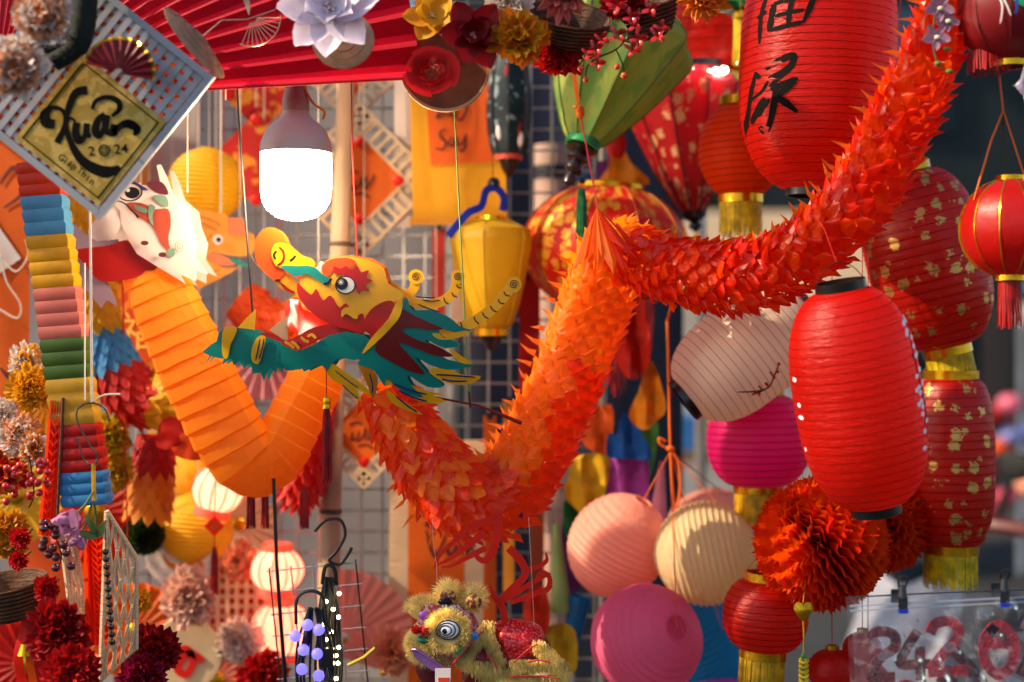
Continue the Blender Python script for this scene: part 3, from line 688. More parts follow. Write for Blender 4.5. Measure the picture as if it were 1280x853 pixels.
t.part('heart', MB().sheet(cr(ht, 4, True), lambda x, z: -3*max(0, 1-(x*x+z*z)/150), 3, 4), GOLD)
t.part('cord', MB().tube([(0, 0, -10), (1, 0, -34), (0, 0, -56)], 1.1, 6).tube([(0, 0, 10), (3, 0, 40)], 0.7, 5), GOLDTH)
t.part('bead', MB().ball((0, 0, -56), 3.4, 10, 8), MATS['green_band'])
mb = MB()
for z in range(6): mb.tube(cr([(-5, -2, -62-z*6), (0, -5, -64-z*6), (5, -2, -62-z*6), (0, 4, -60-z*6)], 3, True), 2.1, 5)
t.part('knot', mb, YELTH)
# ================================================================== the orange paper dragon with a painted card head
def frames(pts, up=Vector((0, 1, 0))):
    P = [Vector(p) for p in pts]; out = []; n = up
    for i, p in enumerate(P):
        t = (P[min(i+1, len(P)-1)]-P[max(i-1, 0)]).normalized()
        n = (n-t*n.dot(t)).normalized()
        out.append((p, t, n, t.cross(n)))
    return out
HY = 2.0
D = Thing('paper_dragon', 'orange paper dragon with a painted card head, teal jaw and a long looped honeycomb body', 'paper dragon', 470, 440, HY)
BODY = [(474, 478, 2.05, 36), (498, 520, 2.06, 44), (535, 578, 2.07, 54), (580, 622, 2.08, 58), (625, 622, 2.1, 56), (662, 575, 2.12, 52), (694, 510, 2.13, 50), (722, 440, 2.14, 50), (748, 370, 2.14, 50), (764, 318, 2.12, 44), (790, 318, 2.1, 42), (830, 334, 2.07, 44),
        (880, 344, 2.03, 48), (935, 345, 1.99, 48), (990, 324, 1.95, 46), (1042, 284, 1.92, 46), (1088, 228, 1.9, 48), (1120, 165, 1.88, 46), (1148, 108, 1.86, 42), (1168, 56, 1.85, 36), (1182, 8, 1.84, 30), (1192, -50, 1.84, 26)]
def bpt(p):
    wv = W(p[0], p[1], p[2])-D.o.location
    return tuple(x/D.k for x in wv)+(p[3]*p[2]/HY,)
path = cr([bpt(p) for p in BODY], 24)
# arc length resample
acc = [0]
for a, b in zip(path, path[1:]): acc.append(acc[-1]+math.dist(a[:3], b[:3]))
def at_s(s):
    s = max(0, min(acc[-1]-1e-6, s)); lo, hi = 0, len(acc)-1
    while hi-lo > 1:
        m = (lo+hi)//2
        if acc[m] <= s: lo = m
        else: hi = m
    u = (s-acc[lo])/max(1e-9, acc[lo+1]-acc[lo])
    return tuple(path[lo][j]+(path[lo+1][j]-path[lo][j])*u for j in range(4))
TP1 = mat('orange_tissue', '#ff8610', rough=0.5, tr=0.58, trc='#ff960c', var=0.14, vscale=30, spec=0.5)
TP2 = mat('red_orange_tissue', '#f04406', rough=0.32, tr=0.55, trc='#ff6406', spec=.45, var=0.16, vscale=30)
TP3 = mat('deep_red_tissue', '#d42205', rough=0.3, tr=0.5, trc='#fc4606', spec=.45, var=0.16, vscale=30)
def scale_mesh(v, material, k):
    rnd = random.Random(v); mb = MB(); U, V = 5, 4; vs = []
    for j in range(V):
        q = j/(V-1)
        for i in range(U):
            u = -1+2*i/(U-1)
            wdt = (1-0.12*q)*(1 if q < 0.99 else 0.8)
            x = u*wdt; y = q*(1.0+0.42*(1-abs(u)))*0.84
            h = (0.95*q*(1-u*u*0.8))+rnd.uniform(-.09, .09)
            vs.append((x, y, h))
    mb.add(vs, [(j*U+i, j*U+i+1, (j+1)*U+i+1, (j+1)*U+i) for j in range(V-1) for i in range(U-1)])
    return mb
pitch = 13.2; Ltot = acc[-1]; s = 6.0; row = 0
SM = {}
for mi, mm in enumerate((TP1, TP2, TP3)):
    for v in range(6): SM[mi, v] = (scale_mesh(v, mm, D.k), mesh_of(scale_mesh(v, mm, D.k), D.k, mm, False, 'scale'))
cells = []; nfr = Vector((0, 1, 0))
while s < Ltot-4:
    p = at_s(s); q = at_s(s+1.5)
    c = Vector(p[:3]); tt = (Vector(q[:3])-c).normalized()
    nfr = (nfr-tt*nfr.dot(tt)).normalized(); bb = tt.cross(nfr)
    Rr = p[3]; n = max(8, int(2*math.pi*Rr/27)); u = s/Ltot
    for k in range(n):
        a = 2*math.pi*(k+0.5*(row % 2))/n
        rad = nfr*math.cos(a)+bb*math.sin(a); tang = -nfr*math.sin(a)+bb*math.cos(a)
        wd = math.pi*Rr/n*(1.08 if 0.28 < u < 0.42 else 0.9)
        rj = random.uniform(0.86, 1.1)
        # opened-out flaps on the tail, closed ones on the neck
        op = 1.0 if 0.30 < u < 0.52 else 1.35
        M3 = Matrix((tang*wd, tt*pitch*1.42, rad*(9*op*rj))).transposed()
        jit = Euler((random.uniform(-.22, .22), random.uniform(-.22, .22), random.uniform(-.22, .22))).to_matrix()
        M4 = (jit @ M3).to_4x4(); M4.translation = c+rad*Rr*0.82
        if u < 0.50: mi = 0 if rad.z > -0.35 or random.random() < 0.35 else 1  # bright orange on top, redder underneath: light and shade put into the colour
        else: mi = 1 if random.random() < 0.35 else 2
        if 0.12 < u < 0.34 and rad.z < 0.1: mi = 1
        if u < 0.2 and random.random() < .6: mi = 1  # redder mix on the lower loop, its glow put into the tissue colour
        wp = D.o.location+(c+rad*Rr)*D.k
        face = -rad.y
        inframe = abs(wp.x)/wp.y < 0.37 and abs(wp.z-CAMZ)/wp.y < 0.245
        cells.append((face+(0 if inframe else -9), mi, random.randrange(6), M4))
    s += pitch; row += 1
cells.sort(key=lambda c: -c[0])
core = MB(); cp = [at_s(x) for x in [i*10 for i in range(int(Ltot/10))]]
rest = {0: MB(), 1: MB(), 2: MB()}
for i, (_, mi, v, M4) in enumerate(cells):
    if i < 290: D.inst('paper_scale', SM[mi, v][1], M4)
    else: rest[mi].merge(SM[mi, v][0], M4)
print('scales', len(cells))
for mi, mm in enumerate((TP1, TP2, TP3)):
    if rest[mi].v: D.part('paper_scales', rest[mi], mm, smooth=False, kind='stuff')
# spine of pointed tips
mb = MB(); s = 120.0; nfr = None
while s < Ltot-8:
    p = at_s(s); q = at_s(s+1.5); c = Vector(p[:3]); tt = (Vector(q[:3])-c).normalized()
    side = Vector((-tt.z, 0, tt.x))
    if s < 470: side = side if side.x < 0 else -side
    else: side = side if side.z > 0 else -side
    h = random.uniform(14, 26); b0 = c+side*p[3]*0.98; yo = Vector((0, -1, 0))*random.uniform(-8, 14); w2 = random.uniform(2.5, 4.5)
    tip = b0+side*h+tt*random.uniform(-5, 9)
    mb.add([b0-tt*w2+yo, b0+tt*w2+yo, b0+side*h*.4+yo*1.1+tt*w2*.6, b0+side*h*.4+yo*1.1-tt*w2*.6, tip+yo], [(0, 1, 2, 3), (3, 2, 4)])
    s += random.uniform(15, 24)
D.part('spine_tips', mb, TP1, smooth=False, kind='stuff')
# peak drawn up to the ribbon: folded flaps hanging from one point
top = Vector(D.loc(748, 256, 36)); rp = random.Random(8)
for k in range(22):
    a = 2*math.pi*k/22+rp.uniform(-.1, .1); ln = rp.uniform(46, 92); sp = rp.uniform(22, 40)
    def pk(aa, u, out=1.0): return top+Vector((math.cos(aa)*sp*u**.8*out+7*u+(ln*.10*u), math.sin(aa)*sp*.8*u**.8*out, -ln*u))
    mb = MB().add([top, pk(a-.2, .45), pk(a, .5, 1.2), pk(a+.2, .45), pk(a-.24, .8), pk(a, .84, 1.25), pk(a+.24, .8), pk(a+rp.uniform(-.1, .1), 1.04, 1.3)], [(0, 1, 2), (0, 2, 3), (1, 4, 5, 2), (2, 5, 6, 3), (4, 7, 5), (5, 7, 6)])
    D.part('gathered_flap', mb, TP1 if math.cos(a) < .3 else TP2, smooth=False)  # orange on the left, redder right: side light put into the colour
# ---- paper-cut feet
FOOT = mat('red_card', '#e2220c', rough=0.5, tr=0.4, trc='#ff4a14')
def foot(ps):
    mb = MB()
    for i, (pts, wd) in enumerate(ps): mb.strip([(D.loc(*p)[0], D.loc(*p)[2]) for p in pts], wd, lambda x, z, o, i=i: (x, -6-o-0.05*i, z), 0.8, taper=False)
    return mb
TP = lambda w: [w, w*1.1, w*.8, w*.5, w*.25]
D.part('claw_foot', foot([([(622, 640), (614, 650), (592, 656), (570, 674), (550, 694), (543, 710)], TP(9)), ([(606, 664), (584, 682), (562, 698), (546, 706)], TP(8)), ([(608, 684), (588, 694), (566, 706), (552, 708)], TP(7)), ([(622, 640), (622, 664), (616, 688), (606, 700), (596, 694), (602, 684)], [11, 10, 10, 8, 6, 3])]), FOOT)
D.part('claw_foot', foot([([(636, 684), (652, 702), (656, 718), (642, 734), (622, 752)], [10, 10, 9, 10, 8]), ([(688, 716), (668, 726), (646, 740), (630, 750)], [3, 6, 7, 6]), ([(690, 732), (662, 744), (638, 752)], [4, 7, 6]), ([(656, 712), (672, 708), (683, 700), (682, 690)], [7, 6, 5, 2]), ([(670, 740), (684, 736), (687, 722), (678, 714), (670, 722)], [6, 7, 6, 5, 3]), ([(624, 752), (616, 742), (613, 730)], [8, 7, 2]), ([(624, 748), (630, 766), (632, 784), (634, 806)], [9, 9, 8, 7])]), FOOT)
# ================================================================== head: shaped card, two mirrored cheeks with a gap between them
hz = lambda pts: [(D.loc(a, b)[0], D.loc(a, b)[2]) for a, b in Z(pts, 240, 220, 2.843)]
C = lambda n, c, **k: mat(n, c, rough=0.3, tr=0.22, var=0.06, spec=0.5, **k)
cY, cO, cR, cT, cDR, cB, cW, cK = C('yellow_card', '#f6b60c'), C('orange_card', '#e8500a'), C('red_card_gloss', '#b8120c'), C('teal_card', '#0c8478'), C('dark_red_card', '#7a0f12'), C('navy_print', '#20246a'), C('white_card', '#ece4da'), C('black_print', '#0d0c0e')
def cheek(side, base=34, off=0):
    """depth of a card cheek: bulges outwards, meets the other near snout and mane edge"""
    cx, cz = D.loc(440, 390)[0], D.loc(440, 390)[2]
    def d(x, z):
        u = (x-cx)/170; v = (z-cz)/95
        return side*(base*max(0.12, 1-0.55*u*u-0.35*v*v)+off)
    return d
def card(name, pts, m, off=0, side=-1, base=34, smooth=True, parent=None, th=0.7, g=12):
    o = cr(hz(pts), 3, True) if smooth else hz(pts)
    return D.part(name, MB().sheet(o, cheek(side, base, off), th, g), m, parent, smooth=True)
def ink(name, strokes, m, off, parent, base=34, side=-1, w_=1.5):
    d = cheek(side, base, off)
    for i, st in enumerate(strokes):
        pts, wd = st
        D.part(name, MB().strip(hz(pts), wd, lambda x, z, o: (x, d(x, z)-o-0.05*i, z), 0.3, per=5), m, parent)
FACE = [(395, 385), (412, 352), (445, 335), (475, 318), (500, 302), (560, 295), (640, 305), (690, 335), (705, 385), (758, 418), (752, 440), (722, 452), (660, 478), (628, 555), (600, 545), (585, 500), (545, 478), (500, 455), (460, 440), (420, 425)]
CHIN = [(45, 625), (75, 600), (97, 588), (105, 560), (125, 540), (170, 540), (230, 547), (270, 570), (330, 592), (345, 612), (395, 622), (440, 602), (500, 567), (560, 555), (620, 565), (665, 600), (630, 640), (585, 655), (545, 645), (515, 655), (492, 690), (470, 668), (440, 680), (410, 695), (400, 680), (372, 690), (345, 690), (322, 660), (310, 700), (292, 680), (275, 700), (265, 730), (255, 698), (225, 702), (220, 662), (195, 685), (182, 658), (157, 672), (150, 648), (115, 672), (122, 650), (75, 642), (50, 672), (70, 640)]
MANE = [(750, 455), (772, 438), (790, 478), (850, 478), (905, 498), (960, 538), (1000, 550), (930, 556), (870, 535), (900, 572), (952, 600), (900, 612), (835, 582), (880, 640), (940, 662), (1008, 670), (930, 688), (860, 675), (800, 645), (850, 705), (897, 745), (840, 748), (770, 705), (790, 750), (825, 785), (760, 770), (700, 720), (690, 745), (655, 690), (600, 668), (620, 640), (680, 560)]
MANER = [(745, 478), (800, 500), (860, 528), (898, 545), (850, 548), (800, 540), (752, 548), (800, 580), (860, 602), (925, 640), (870, 638), (800, 612), (742, 592), (790, 650), (832, 702), (780, 692), (720, 662), (660, 620), (690, 560)]
for sd_ in (1, -1):
    card('face', FACE, cY, 0, sd_)
    card('jaw', CHIN, cT, 2, sd_, smooth=False)
    card('mane', MANE, cT, 4, sd_)
    card('mane_flame', MANER, cDR, 6, sd_)
    card('cheek_patch', [(722, 450), (690, 450), (642, 482), (615, 540), (640, 562), (650, 602), (690, 545), (720, 480)], cR, 3.2, sd_)
# near-side print and pieces
card('forehead_patch', [(474, 325), (500, 303), (560, 296), (592, 312), (572, 330), (522, 335), (492, 366), (476, 350)], cO, 1)
card('lip_band', [(388, 385), (408, 402), (438, 425), (455, 405), (478, 445), (505, 428), (535, 470), (560, 455), (590, 500), (618, 492), (622, 558), (560, 545), (500, 530), (430, 480), (392, 430)], cR, 1.2)
card('lip_curl', [(545, 480), (570, 470), (600, 500), (590, 510), (560, 492), (545, 505)], cY, 2.0)
card('brow', [(514, 325), (540, 336), (556, 325), (575, 338), (597, 324), (610, 347), (637, 340), (630, 366), (652, 376), (626, 390), (640, 412), (612, 410), (602, 424), (582, 380), (550, 358), (520, 352)], cR, 1.6)
EY = D.loc(240+556/2.843, 220+392/2.843); de = cheek(-1, 34, 2.4)
def em(off): return lambda x, z, o: (x, de(x, z)-off-o, z)
eye = D.part('eye', MB().disc((EY[0], EY[2]), 12.6, em(0), 0.3, 24, rz=11.2), cK)
D.part('eye_white', MB().disc((EY[0]+0.4, EY[2]), 11.0, em(0.4), 0.3, 24, rz=9.8), cW, eye)
D.part('pupil', MB().disc((EY[0]-4, EY[2]+1.5), 7.4, em(0.8), 0.3, 20), cK, eye)
mb = MB()
for k in range(4): mb.strip([(EY[0]-5+4*math.cos(k*.785), EY[2]+3.5+4*math.sin(k*.785)), (EY[0]-5-4*math.cos(k*.785), EY[2]+3.5-4*math.sin(k*.785))], 0.7, em(1.2), 0.2)
mb.disc((EY[0]-5, EY[2]+3.5), 1.5, em(1.25), 0.2, 10)
D.part('eye_glint', mb, cW, eye)
card('cheek_fold', [(757, 446), (735, 452), (708, 510), (650, 575), (616, 632), (665, 592), (712, 546), (748, 500)], cY, 7.5)
card('nose_stripe', [(330, 325), (382, 325), (440, 326), (468, 348), (502, 374), (482, 388), (455, 372), (420, 352), (390, 362), (352, 346)], cT, 2)
ink('brow_dot', [([(480, 388), (498, 385), (508, 368)], 3.2), ([(360, 308), (372, 300), (380, 288)], 3.2)], cK, 3, None)
# snout: an outward-curling scroll with a wide orange back
def snd(side, off): return lambda x, z: side*(8+off)+(-6 if side < 0 else 6)
for sd_ in (1, -1):
    o = cr(hz([(232, 272), (238, 222), (268, 190), (305, 190), (332, 215), (346, 246), (392, 285), (440, 315), (436, 352), (402, 380), (345, 332), (332, 356), (300, 371), (270, 345), (240, 312)]), 3, True)
    D.part('snout', MB().sheet(o, snd(sd_, 2), 0.7, 12), cO)
o = cr(hz([(290, 278), (300, 250), (325, 240), (360, 255), (396, 285), (436, 300), (442, 328), (400, 340), (350, 332), (312, 326), (296, 302)]), 3, True)
sn = D.part('nostril_scroll', MB().sheet(o, lambda x, z: -18, 0.8, 0), cY)
mb = MB(); 
for st in ([(306, 300), (300, 284), (310, 270)],): mb.strip(hz(st), 2.6, lambda x, z, o: (x, -18.6-o, z), 0.3)
D.part('nostril', mb, cK, sn)
D.part('nostril_ring', MB().strip(hz([(318, 255), (334, 275), (332, 305), (312, 322)]), 2.6, lambda x, z, o: (x, -18.6-o, z), 0.3), cDR, sn)
o = cr(hz([(215, 282), (228, 308), (270, 348), (310, 392), (352, 422), (400, 436), (408, 400), (372, 372), (342, 336), (320, 340), (298, 372), (262, 345), (236, 318)]), 3, True)
lip = D.part('upper_lip', MB().sheet(o, lambda x, z: -12, 0.8, 0), cY)
D.part('lip_tooth', MB().sheet(hz([(318, 378), (340, 340), (352, 400)]), lambda x, z: -13.5, 0.6, 0), cY, lip)
D.part('lip_red', MB().strip(hz([(300, 372), (322, 378), (340, 402), (372, 418)]), 3.5, lambda x, z, o: (x, -13-o, z), 0.4), cR, lip)
D.part('white_patch', MB().sheet(cr(hz([(438, 350), (455, 330), (470, 308), (484, 320), (478, 345), (462, 350)]), 3, True), lambda x, z: -30, 0.6, 0), cW)  # small white patch on the bridge of the nose
# mouth: a red trough between the cheeks
top = hz([(322, 470), (342, 436), (372, 440), (390, 475), (440, 492), (540, 502), (612, 520)]); bot = hz([(340, 530), (360, 545), (385, 575), (420, 562), (470, 556), (540, 560), (612, 558)])
mb = MB(); v = []; f = []
for i in range(7):
    for j in range(6):
        u = j/5; x = top[i][0]*(1-u)+bot[i][0]*u; z = top[i][1]*(1-u)+bot[i][1]*u
        v.append((x, 14-30*u, z))
f = [(i*6+j, i*6+j+1, (i+1)*6+j+1, (i+1)*6+j) for i in range(6) for j in range(5)]
mb.add(v, f); D.part('mouth', mb, C('scarlet_card', '#d01a0a'))
o = cr(hz([(232, 560), (300, 562), (345, 585), (392, 565), (440, 540), (500, 530), (570, 545), (622, 562), (540, 560), (480, 575), (420, 605), (380, 622), (330, 598)]), 3, True)
D.part('jaw_rim', MB().sheet(o, lambda x, z: -24, 0.7, 0), cR)
mb = MB()
for pts in ([(345, 590), (365, 600), (378, 612)], [(368, 588), (385, 600), (396, 615)], [(402, 572), (415, 585), (430, 590)], [(425, 572), (440, 565), (455, 578)]): mb.strip(hz(pts), 3.4, lambda x, z, o: (x, -36-o, z), 0.3)
D.part('jaw_frill', mb, cY)
D.part('fang', MB().sheet(hz([(172, 542), (205, 505), (238, 474), (232, 552)]), lambda x, z: -20, 0.7, 0), cY)
D.part('fang', MB().sheet(hz([(282, 548), (315, 520), (347, 498), (346, 592)]), lambda x, z: -14, 0.7, 0), C('cream_card', '#d8b080'))
for pts in ([(128, 540), (172, 540), (166, 570), (150, 600), (138, 645), (122, 645), (118, 600)], [(250, 572), (276, 572), (270, 612), (258, 650), (246, 668), (226, 656), (228, 610)]):
    k_ = card('jaw_clasp', pts, cY, 5.5)
ink('clasp_stripe', [([(272, 578), (266, 612), (252, 650)], 1.6), ([(258, 580), (250, 615), (240, 655)], 1.6), ([(360, 598), (375, 608)], 1.6), ([(388, 592), (408, 606)], 1.6)], cB, 6.8, None)
# throat tufts in yellow with navy lines
TUFT = [[(470, 665), (500, 660), (560, 700), (620, 745), (648, 782), (590, 755), (610, 800), (560, 770), (540, 740), (505, 720)], [(600, 668), (640, 680), (668, 720), (650, 790), (630, 740), (612, 700)], [(690, 745), (730, 740), (790, 790), (850, 808), (905, 800), (860, 780), (900, 775), (830, 760), (760, 730), (700, 700)], [(700, 760), (740, 790), (800, 830), (820, 848), (770, 832), (730, 815), (705, 790)],
        [(845, 690), (900, 680), (960, 705), (1028, 712), (990, 738), (930, 738), (880, 722)], [(860, 560), (920, 562), (960, 552), (1000, 552), (930, 580), (880, 580)], [(915, 610), (960, 640), (1000, 668), (950, 660)]]
for i, p in enumerate(TUFT):
    k_ = card('tuft', p, cY if i != 1 else C('amber_card', '#d07a10'), 1.0+0.6*i)
ink('tuft_line', [([(520, 690), (570, 730), (600, 750)], 1.5), ([(545, 740), (575, 770), (600, 790)], 1.5), ([(640, 700), (650, 740), (648, 770)], 1.8), ([(740, 760), (790, 785), (840, 800)], 2), ([(730, 780), (770, 815), (805, 838)], 2), ([(870, 705), (930, 708), (1010, 715)], 2), ([(890, 720), (930, 728), (980, 728)], 2), ([(720, 735), (780, 760), (840, 775)], 2)], cB, 7, None)
# strip of card closing the crown between the two cheeks
crown = hz([(412, 352), (445, 335), (475, 318), (500, 303), (560, 296), (640, 306), (690, 336), (704, 385)]); mb = MB(); v = []
for x, z in crown:
    a = cheek(-1)(x, z); b = cheek(1)(x, z)
    for j in range(5): u = j/4; v.append((x, a+(b-a)*u, z+5*math.sin(math.pi*u)-0.5))
mb.add(v, [(i*5+j, i*5+j+1, (i+1)*5+j+1, (i+1)*5+j) for i in range(len(crown)-1) for j in range(4)])
D.part('crown', mb, cO)
# horns with curled ends and printed stripes
def horn(cl, w0, w1, cc, r, off, stripes):
    d = off
    P = cr(hz(cl), 5); n = len(P); lft = []; rgt = []
    for i in range(n):
        a = Vector(P[max(i-1, 0)]); b = Vector(P[min(i+1, n-1)]); t = (b-a).normalized(); nn = Vector((-t.y, t.x)); ww = (w0+(w1-w0)*i/(n-1))/2
        p = Vector(P[i]); lft.append(p+nn*ww); rgt.append(p-nn*ww)
    c = hz([cc])[0]; mb = MB()
    mb.sheet([(p.x, p.y) for p in lft+rgt[::-1]][::-1], lambda x, z: d+abs(x-P[0][0])*0.04, 0.8, 0)
    h = D.part('horn', mb, cY)
    D.part('horn_curl', MB().disc(c, r, lambda x, z, o: (x, d-1+abs(x-P[0][0])*0.04-o, z), 0.8, 24), cY, h)
    mb = MB(); sp = [(c[0]+r*0.62*(1-k/26)*math.cos(k*0.52), c[1]+r*0.62*(1-k/26)*math.sin(k*0.52)) for k in range(26)]
    mb.strip(sp, 1.1, lambda x, z, o: (x, d-2.2+abs(x-P[0][0])*0.04-o, z), 0.25, per=0)
    for s_ in stripes: mb.strip(hz(s_), 1.5, lambda x, z, o: (x, d-1.2+abs(x-P[0][0])*0.04-o, z), 0.25)
    D.part('horn_stripes', mb, cK, h)
horn([(880, 545), (950, 540), (1015, 512), (1072, 468), (1115, 420), (1140, 392)], 15, 13, (1144, 388), 9.6, -12, [[(1003, 500), (1008, 515), (1022, 528)], [(1032, 485), (1040, 500), (1055, 508)], [(1060, 462), (1070, 478), (1085, 485)], [(1088, 438), (1095, 452), (1110, 455)], [(1108, 412), (1116, 425), (1130, 428)], [(955, 520), (960, 535), (965, 550)]])
horn([(745, 425), (800, 452), (865, 452), (915, 425), (938, 385), (942, 362)], 12, 13, (943, 357), 8.8, 16, [[(892, 430), (898, 448), (912, 455)], [(920, 412), (928, 425), (942, 430)], [(936, 385), (946, 396), (958, 396)], [(815, 438), (850, 445), (880, 440)], [(800, 455), (850, 475), (880, 482)], [(790, 428), (840, 432), (862, 430)]])
horn([(700, 385), (745, 415), (775, 405), (788, 375), (790, 358)], 10, 13, (790, 355), 9.6, 34, [])
# stick under the head and the tassel from the jaw
D.part('stick', MB().tube([D.loc(516, 492, 4), D.loc(600, 508, 10), D.loc(652, 530, 14)], [1.6, 1.6, 3.0], 6), mat('red_stick', '#7a1210', rough=0.5))
tassel(D, *[D.loc(412, 504)[0], D.loc(412, 504)[2]], 96, 6, MATS['red_thread'], capm=GOLD, cord=44, cordm=REDCORD, y=-30)
# cords that carry the dragon
GRC = mat('green_cord', '#7fa048', rough=0.5, tr=0.2)
t = Thing('green_cord', 'thin green cord tied to the dragon stick with a white knot above', 'cord', 576, 250, 1.99)
t.part('cord', MB().tube([t.loc(562, -60), t.loc(565, 60, -10), t.loc(572, 220, -4), t.loc(586, 500, 6)], 1.2, 6), GRC)
t.part('knot', MB().strip([(t.loc(556, 0)[0], t.loc(556, 0)[2]), (t.loc(562, 8)[0], t.loc(562, 8)[2]), (t.loc(570, 2)[0], t.loc(570, 2)[2])], 3, None, 2).strip([(-15, 228), (-13, 242), (-18, 232)], 2.4, None, 2), WHCORD)
t.part('cord_end', MB().tube([t.loc(586, 490, 4), t.loc(588, 510, 4)], 1.8, 5), BLKP)
t = Thing('ribbon', 'orange ribbon narrowing to a red cord that lifts the dragon body', 'ribbon', 725, 150, 2.13)
t.part('ribbon', MB().strip([(t.loc(690, -60)[0], t.loc(690, -60)[2]), (t.loc(701, 0)[0], t.loc(701, 0)[2]), (t.loc(712, 60)[0], t.loc(712, 60)[2]), (t.loc(723, 130)[0], t.loc(723, 130)[2])], [9, 9, 8, 4], None, 1), ORCORD)
t.part('knot', MB().ball(t.loc(725, 140), (6, 5, 9), 8, 6).ball(t.loc(721, 134), (5, 3, 3), 8, 6), ORCORD)
t.part('cord', MB().tube([t.loc(726, 145), t.loc(738, 210), t.loc(748, 262)], 1.1, 5), mat('pink_cord', '#c02840', rough=0.5))
D.part('hanging_cord', MB().tube([D.loc(437, -60), D.loc(440, 180), D.loc(447, 326)], 0.9, 5), REDCORD)
# ================================================================== flowers and fans along the top
def petal(L, Wd, cup, curl, nu=6, nv=8, tip=0.8, ruf=0.0, seed=0, blunt=0.0):
    mb = MB(); v = []; p0 = seed*1.7
    for j in range(nv):
        q = j/(nv-1)
        wdt = Wd*max(0.14, math.sin(math.pi*min(1, q**tip))**0.55)
        if blunt and q > .5: wdt = max(wdt, Wd*blunt)
        for i in range(nu):
            u = -1+2*i/(nu-1)
            e = 1-(0.10 if blunt else 0.02)*u*u+(.07*math.sin(i*2.3+p0)*q if blunt else 0)
            v.append((q*L*e, u*wdt/2, cup*Wd*u*u*(0.25+q*(1-.5*q))+curl*L*q*q+ruf*Wd*math.sin(i*2.1+j*1.1+p0)*q))
    mb.add(v, [(j*nu+i, j*nu+i+1, (j+1)*nu+i+1, (j+1)*nu+i) for j in range(nv-1) for i in range(nu-1)])
    return mb
def flower(name, label, px, py, Y, rings, m, center=None, face=(0, 0), parts=True, group=None, cat='flower', m2=None, seed=1, mats=None, hang=True, stemc=None, blunt=.8):
    """rings of (count, length, width, elevation, cup, curl); the flower looks at the camera, turned by face"""
    t = Thing(name, label, cat, px, py, Y, group)
    rnd = random.Random(seed+int(px)); A = Matrix.Rotation(R(90+face[0]), 4, 'X'); A = Matrix.Rotation(R(face[1]), 4, 'Z') @ A
    j = {}
    for ri, (n, L, Wd, el, cup, curl) in enumerate(rings):
        mm = mats[ri] if mats else (m if ri % 2 == 0 or not m2 else m2)
        ms = [mesh_of(petal(L, Wd, cup, curl, seed=q, ruf=0.0 if parts else 0.12), t.k, mm, True, 'petal') for q in range(2)] if parts else None
        for k in range(n):
            a = 2*math.pi*(k+0.5*(ri % 2))/n+rnd.uniform(-.12, .12); e = R(el+rnd.uniform(-9, 9))
            M = A @ Matrix.Translation((0, 0, ri*1.2)) @ Matrix.Rotation(a, 4, 'Z') @ Matrix.Rotation(-e, 4, 'Y') @ Matrix.Rotation(rnd.uniform(-.2, .2), 4, 'X')
            if parts: t.inst('petal', ms[k % 2], M)
            else: j.setdefault(mm.name, (mm, MB()))[1].merge(petal(L*rnd.uniform(.8, 1.1), Wd*rnd.uniform(.8, 1.15), cup, curl, 6, 5, ruf=0.16, seed=rnd.randrange(99), blunt=blunt), M)
    for mm, mb in j.values(): t.part('petals', mb, mm, kind='stuff')
    if center:
        c = center; mb = MB()
        for k in range(14):
            a = rnd.uniform(0, 6.28); q = c[0]*math.sqrt(rnd.random())
            mb.tube([A @ Vector((0, 0, 1)), A @ Vector((q*math.cos(a), q*math.sin(a), c[0]*1.3))], [0.9, 1.3], 5)
        t.part('stamens', mb, c[1], kind='stuff')
    # a short stem behind
    t.part('stem', MB().tube([A @ Vector((0, 0, 0)), A @ Vector((2, 1, -12)), A @ Vector((4, 6, -30))], 1.6, 6), stemc or STEM)
    return t
STEM = mat('green_stem', '#3c5a28', rough=0.6)
def cloth(n, c, **k): return mat(n, c, rough=0.7, tr=0.28, bump=0.2, bscale=120, var=0.15, vscale=25, **k)
cWhite = cloth('white_petal', '#ded6e6'); cPeach = cloth('peach_petal', '#e0a078'); cPeachW = cloth('cream_petal', '#e8d8cc'); cDred = cloth('dark_red_petal', '#8a0a12'); cRose = cloth('scarlet_petal', '#c01414'); cYel = cloth('yellow_petal', '#e8a81a'); cOr = cloth('orange_petal', '#e0781a'); cPink = cloth('pink_petal', '#d8746a'); cMarg = cloth('marigold_petal', '#d87a14'); cAmb = cloth('amber_petal', '#c87a20')
YEL = mat('stamen_yellow', '#d8c070', rough=0.6)
# crimson pleated fan
FANM = mat('crimson_fan_paper', '#b00624', rough=0.5, tr=0.25, trc='#e01030', bump=0.15, bscale=200, var=0.08)
t = Thing('paper_fan', 'wide crimson pleated paper fan spread above the stall', 'paper fan', -9, 125, 1.88)
N = 78; a0 = 3.0; da = 2.05
for i in range(N):
    x0, x1 = R(a0+da*i), R(a0+da*(i+1)); d0, d1 = (7, -7) if i % 2 else (-7, 7); mb = MB(); v = []
    for j in range(8):
        r = 70+465*j/7; s_ = r/535
        for (x, d) in ((x0, d0), (x1, d1)): v.append((r*math.cos(x), d*s_*1.2+math.sin(j+i*.2)*.8, r*math.sin(x)))
    mb.add(v, [(2*j, 2*j+1, 2*j+3, 2*j+2) for j in range(7)])
    t.part('pleat', mb, FANM, smooth=False)
t.part('guard_stick', MB().tube([(40, -8, 0), (528, -9, 26)], 2.4, 6), FANM)
cord_to_rail(t, 250, 270, REDCORD)
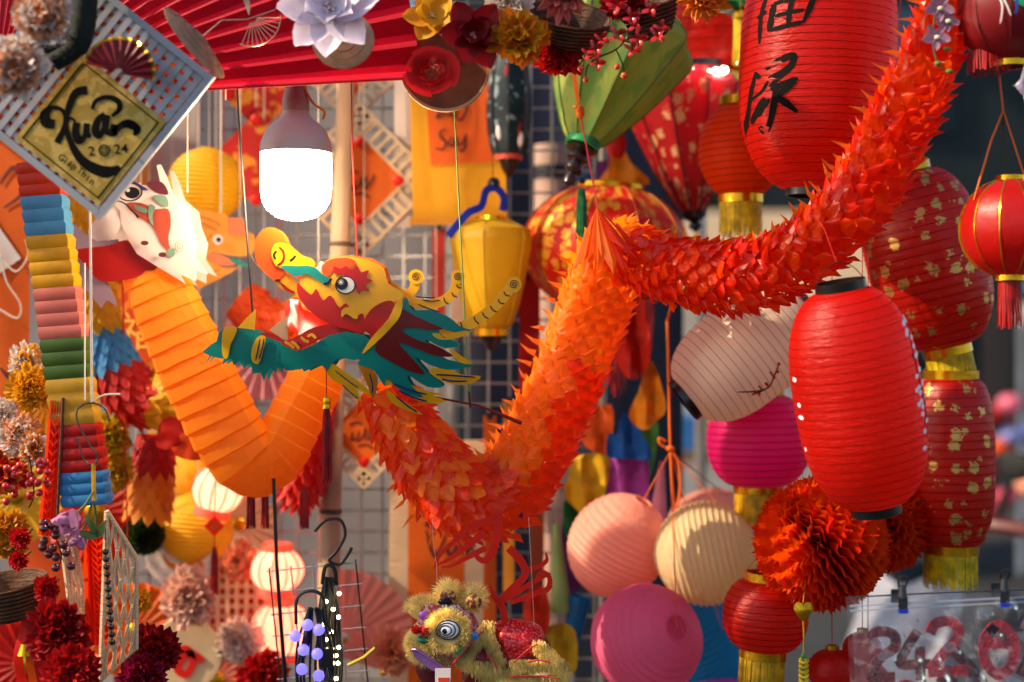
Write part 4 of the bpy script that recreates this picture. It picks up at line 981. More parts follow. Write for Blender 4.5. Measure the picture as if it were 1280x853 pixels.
# gold wire fan ornament
GW = mat('gold_wire', '#c8a080', rough=0.3, metal=0.8)
t = Thing('wire_fan', 'little fan outline of pale gilt wire pinned on the crimson fan', 'ornament', 325, 22, 1.82)
c = t.loc(316, 24)
for k in range(11):
    a = R(-150+k*30 if False else 250+k*11); mb = MB().tube([(c[0]+6*math.cos(a), -6, c[2]+6*math.sin(a)), (c[0]+36*math.cos(a), -8, c[2]+36*math.sin(a))], 0.5, 5); t.part('wire', mb, GW)
t.part('rim_wire', MB().tube([(c[0]+36*math.cos(R(a)), -8, c[2]+36*math.sin(R(a))) for a in range(246, 368, 8)], 0.6, 5), GW)
t.part('stalk', MB().tube([t.loc(250, 50, -4), t.loc(262, 40, -4), t.loc(278, 27, -6), t.loc(310, 26, -6), t.loc(345, 14, -6)], 0.9, 6), GW)
for k in range(9):
    a = R(20+k*10); t.part('wire', MB().tube([(c[0]-4, -5, c[2]+4), (c[0]-14+44*math.cos(a)*.3, -6, c[2]+40*math.sin(a))], 0.5, 5), GW)
# little conical hats
STRAW = mat('straw', '#b08868', rough=0.7, bump=0.4, bscale=90, var=0.2, vscale=40)
def cone_hat(label, px, py, Y, r, h, rot):
    t = Thing('conical_hat', label, 'hat', px, py, Y, None, rot)
    t.part('brim', MB().lathe([(0.3, h), (r*.5, h*.5), (r*.97, 1), (r, 0), (r*.96, .6), (r*.5, h*.5-1), (0.3, h-1.2)], 48, lambda a, i: 1+.006*math.sin(a*30)), STRAW)
    for k in range(4): t.part('hoop', ring(MB(), r*(.25+.24*k), h*(1-(.25+.24*k))-.6, h*(1-(.25+.24*k))+.5, .8, 40), mat('straw_hoop', '#8a6448', rough=0.7))
    return t
cone_hat('miniature conical straw hat seen edge-on on the crimson fan', 243, 54, 1.82, 55, 15, tuple(Vector((0.78, -0.16, 0.58)).to_track_quat('Z', 'Y').to_euler()))
cone_hat('miniature conical straw hat under the white magnolia', 429, 50, 1.84, 39, 15, (R(78), 0, 0))
t = flower('magnolia', 'white waxy magnolia with broad petals on the crimson fan', 412, 12, 1.8, [(8, 66, 44, 8, .22, .10), (6, 48, 36, 34, .28, .12)], cWhite, (9, mat('pale_stamen', '#e0c8c8', rough=.6)), (-8, 0))
# yellow and red flowers
flower('yellow_flower', 'golden yellow flower with rounded petals beside the fan edge', 540, 22, 1.86, [(6, 38, 30, 10, .15, .05), (5, 30, 26, 30, .2, .1)], cYel, (5, YEL), (-12, 10))
flower('red_magnolia', 'deep red velvet magnolia with six wide petals above the wood slice', 592, 46, 1.84, [(6, 48, 36, 8, .25, .05), (5, 32, 28, 40, .3, .1)], cDred, (5, mat('pink_stamen', '#d09080', rough=.6)), (-6, 6))
t = Thing('paper_rose', 'dark red rose with tightly wound petals at the fan corner', 'flower', 538, 88, 1.82)
for k in range(22):
    a = k*2.4; q = 4+k*1.35; rr = q; mb = MB(); v = []
    for i in range(7):
        u = (i/6-.5)*1.5
        for j in range(4):
            z = j/3; r_ = rr*(.72+.42*z*z); v.append((r_*math.cos(a+u), -(16-k*.65)*z+6, r_*math.sin(a+u)*.92))
    mb.add(v, [(i*4+j, i*4+j+1, (i+1)*4+j+1, (i+1)*4+j) for i in range(6) for j in range(3)])
    t.part('petal', mb, cRose)
t = Thing('wood_slice', 'round wooden slice with pale rim under the red flowers', 'wood slice', 556, 84, 1.9, None, (R(90), 0, 0))
t.part('disc', MB().lathe([(0.1, 3), (52, 3), (54, 1), (54, -5), (0.1, -5)], 48, lambda a, i: 1+.02*math.sin(a*3)), mat('wood_face', '#8a5030', rough=.7, bump=.4, bscale=60, var=.3, vscale=25))
t.part('bark_rim', ring(MB(), 55, -5, 4, 2.5, 48), mat('pale_bark', '#c8a070', rough=.8, bump=.5))
def fluffy(name, label, px, py, Y, r, m, m2=None, n=5, face=(0, 0), center=None, seed=1, pointed=False):
    rings = [(int(9+n-q), r*(1.02-.10*q), r*(.36 if pointed else .66)*(1-.07*q), 6+q*(74/n), .12, .16-.02*q) for q in range(n)]
    return flower(name, label, px, py, Y, rings, m, center, face, False, m2=m2, seed=seed, blunt=0 if pointed else .8)
fluffy('carnation', 'white ruffled carnation beside the marigold and red magnolia', 635, 6, 1.86, 34, cPeachW, None, 6)
fluffy('marigold', 'orange and yellow marigold with loose ruffled petals', 648, 52, 1.84, 40, cMarg, cYel, 4, (-10, 0), (5, mat('brown_stamen', '#5a3010', rough=.7)))
fluffy('dahlia', 'salmon pink dahlia tied above the orange ribbon', 703, -8, 1.82, 40, cPink, None, 6, pointed=True)
fluffy('red_blossom', 'bright red ruffled blossom behind the orange ribbon', 700, 66, 1.9, 34, cRose, None, 5)
fluffy('red_blossom', 'small dark red ruffled blossom between marigold and orange ribbon', 672, 50, 1.94, 30, cDred, None, 4)
fluffy('orange_dahlia', 'light orange dahlia with pointed petals above the red lantern', 876, -2, 1.9, 40, cOr, None, 4, pointed=True)
fluffy('red_blossom', 'dark red blossom cluster above the berry branch', 780, 0, 1.9, 32, cDred, cRose, 4)
# woven baskets
WICK = mat('dark_wicker', '#5a3518', rough=.7, bump=.8, bscale=70, bstretch=(1, 1, 3), var=.35, vscale=40)
def basket(label, px, py, Y, r, h, rot, m=WICK, n=9):
    t = Thing('wicker_basket', label, 'basket', px, py, Y, None, rot)
    body = t.part('wall', MB().lathe([(0.1, -h), (r*.55, -h), (r*.8, -h*.6), (r*.96, -h*.1), (r, 0), (r*.94, 0), (r*.75, -h*.6), (0.1, -h*.92)], 40, lambda a, i: 1+.02*math.sin(a*20)), m)
    for k in range(n):
        u = k/(n-1); z = -h*(1-u); rr = r*(.56+.45*math.sqrt(u))
        t.part('cane_row', MB().tube([(rr*1.0*math.cos(a*.2)+0.8*math.sin(a*5)*math.cos(a*.2), rr*math.sin(a*.2)+0.8*math.sin(a*5)*math.sin(a*.2), z) for a in [i*.785 for i in range(41)]], 1.7, 5), m, body)
    return t
basket('dark shallow wicker basket behind the pink dahlia', 712, 18, 1.9, 54, 42, (R(30), R(10), 0))
basket('brown twig basket behind the berry branch', 800, 6, 1.94, 46, 40, (R(20), R(-14), 0))
# berry branch
BER = mat('red_berry', '#c01414', rough=.3, coat=.4); BRN = mat('twig_brown', '#2c1a12', rough=.7)
t = Thing('berry_branch', 'dark twig with red berries hanging before the green silk lantern', 'branch', 750, 60, 1.86)
tw = MB(); 
for pts in ([(800, 10), (785, 45), (770, 62), (748, 72), (735, 82), (732, 95)], [(770, 62), (778, 80), (780, 92)], [(748, 72), (730, 74), (724, 84)], [(785, 45), (765, 40), (752, 32)], [(790, 30), (806, 36), (822, 40)]):
    tw.tube(cr([t.loc(*p) for p in pts], 4), 1.1, 5)
t.part('twig', tw, BRN)
for i, (x, y, r_) in enumerate(((732, 100, 4), (726, 86, 4.5), (771, 84, 4.2), (780, 95, 4.4), (744, 62, 9), (752, 50, 8), (747, 80, 8), (772, 45, 9), (790, 62, 9), (798, 50, 9), (821, 45, 9), (826, 36, 8), (789, 22, 9), (792, 32, 8), (770, 8, 10), (812, 12, 9), (736, 68, 8))):
    m_ = BER if r_ > 5 else mat('orange_berry', '#d04a14', rough=.3, coat=.4)
    if r_ > 5:
        mb = MB()
        for k in range(4): mb.merge(petal(r_*1.3, r_*1.2, .4, .2, 4, 4), Matrix.Translation(t.loc(x, y, -4)) @ Matrix.Rotation(k*1.57+i, 4, 'Y') @ Matrix.Rotation(-.7, 4, 'X') @ Matrix.Rotation(R(40), 4, 'Y'))
        t.part('bud', mb, m_)
    else: t.part('berry', MB().ball(t.loc(x, y, -2), r_, 10, 8), m_)
mb = MB().merge(petal(30, 20, .2, .1), Matrix.Translation(t.loc(766, 26, -2)) @ Matrix.Rotation(R(60), 4, 'Y') @ Matrix.Rotation(R(80), 4, 'X')); t.part('leaf', mb, mat('pale_leaf', '#7a9040', rough=.5, tr=.3))
# orchid spray by the dragon tail
OR1 = cloth('mauve_petal', '#a07890'); 
t = Thing('orchid_spray', 'dusty mauve orchid spray with green buds on the dragon tail end', 'orchid', 1165, 40, 1.78)
t.part('stem', MB().tube(cr([t.loc(1180, -40), t.loc(1170, 10), t.loc(1166, 50), t.loc(1172, 80), t.loc(1184, 90)], 5), 1.0, 6), STEM)
for (x, y, s_) in ((1172, 10, 1), (1168, 46, .95), (1182, 26, .8)):
    mb = MB()
    for k, (a, L_, w_) in enumerate(((90, 20, 12), (20, 20, 14), (160, 20, 14), (230, 18, 9), (310, 18, 9))): mb.merge(petal(L_*s_, w_*s_, .2, .15), Matrix.Translation(t.loc(x, y, -5)) @ Matrix.Rotation(R(a), 4, 'Y') @ Matrix.Rotation(R(90), 4, 'X'))
    f_ = t.part('bloom', mb, OR1); t.part('lip', MB().ball(t.loc(x+1, y+3, -9), (4, 4, 3), 8, 6), mat('cream_lip', '#d8c8a0', rough=.5), f_)
for (x, y) in ((1186, 90), (1183, 62), (1172, 80)): t.part('bud', MB().ball(t.loc(x, y, -3), (5, 3, 3), 8, 6), mat('green_bud', '#5a7a2c', rough=.5))
# small magnolia at the right edge by the cords
flower('magnolia', 'pale pink magnolia at the orange cords of the gilt-ribbed lantern', 1284, 108, 1.78, [(6, 30, 22, 20, .25, .1)], cWhite, (4, YEL), (0, 20))
# row of little lit bulbs
t = Thing('light_string', 'row of small glowing white bulbs under the bright red lantern', 'string lights', 880, 92, 2.5)
LIT = mat('lit_bulb', '#fff2dc', emit=18)
for i, (x, y) in enumerate(((866, 89), (876, 92), (886, 92), (895, 90), (905, 88), (926, 78))):
    t.part('bulb', MB().ball(t.loc(x, y), 4.6, 10, 8), LIT)
t.part('cable', MB().tube(cr([t.loc(840, 70), t.loc(866, 84), t.loc(895, 84), t.loc(940, 70), t.loc(1000, 10), t.loc(1010, -60)], 5), .9, 5), BLKP)
# ================================================================== left side: sign, bulb, paper dragons, flowers
def text_mb(s_, size, x, y, rot=0.0, mp=None, bold=0.0, th=0.4):
    """letters from the built-in font, placed in photo-pixel units"""
    cu = bpy.data.curves.new('lettering', 'FONT'); cu.body = s_; cu.size = size; cu.align_x = 'CENTER'; cu.align_y = 'CENTER'; cu.resolution_u = 3; cu.offset = bold; cu.fill_mode = 'FRONT'
    o = bpy.data.objects.new('lettering', cu); col.objects.link(o); bpy.context.view_layer.update()
    me = bpy.data.meshes.new_from_object(o.evaluated_get(bpy.context.evaluated_depsgraph_get()))
    mb = MB(); ca, sa = math.cos(rot), math.sin(rot)
    v = []
    for p in me.vertices:
        a, b = x+p.co.x*ca-p.co.y*sa, y+p.co.x*sa+p.co.y*ca; v.append(mp(a, b, th) if mp else (a, -th, b))
    mb.add(v, [tuple(q.vertices) for q in me.polygons])
    bpy.data.objects.remove(o); bpy.data.curves.remove(cu); bpy.data.meshes.remove(me)
    return mb
# ---- square sign with woven frame
t = Thing('new_year_sign', 'square hanging sign with gold panel lettered Xuân 2024 in a white woven frame', 'sign', 126, 273, 1.76, None, (0, R(-51.3), 0))
WV = mat('silver_weave', '#b8b4b8', rough=.35, tr=.12, var=.15, vscale=30); GR = mat('grey_frame', '#98989c', rough=.5)
for i in range(15):
    p_ = 14+i*14.2
    t.part('lattice_strip', MB().box((p_, 2.5, 112), (7.8, .7, 222)), WV); t.part('lattice_strip', MB().box((112, 1.2, p_), (222, .7, 7.8)), WV)
for (c, d) in (((112, 0, 3), (230, 8, 9)), ((112, 0, 222), (230, 8, 9)), ((3, 0, 112), (9, 8.4, 212)), ((222, 0, 112), (9, 8.4, 212))): t.part('frame_bar', MB().box(c, d), GR)
t.part('backing', MB().box((112, 7, 112), (214, 1, 214)), mat('glitter_backing', '#a81810', rough=.35, tr=.4, c2='#e8983a', c2amt=.5, c2scale=160, var=.3, vscale=90, spec=.6, metal=.15))
GP = mat('gold_panel', '#a8842c', rough=.4, metal=.25, c2='#c09a48', c2amt=.4, c2scale=70, var=.12, vscale=15)
t.part('panel', MB().box((78, -1.5, 78), (134, 2, 134)), GP)
mb = MB()
for (c, d) in (((78, -3, 18), (122, .6, 2)), ((78, -3, 138), (122, .6, 2)), ((18, -3, 78), (2, .6, 118)), ((138, -3, 78), (2, .6, 118))): mb.box(c, d)
for q in range(4):
    c, d = (((78, -3, 18), (122, .6, 1.6)), ((78, -3, 138), (122, .6, 1.6)), ((18, -3, 78), (1.6, .6, 118)), ((138, -3, 78), (1.6, .6, 118)))[q]
    t.part('border_line', MB().box(c, d), INK)
def sg(px, py):
    dx, dz = px-126, 273-py; return (dx*.6252+dz*.7804, -dx*.7804+dz*.6252)
def sz(pts): return [sg(a/3.878, b/3.878) for a, b in pts]
XU = [([(425, 440), (372, 452), (338, 520), (322, 600), (345, 690), (392, 770), (452, 815), (522, 836), (585, 815)], [9, 8, 7, 5, 6, 9, 11, 12, 5]), ([(268, 604), (228, 596), (222, 556), (254, 526), (298, 532), (322, 570), (316, 622), (280, 695)], [9, 11, 10, 5, 4, 5, 6, 7]), ([(322, 600), (345, 575), (370, 592)], [3, 3, 2]),
      ([(375, 596), (370, 645), (386, 682), (412, 665), (424, 600)], [7, 8, 9, 5, 5]), ([(424, 600), (424, 650), (445, 662)], [6, 7, 4]), ([(512, 556), (476, 590), (466, 640), (486, 660), (512, 610), (522, 560)], [6, 7, 8, 6, 4, 5]), ([(522, 560), (514, 625), (535, 650), (560, 630)], [7, 7, 5, 4]), ([(450, 532), (468, 492), (520, 474), (574, 492), (582, 532), (545, 565)], [3, 4, 5, 6, 5, 3]),
      ([(560, 605), (552, 650), (580, 618), (625, 602), (668, 628), (652, 658)], [7, 8, 6, 9, 8, 3])]
for i, (p, w_) in enumerate(XU):
    t.part('brush_stroke', MB().strip(sz(p), [q_*1.25 for q_ in w_], lambda x, z, o, i=i: (x, -2.6-o-.06*i, z), .4), INK)
rt = math.atan2(*[sg(10, 0)[1]-sg(0, 0)[1], sg(10, 0)[0]-sg(0, 0)[0]])
mp_ = lambda a, b, o: (a, -2.7-o, b)
for ch, x in (('2', 115.5), ('2', 147.5), ('4', 156.5)):
    t.part('digit', text_mb(ch, 17, *sg(x, 190-(x-115)*.07), rt+R(4), mp_, .25), INK)
c = sg(131, 188.5)
t.part('coin_zero', MB().tube([(c[0]+6.5*math.cos(a*.35), -3, c[1]+6.5*math.sin(a*.35)) for a in range(19)], 1.0, 5).strip([(c[0]-4, c[1]), (c[0], c[1]+4), (c[0]+4, c[1]), (c[0], c[1]-4), (c[0]-4, c[1])], 1.3, mp_, .4, per=0, taper=False), INK)
for i, ch in enumerate('Giáp'): t.part('letter', text_mb(ch, 12, *sg(78+i*5.2, 198+i*3.6), rt+R(-35), mp_, .2), INK)
for i, ch in enumerate('Thìn'): t.part('letter', text_mb(ch, 12, *sg(101+i*5.0, 214+i*4.6), rt+R(-35), mp_, .2), INK)
t.part('hanging_cord', MB().tube([(222, 2, 222), (300, 2, 320)], .8, 5), WHCORD)
# small red fan on the sign
t = Thing('paper_fan', 'small dark red folding fan with gold edge on the woven sign frame', 'paper fan', 148, 92, 1.72, None, (0, R(14), 0))
for i in range(22):
    a0_, a1_ = R(2+8*i), R(2+8*(i+1)); d0, d1 = (2, -2) if i % 2 else (-2, 2); v = []
    for r_ in (6, 24, 43): v += [(r_*math.cos(a0_), d0*r_/43, r_*math.sin(a0_)), (r_*math.cos(a1_), d1*r_/43, r_*math.sin(a1_))]
    pl = t.part('pleat', MB().add(v, [(0, 1, 3, 2), (2, 3, 5, 4)]), mat('dark_red_paper', '#7a0812', rough=.5), smooth=False)
    v = []
    for r_ in (43, 46.5): v += [(r_*math.cos(a0_), d0, r_*math.sin(a0_)), (r_*math.cos(a1_), d1, r_*math.sin(a1_))]
    t.part('gold_edge', MB().add(v, [(0, 1, 3, 2)]), GOLD, pl, smooth=False)
# peonies and fir branch
fluffy('peony', 'white and peach peony nearest the dark branch on the sign', 55, 22, 1.7, 40, cPeachW, cPeach, 6, (-10, 0))
fluffy('peony', 'white and peach peony below the other, beside the branch tip', 20, 88, 1.7, 42, cPeachW, cPeach, 6, (-5, 10), seed=4)
t = Thing('garland_branch', 'thick dark green garland branch curving over the sign', 'branch', 90, 40, 1.73)
mb = MB()
for pts, rr in (([(108, -40), (106, 0), (102, 40), (92, 62), (64, 80)], [17, 16, 15, 12, 3]), ([(95, 58), (70, 62), (32, 61)], [6, 6, 3])):
    P = cr([t.loc(*p) for p in pts], 6); mb.tube(P, [rr[min(len(rr)-1, int(i/6))] for i in range(len(P))], 12)
    for i, p in enumerate(P):
        r_ = rr[min(len(rr)-1, int(i/6))]
        for k in range(40):
            a = random.uniform(0, 6.28); d = Vector((math.cos(a), math.sin(a), random.uniform(-.6, .6))); q = Vector(p)+d*r_*.9; e = q+d*3+Vector((0, 0, random.uniform(-3, 3))); s_ = d.orthogonal().normalized()*.8
            mb.add([q-s_, q+s_, e], [(0, 1, 2)])
t.part('branch', mb, mat('dark_green_plush', '#101c14', rough=.8, var=.4, vscale=60))
# ---- lit bulb
t = Thing('light_bulb', 'lit white bulb with broad diffuser hanging in front of the bamboo pole', 'light bulb', 370, 200, 1.97)
WPL = mat('white_plastic', '#b8aea6', rough=.35)
t.part('diffuser', MB().lathe([(.1, 7), (40, 7), (44, 6.8), (44.5, -20), (44, -40), (42, -52), (36, -63), (24, -72), (10, -75.5), (.1, -76)], 40), mat('lit_diffuser', '#fff6e8', emit=40, ecol='#ffe4c0', rough=.4))
t.part('housing', MB().lathe([(44.6, 8), (45, 12), (43.5, 22), (38, 36), (28, 46), (20, 52), (17, 58), (16, 62)], 40), WPL)
t.part('collar', MB().lathe([(16.5, 60), (17, 74), (15, 84), (13, 90), (11, 96), (.1, 97)], 24), mat('grey_socket', '#9a928c', rough=.5))
sc_ = MB().lathe([(13+(.8 if i % 2 else 0), 84+i*2) for i in range(8)], 24); t.part('screw_base', sc_, WM)
t.part('cable', MB().tube(cr([(0, 0, 96), (-3, 2, 130), (2, 2, 180), (0, 0, (RAIL-t.o.location.z)/t.k)], 5), 1.8, 6), WHCORD)
t.part('wire_tie', MB().tube(cr([(10, -8, 92), (22, -6, 70), (36, -4, 60), (34, -4, 50)], 4), 1.8, 6), mat('yellow_tie', '#d8a820', rough=.4))
# ---- rainbow accordion streamer
t = Thing('accordion_streamer', 'long accordion paper streamer in bands of red, blue, yellow, pink and green', 'streamer', 80, 420, 1.98)
RB = [('#d83a10', 205, 247), ('#58a0c8', 247, 296), ('#e0a810', 296, 361), ('#d87868', 361, 424), ('#4a6a20', 424, 474), ('#d0a028', 474, 531), ('#b81410', 531, 590), ('#3a88c0', 590, 632)]
def rx(y): return 50+(y-205)*.1415
def rw(y): return 26+(y-205)*.008
for i, (c, y0, y1) in enumerate(RB):
    m_ = mat('streamer_'+c.strip('#'), c, rough=.45, tr=.35, var=.1, vscale=30); mb = MB(); v = []; n = max(2, round((y1-y0)/16.5)); rows = n*4
    for j in range(rows+1):
        y = y0+(y1-y0)*j/rows; ph = (j % 4)/4; e = 1+.10*(1-ph)*(1 if j % 4 else -.2); dip = 3.2*ph
        for k in range(16):
            a = 2*math.pi*k/16; ca, sa = math.cos(a), math.sin(a); q = 1/max(abs(ca), abs(sa))**.75
            x = rx(y)+rw(y)*e*ca*q; p = t.loc(x, y+dip-1+(x-rx(y))*-.08); v.append((p[0]+.7*noise.noise((k, j*.7, i)), sa*q*17*e, p[2]))
    mb.add(v, [(j*16+k, j*16+(k+1) % 16, (j+1)*16+(k+1) % 16, (j+1)*16+k) for j in range(rows) for k in range(16)])
    t.part('paper_band', mb, m_)
t.part('hanging_cord', MB().tube([t.loc(50, 205), t.loc(47, -60)], .7, 5), WHCORD)
t.part('hanging_cord', MB().tube([t.loc(112, 330, -20), t.loc(112, 500, -20)], 1.0, 5), WHCORD)
# ---- pale dragon with orange accordion body
OA = mat('orange_accordion_paper', '#ffa624', rough=.5, tr=.6, trc='#ffa01c', var=.08, vscale=20)
OB = Thing('paper_dragon', 'white-faced paper dragon with a smooth orange accordion body', 'paper dragon', 250, 470, 2.1)
PTH = cr([OB.loc(*p[:2], p[2])+(p[3],) for p in ((188, 335, 0, 38), (208, 382, 0, 42), (232, 436, 4, 45), (258, 492, 8, 46), (284, 545, 14, 46), (310, 582, 20, 42), (338, 572, 34, 38), (360, 530, 46, 36), (384, 484, 56, 36), (398, 450, 62, 32))], 60)
ac2 = [0]
for a, b_ in zip(PTH, PTH[1:]): ac2.append(ac2[-1]+math.dist(a[:3], b_[:3]))
pit = 21.0; fold = 0; rows_ = []
sA = 0.0
import bisect
while sA < ac2[-1]-1:
    i = min(len(PTH)-2, bisect.bisect(ac2, sA)-1); rows_.append((PTH[i], i)); sA += pit/4
nf = Vector((0, 1, 0)); v = []; segs = []; fr = []
for r_i, (p, i) in enumerate(rows_):
    c = Vector(p[:3]); tt = (Vector(PTH[min(i+4, len(PTH)-1)][:3])-Vector(PTH[max(i-4, 0)][:3])).normalized(); nf = (nf-tt*nf.dot(tt)).normalized(); fr.append((c, tt, nf.copy(), tt.cross(nf), p[3]))
nb = 0
for s0 in range(0, len(fr)-4, 4):
    mb = MB(); v = []
    for r_i in range(s0, s0+5):
        c, tt, n_, b_, rr = fr[r_i]; ph = (r_i-s0)/4; e = .97+.07*ph if r_i < s0+4 else .97
        for k in range(24):
            a = 2*math.pi*k/24; q = 1/max(abs(math.cos(a)), abs(math.sin(a)))**.35
            v.append(c+(n_*math.cos(a)*.8+b_*math.sin(a))*rr*e*q+tt*(1.2*noise.noise((k*.6, r_i*.3, 3))+ (3.5*ph if r_i < s0+4 else 0)))
    mb.add(v, [(j*24+k, j*24+(k+1) % 24, (j+1)*24+(k+1) % 24, (j+1)*24+k) for j in range(4) for k in range(24)])
    OB.part('fold', mb, OA, smooth=False)
q6 = lambda pts: [(OB.loc(a, b_)[0], OB.loc(a, b_)[2]) for a, b_ in Z(pts, 0, 180, 3.878)]
WC = mat('white_face_card', '#e6dcd8', rough=.4, tr=.45, trc='#fff0e0', var=.04)
def oc(name, pts, m, d, parent=None, smooth=True, bend=0):
    x0 = q6([(800, 0)])[0][0]
    return OB.part(name, MB().sheet(cr(q6(pts), 3, True) if smooth else q6(pts), lambda x, z: d+bend*((x-x0)/50)**2, .6, 10), m, parent)
WF = [(575, 290), (612, 190), (645, 178), (700, 215), (765, 215), (812, 205), (795, 120), (815, 118), (845, 180), (872, 262), (942, 322), (955, 400), (988, 480), (975, 555), (1035, 640), (980, 618), (978, 672), (905, 640), (932, 686), (860, 640), (780, 592), (700, 542), (655, 470), (622, 400), (616, 335)]
face_ = oc('face', WF, WC, -36, bend=5, smooth=False); oc('face', WF, WC, 30, bend=-5, smooth=False)
oc('cheek_print', [(650, 300), (720, 300), (790, 330), (850, 330), (862, 400), (850, 470), (860, 530), (820, 500), (790, 440), (760, 400), (700, 360), (660, 330)], mat('brick_print', '#b04a34', rough=.45, tr=.25), -37.2, face_, bend=5)
oc('brow_print', [(630, 195), (660, 185), (720, 215), (755, 240), (700, 235), (650, 215)], mat('indigo_print', '#2c2c7a', rough=.45, tr=.1), -37.4, face_, bend=5)
oc('crest_print', [(745, 210), (790, 195), (830, 210), (850, 260), (790, 250)], mat('plum_print', '#5a2030', rough=.45, tr=.1), -37.4, face_, bend=5)
for p in ([(760, 310), (790, 320), (775, 360), (780, 410), (760, 380)], [(690, 310), (750, 330), (745, 350), (700, 335)], [(780, 265), (840, 270), (850, 320), (800, 300)], [(850, 520), (880, 520), (875, 555), (845, 550)]): oc('green_print', p, mat('sage_print', '#7a9a84', rough=.45, tr=.25), -38.0, face_, bend=5)
e = q6([(672, 250)])[0]
em2 = lambda off: (lambda x, z, o: (x, -41-off-o, z))
ey = OB.part('eye', MB().disc(e, 15, em2(0), .3, 24, rz=11), WC, face_); OB.part('eye_outline', MB().tube([(e[0]+15*math.cos(a*.4), -41.6, e[1]+11*math.sin(a*.4)) for a in range(17)], .9, 5), cK, face_)
OB.part('pupil', MB().disc((e[0]+3, e[1]-1), 9, em2(.5), .3, 20, rz=7), cK, face_); OB.part('eye_glint', MB().disc((e[0]-2, e[1]+2), 2.4, em2(.9), .3, 12), WC, face_)
for p in ((742, 492), (826, 547)): c = q6([p])[0]; OB.part('nostril', MB().disc(c, 4.8, em2(0), .3, 14, rz=3), mat('brown_print', '#5a1c14', rough=.5), face_)
mb = MB().strip(q6([(580, 290), (640, 300), (690, 345), (712, 372)]), [1, 1.6, 2, 3], em2(0), .3); OB.part('mouth_line', mb, cK, face_)
sp = q6([(905, 510)])[0]; OB.part('scroll_print', MB().strip([(sp[0]+7*(1-k/30)*math.cos(k*.5), sp[1]+9*(1-k/30)*math.sin(k*.5)) for k in range(30)], .8, em2(-3), .2, per=0), MATS['sage_print'], face_)
RC = mat('red_collar_card', '#a8100c', rough=.4, tr=.35, trc='#e01a0c')
o = q6([(400, 528), (480, 510), (560, 500), (640, 475), (670, 500), (705, 545), (795, 600), (720, 640), (640, 665), (520, 670), (455, 600)])
OB.part('collar', MB().sheet(cr(o, 3, True), lambda x, z: -30, .7, 0), RC)
LV = mat('lilac_card', '#a08494', rough=.5, tr=.35)
OB.part('jaw', MB().sheet(q6([(305, 612), (350, 530), (345, 480), (390, 395), (440, 440), (500, 480), (600, 470), (620, 520), (540, 560), (520, 640), (560, 690), (600, 792), (545, 760), (520, 800), (440, 700), (360, 660), (350, 635)]), lambda x, z: -26, .7, 0), LV)
OB.part('jaw', MB().lathe([(30, -8), (34, 0), (34, 14), (31, 22)], 28).xf(Matrix.Translation((OB.loc(150, 288)[0], 0, OB.loc(150, 288)[2])) @ Matrix.Rotation(R(-40), 4, 'Y')), WC)
OB.part('mouth_pad', MB().ball(OB.loc(146, 268, -6), (22, 20, 14), 14, 10), mat('gold_glitter', '#a87818', rough=.4, metal=.4, bump=.8, bscale=200, c2='#5a3c08', c2amt=.4, c2scale=120))
for x, s_ in ((112, 0), (232, 10)): OB.part('hanging_cord', MB().tube([OB.loc(x+100*(s_ > 0)*0, 330 if not s_ else 240, s_), OB.loc(x, -80, s_)], .8, 5), WHCORD)
OB.part('hanging_cord', MB().tube([OB.loc(276, 120, 30), OB.loc(276, -80, 30)], .8, 5), WHCORD)
for x in (308, 326, 376): tassel(OB, OB.loc(x, 612)[0], OB.loc(x, 612)[2], 52, 5, MATS['red_thread'], y=30, cord=14, cordm=REDCORD)
# dark rod holding it up
solo('support_rod', 'thin black rod rising to the orange accordion dragon', 'rod', MB().tube([(0, 0, 0), (4, 0, -110), (20, 0, -330)], [2.2, 2.4, 2.8], 8), BLKP, 342, 598, 2.1)
solo('black_cord', 'black cord hanging from above beside the lit bulb', 'cord', MB().tube(cr([(0, 0, 200), (3, 0, 0), (12, 0, -140), (24, 0, -310)], 6), 1.4, 6), mat('black_cable', '#14120f', rough=.5), 293, 100, 2.02)
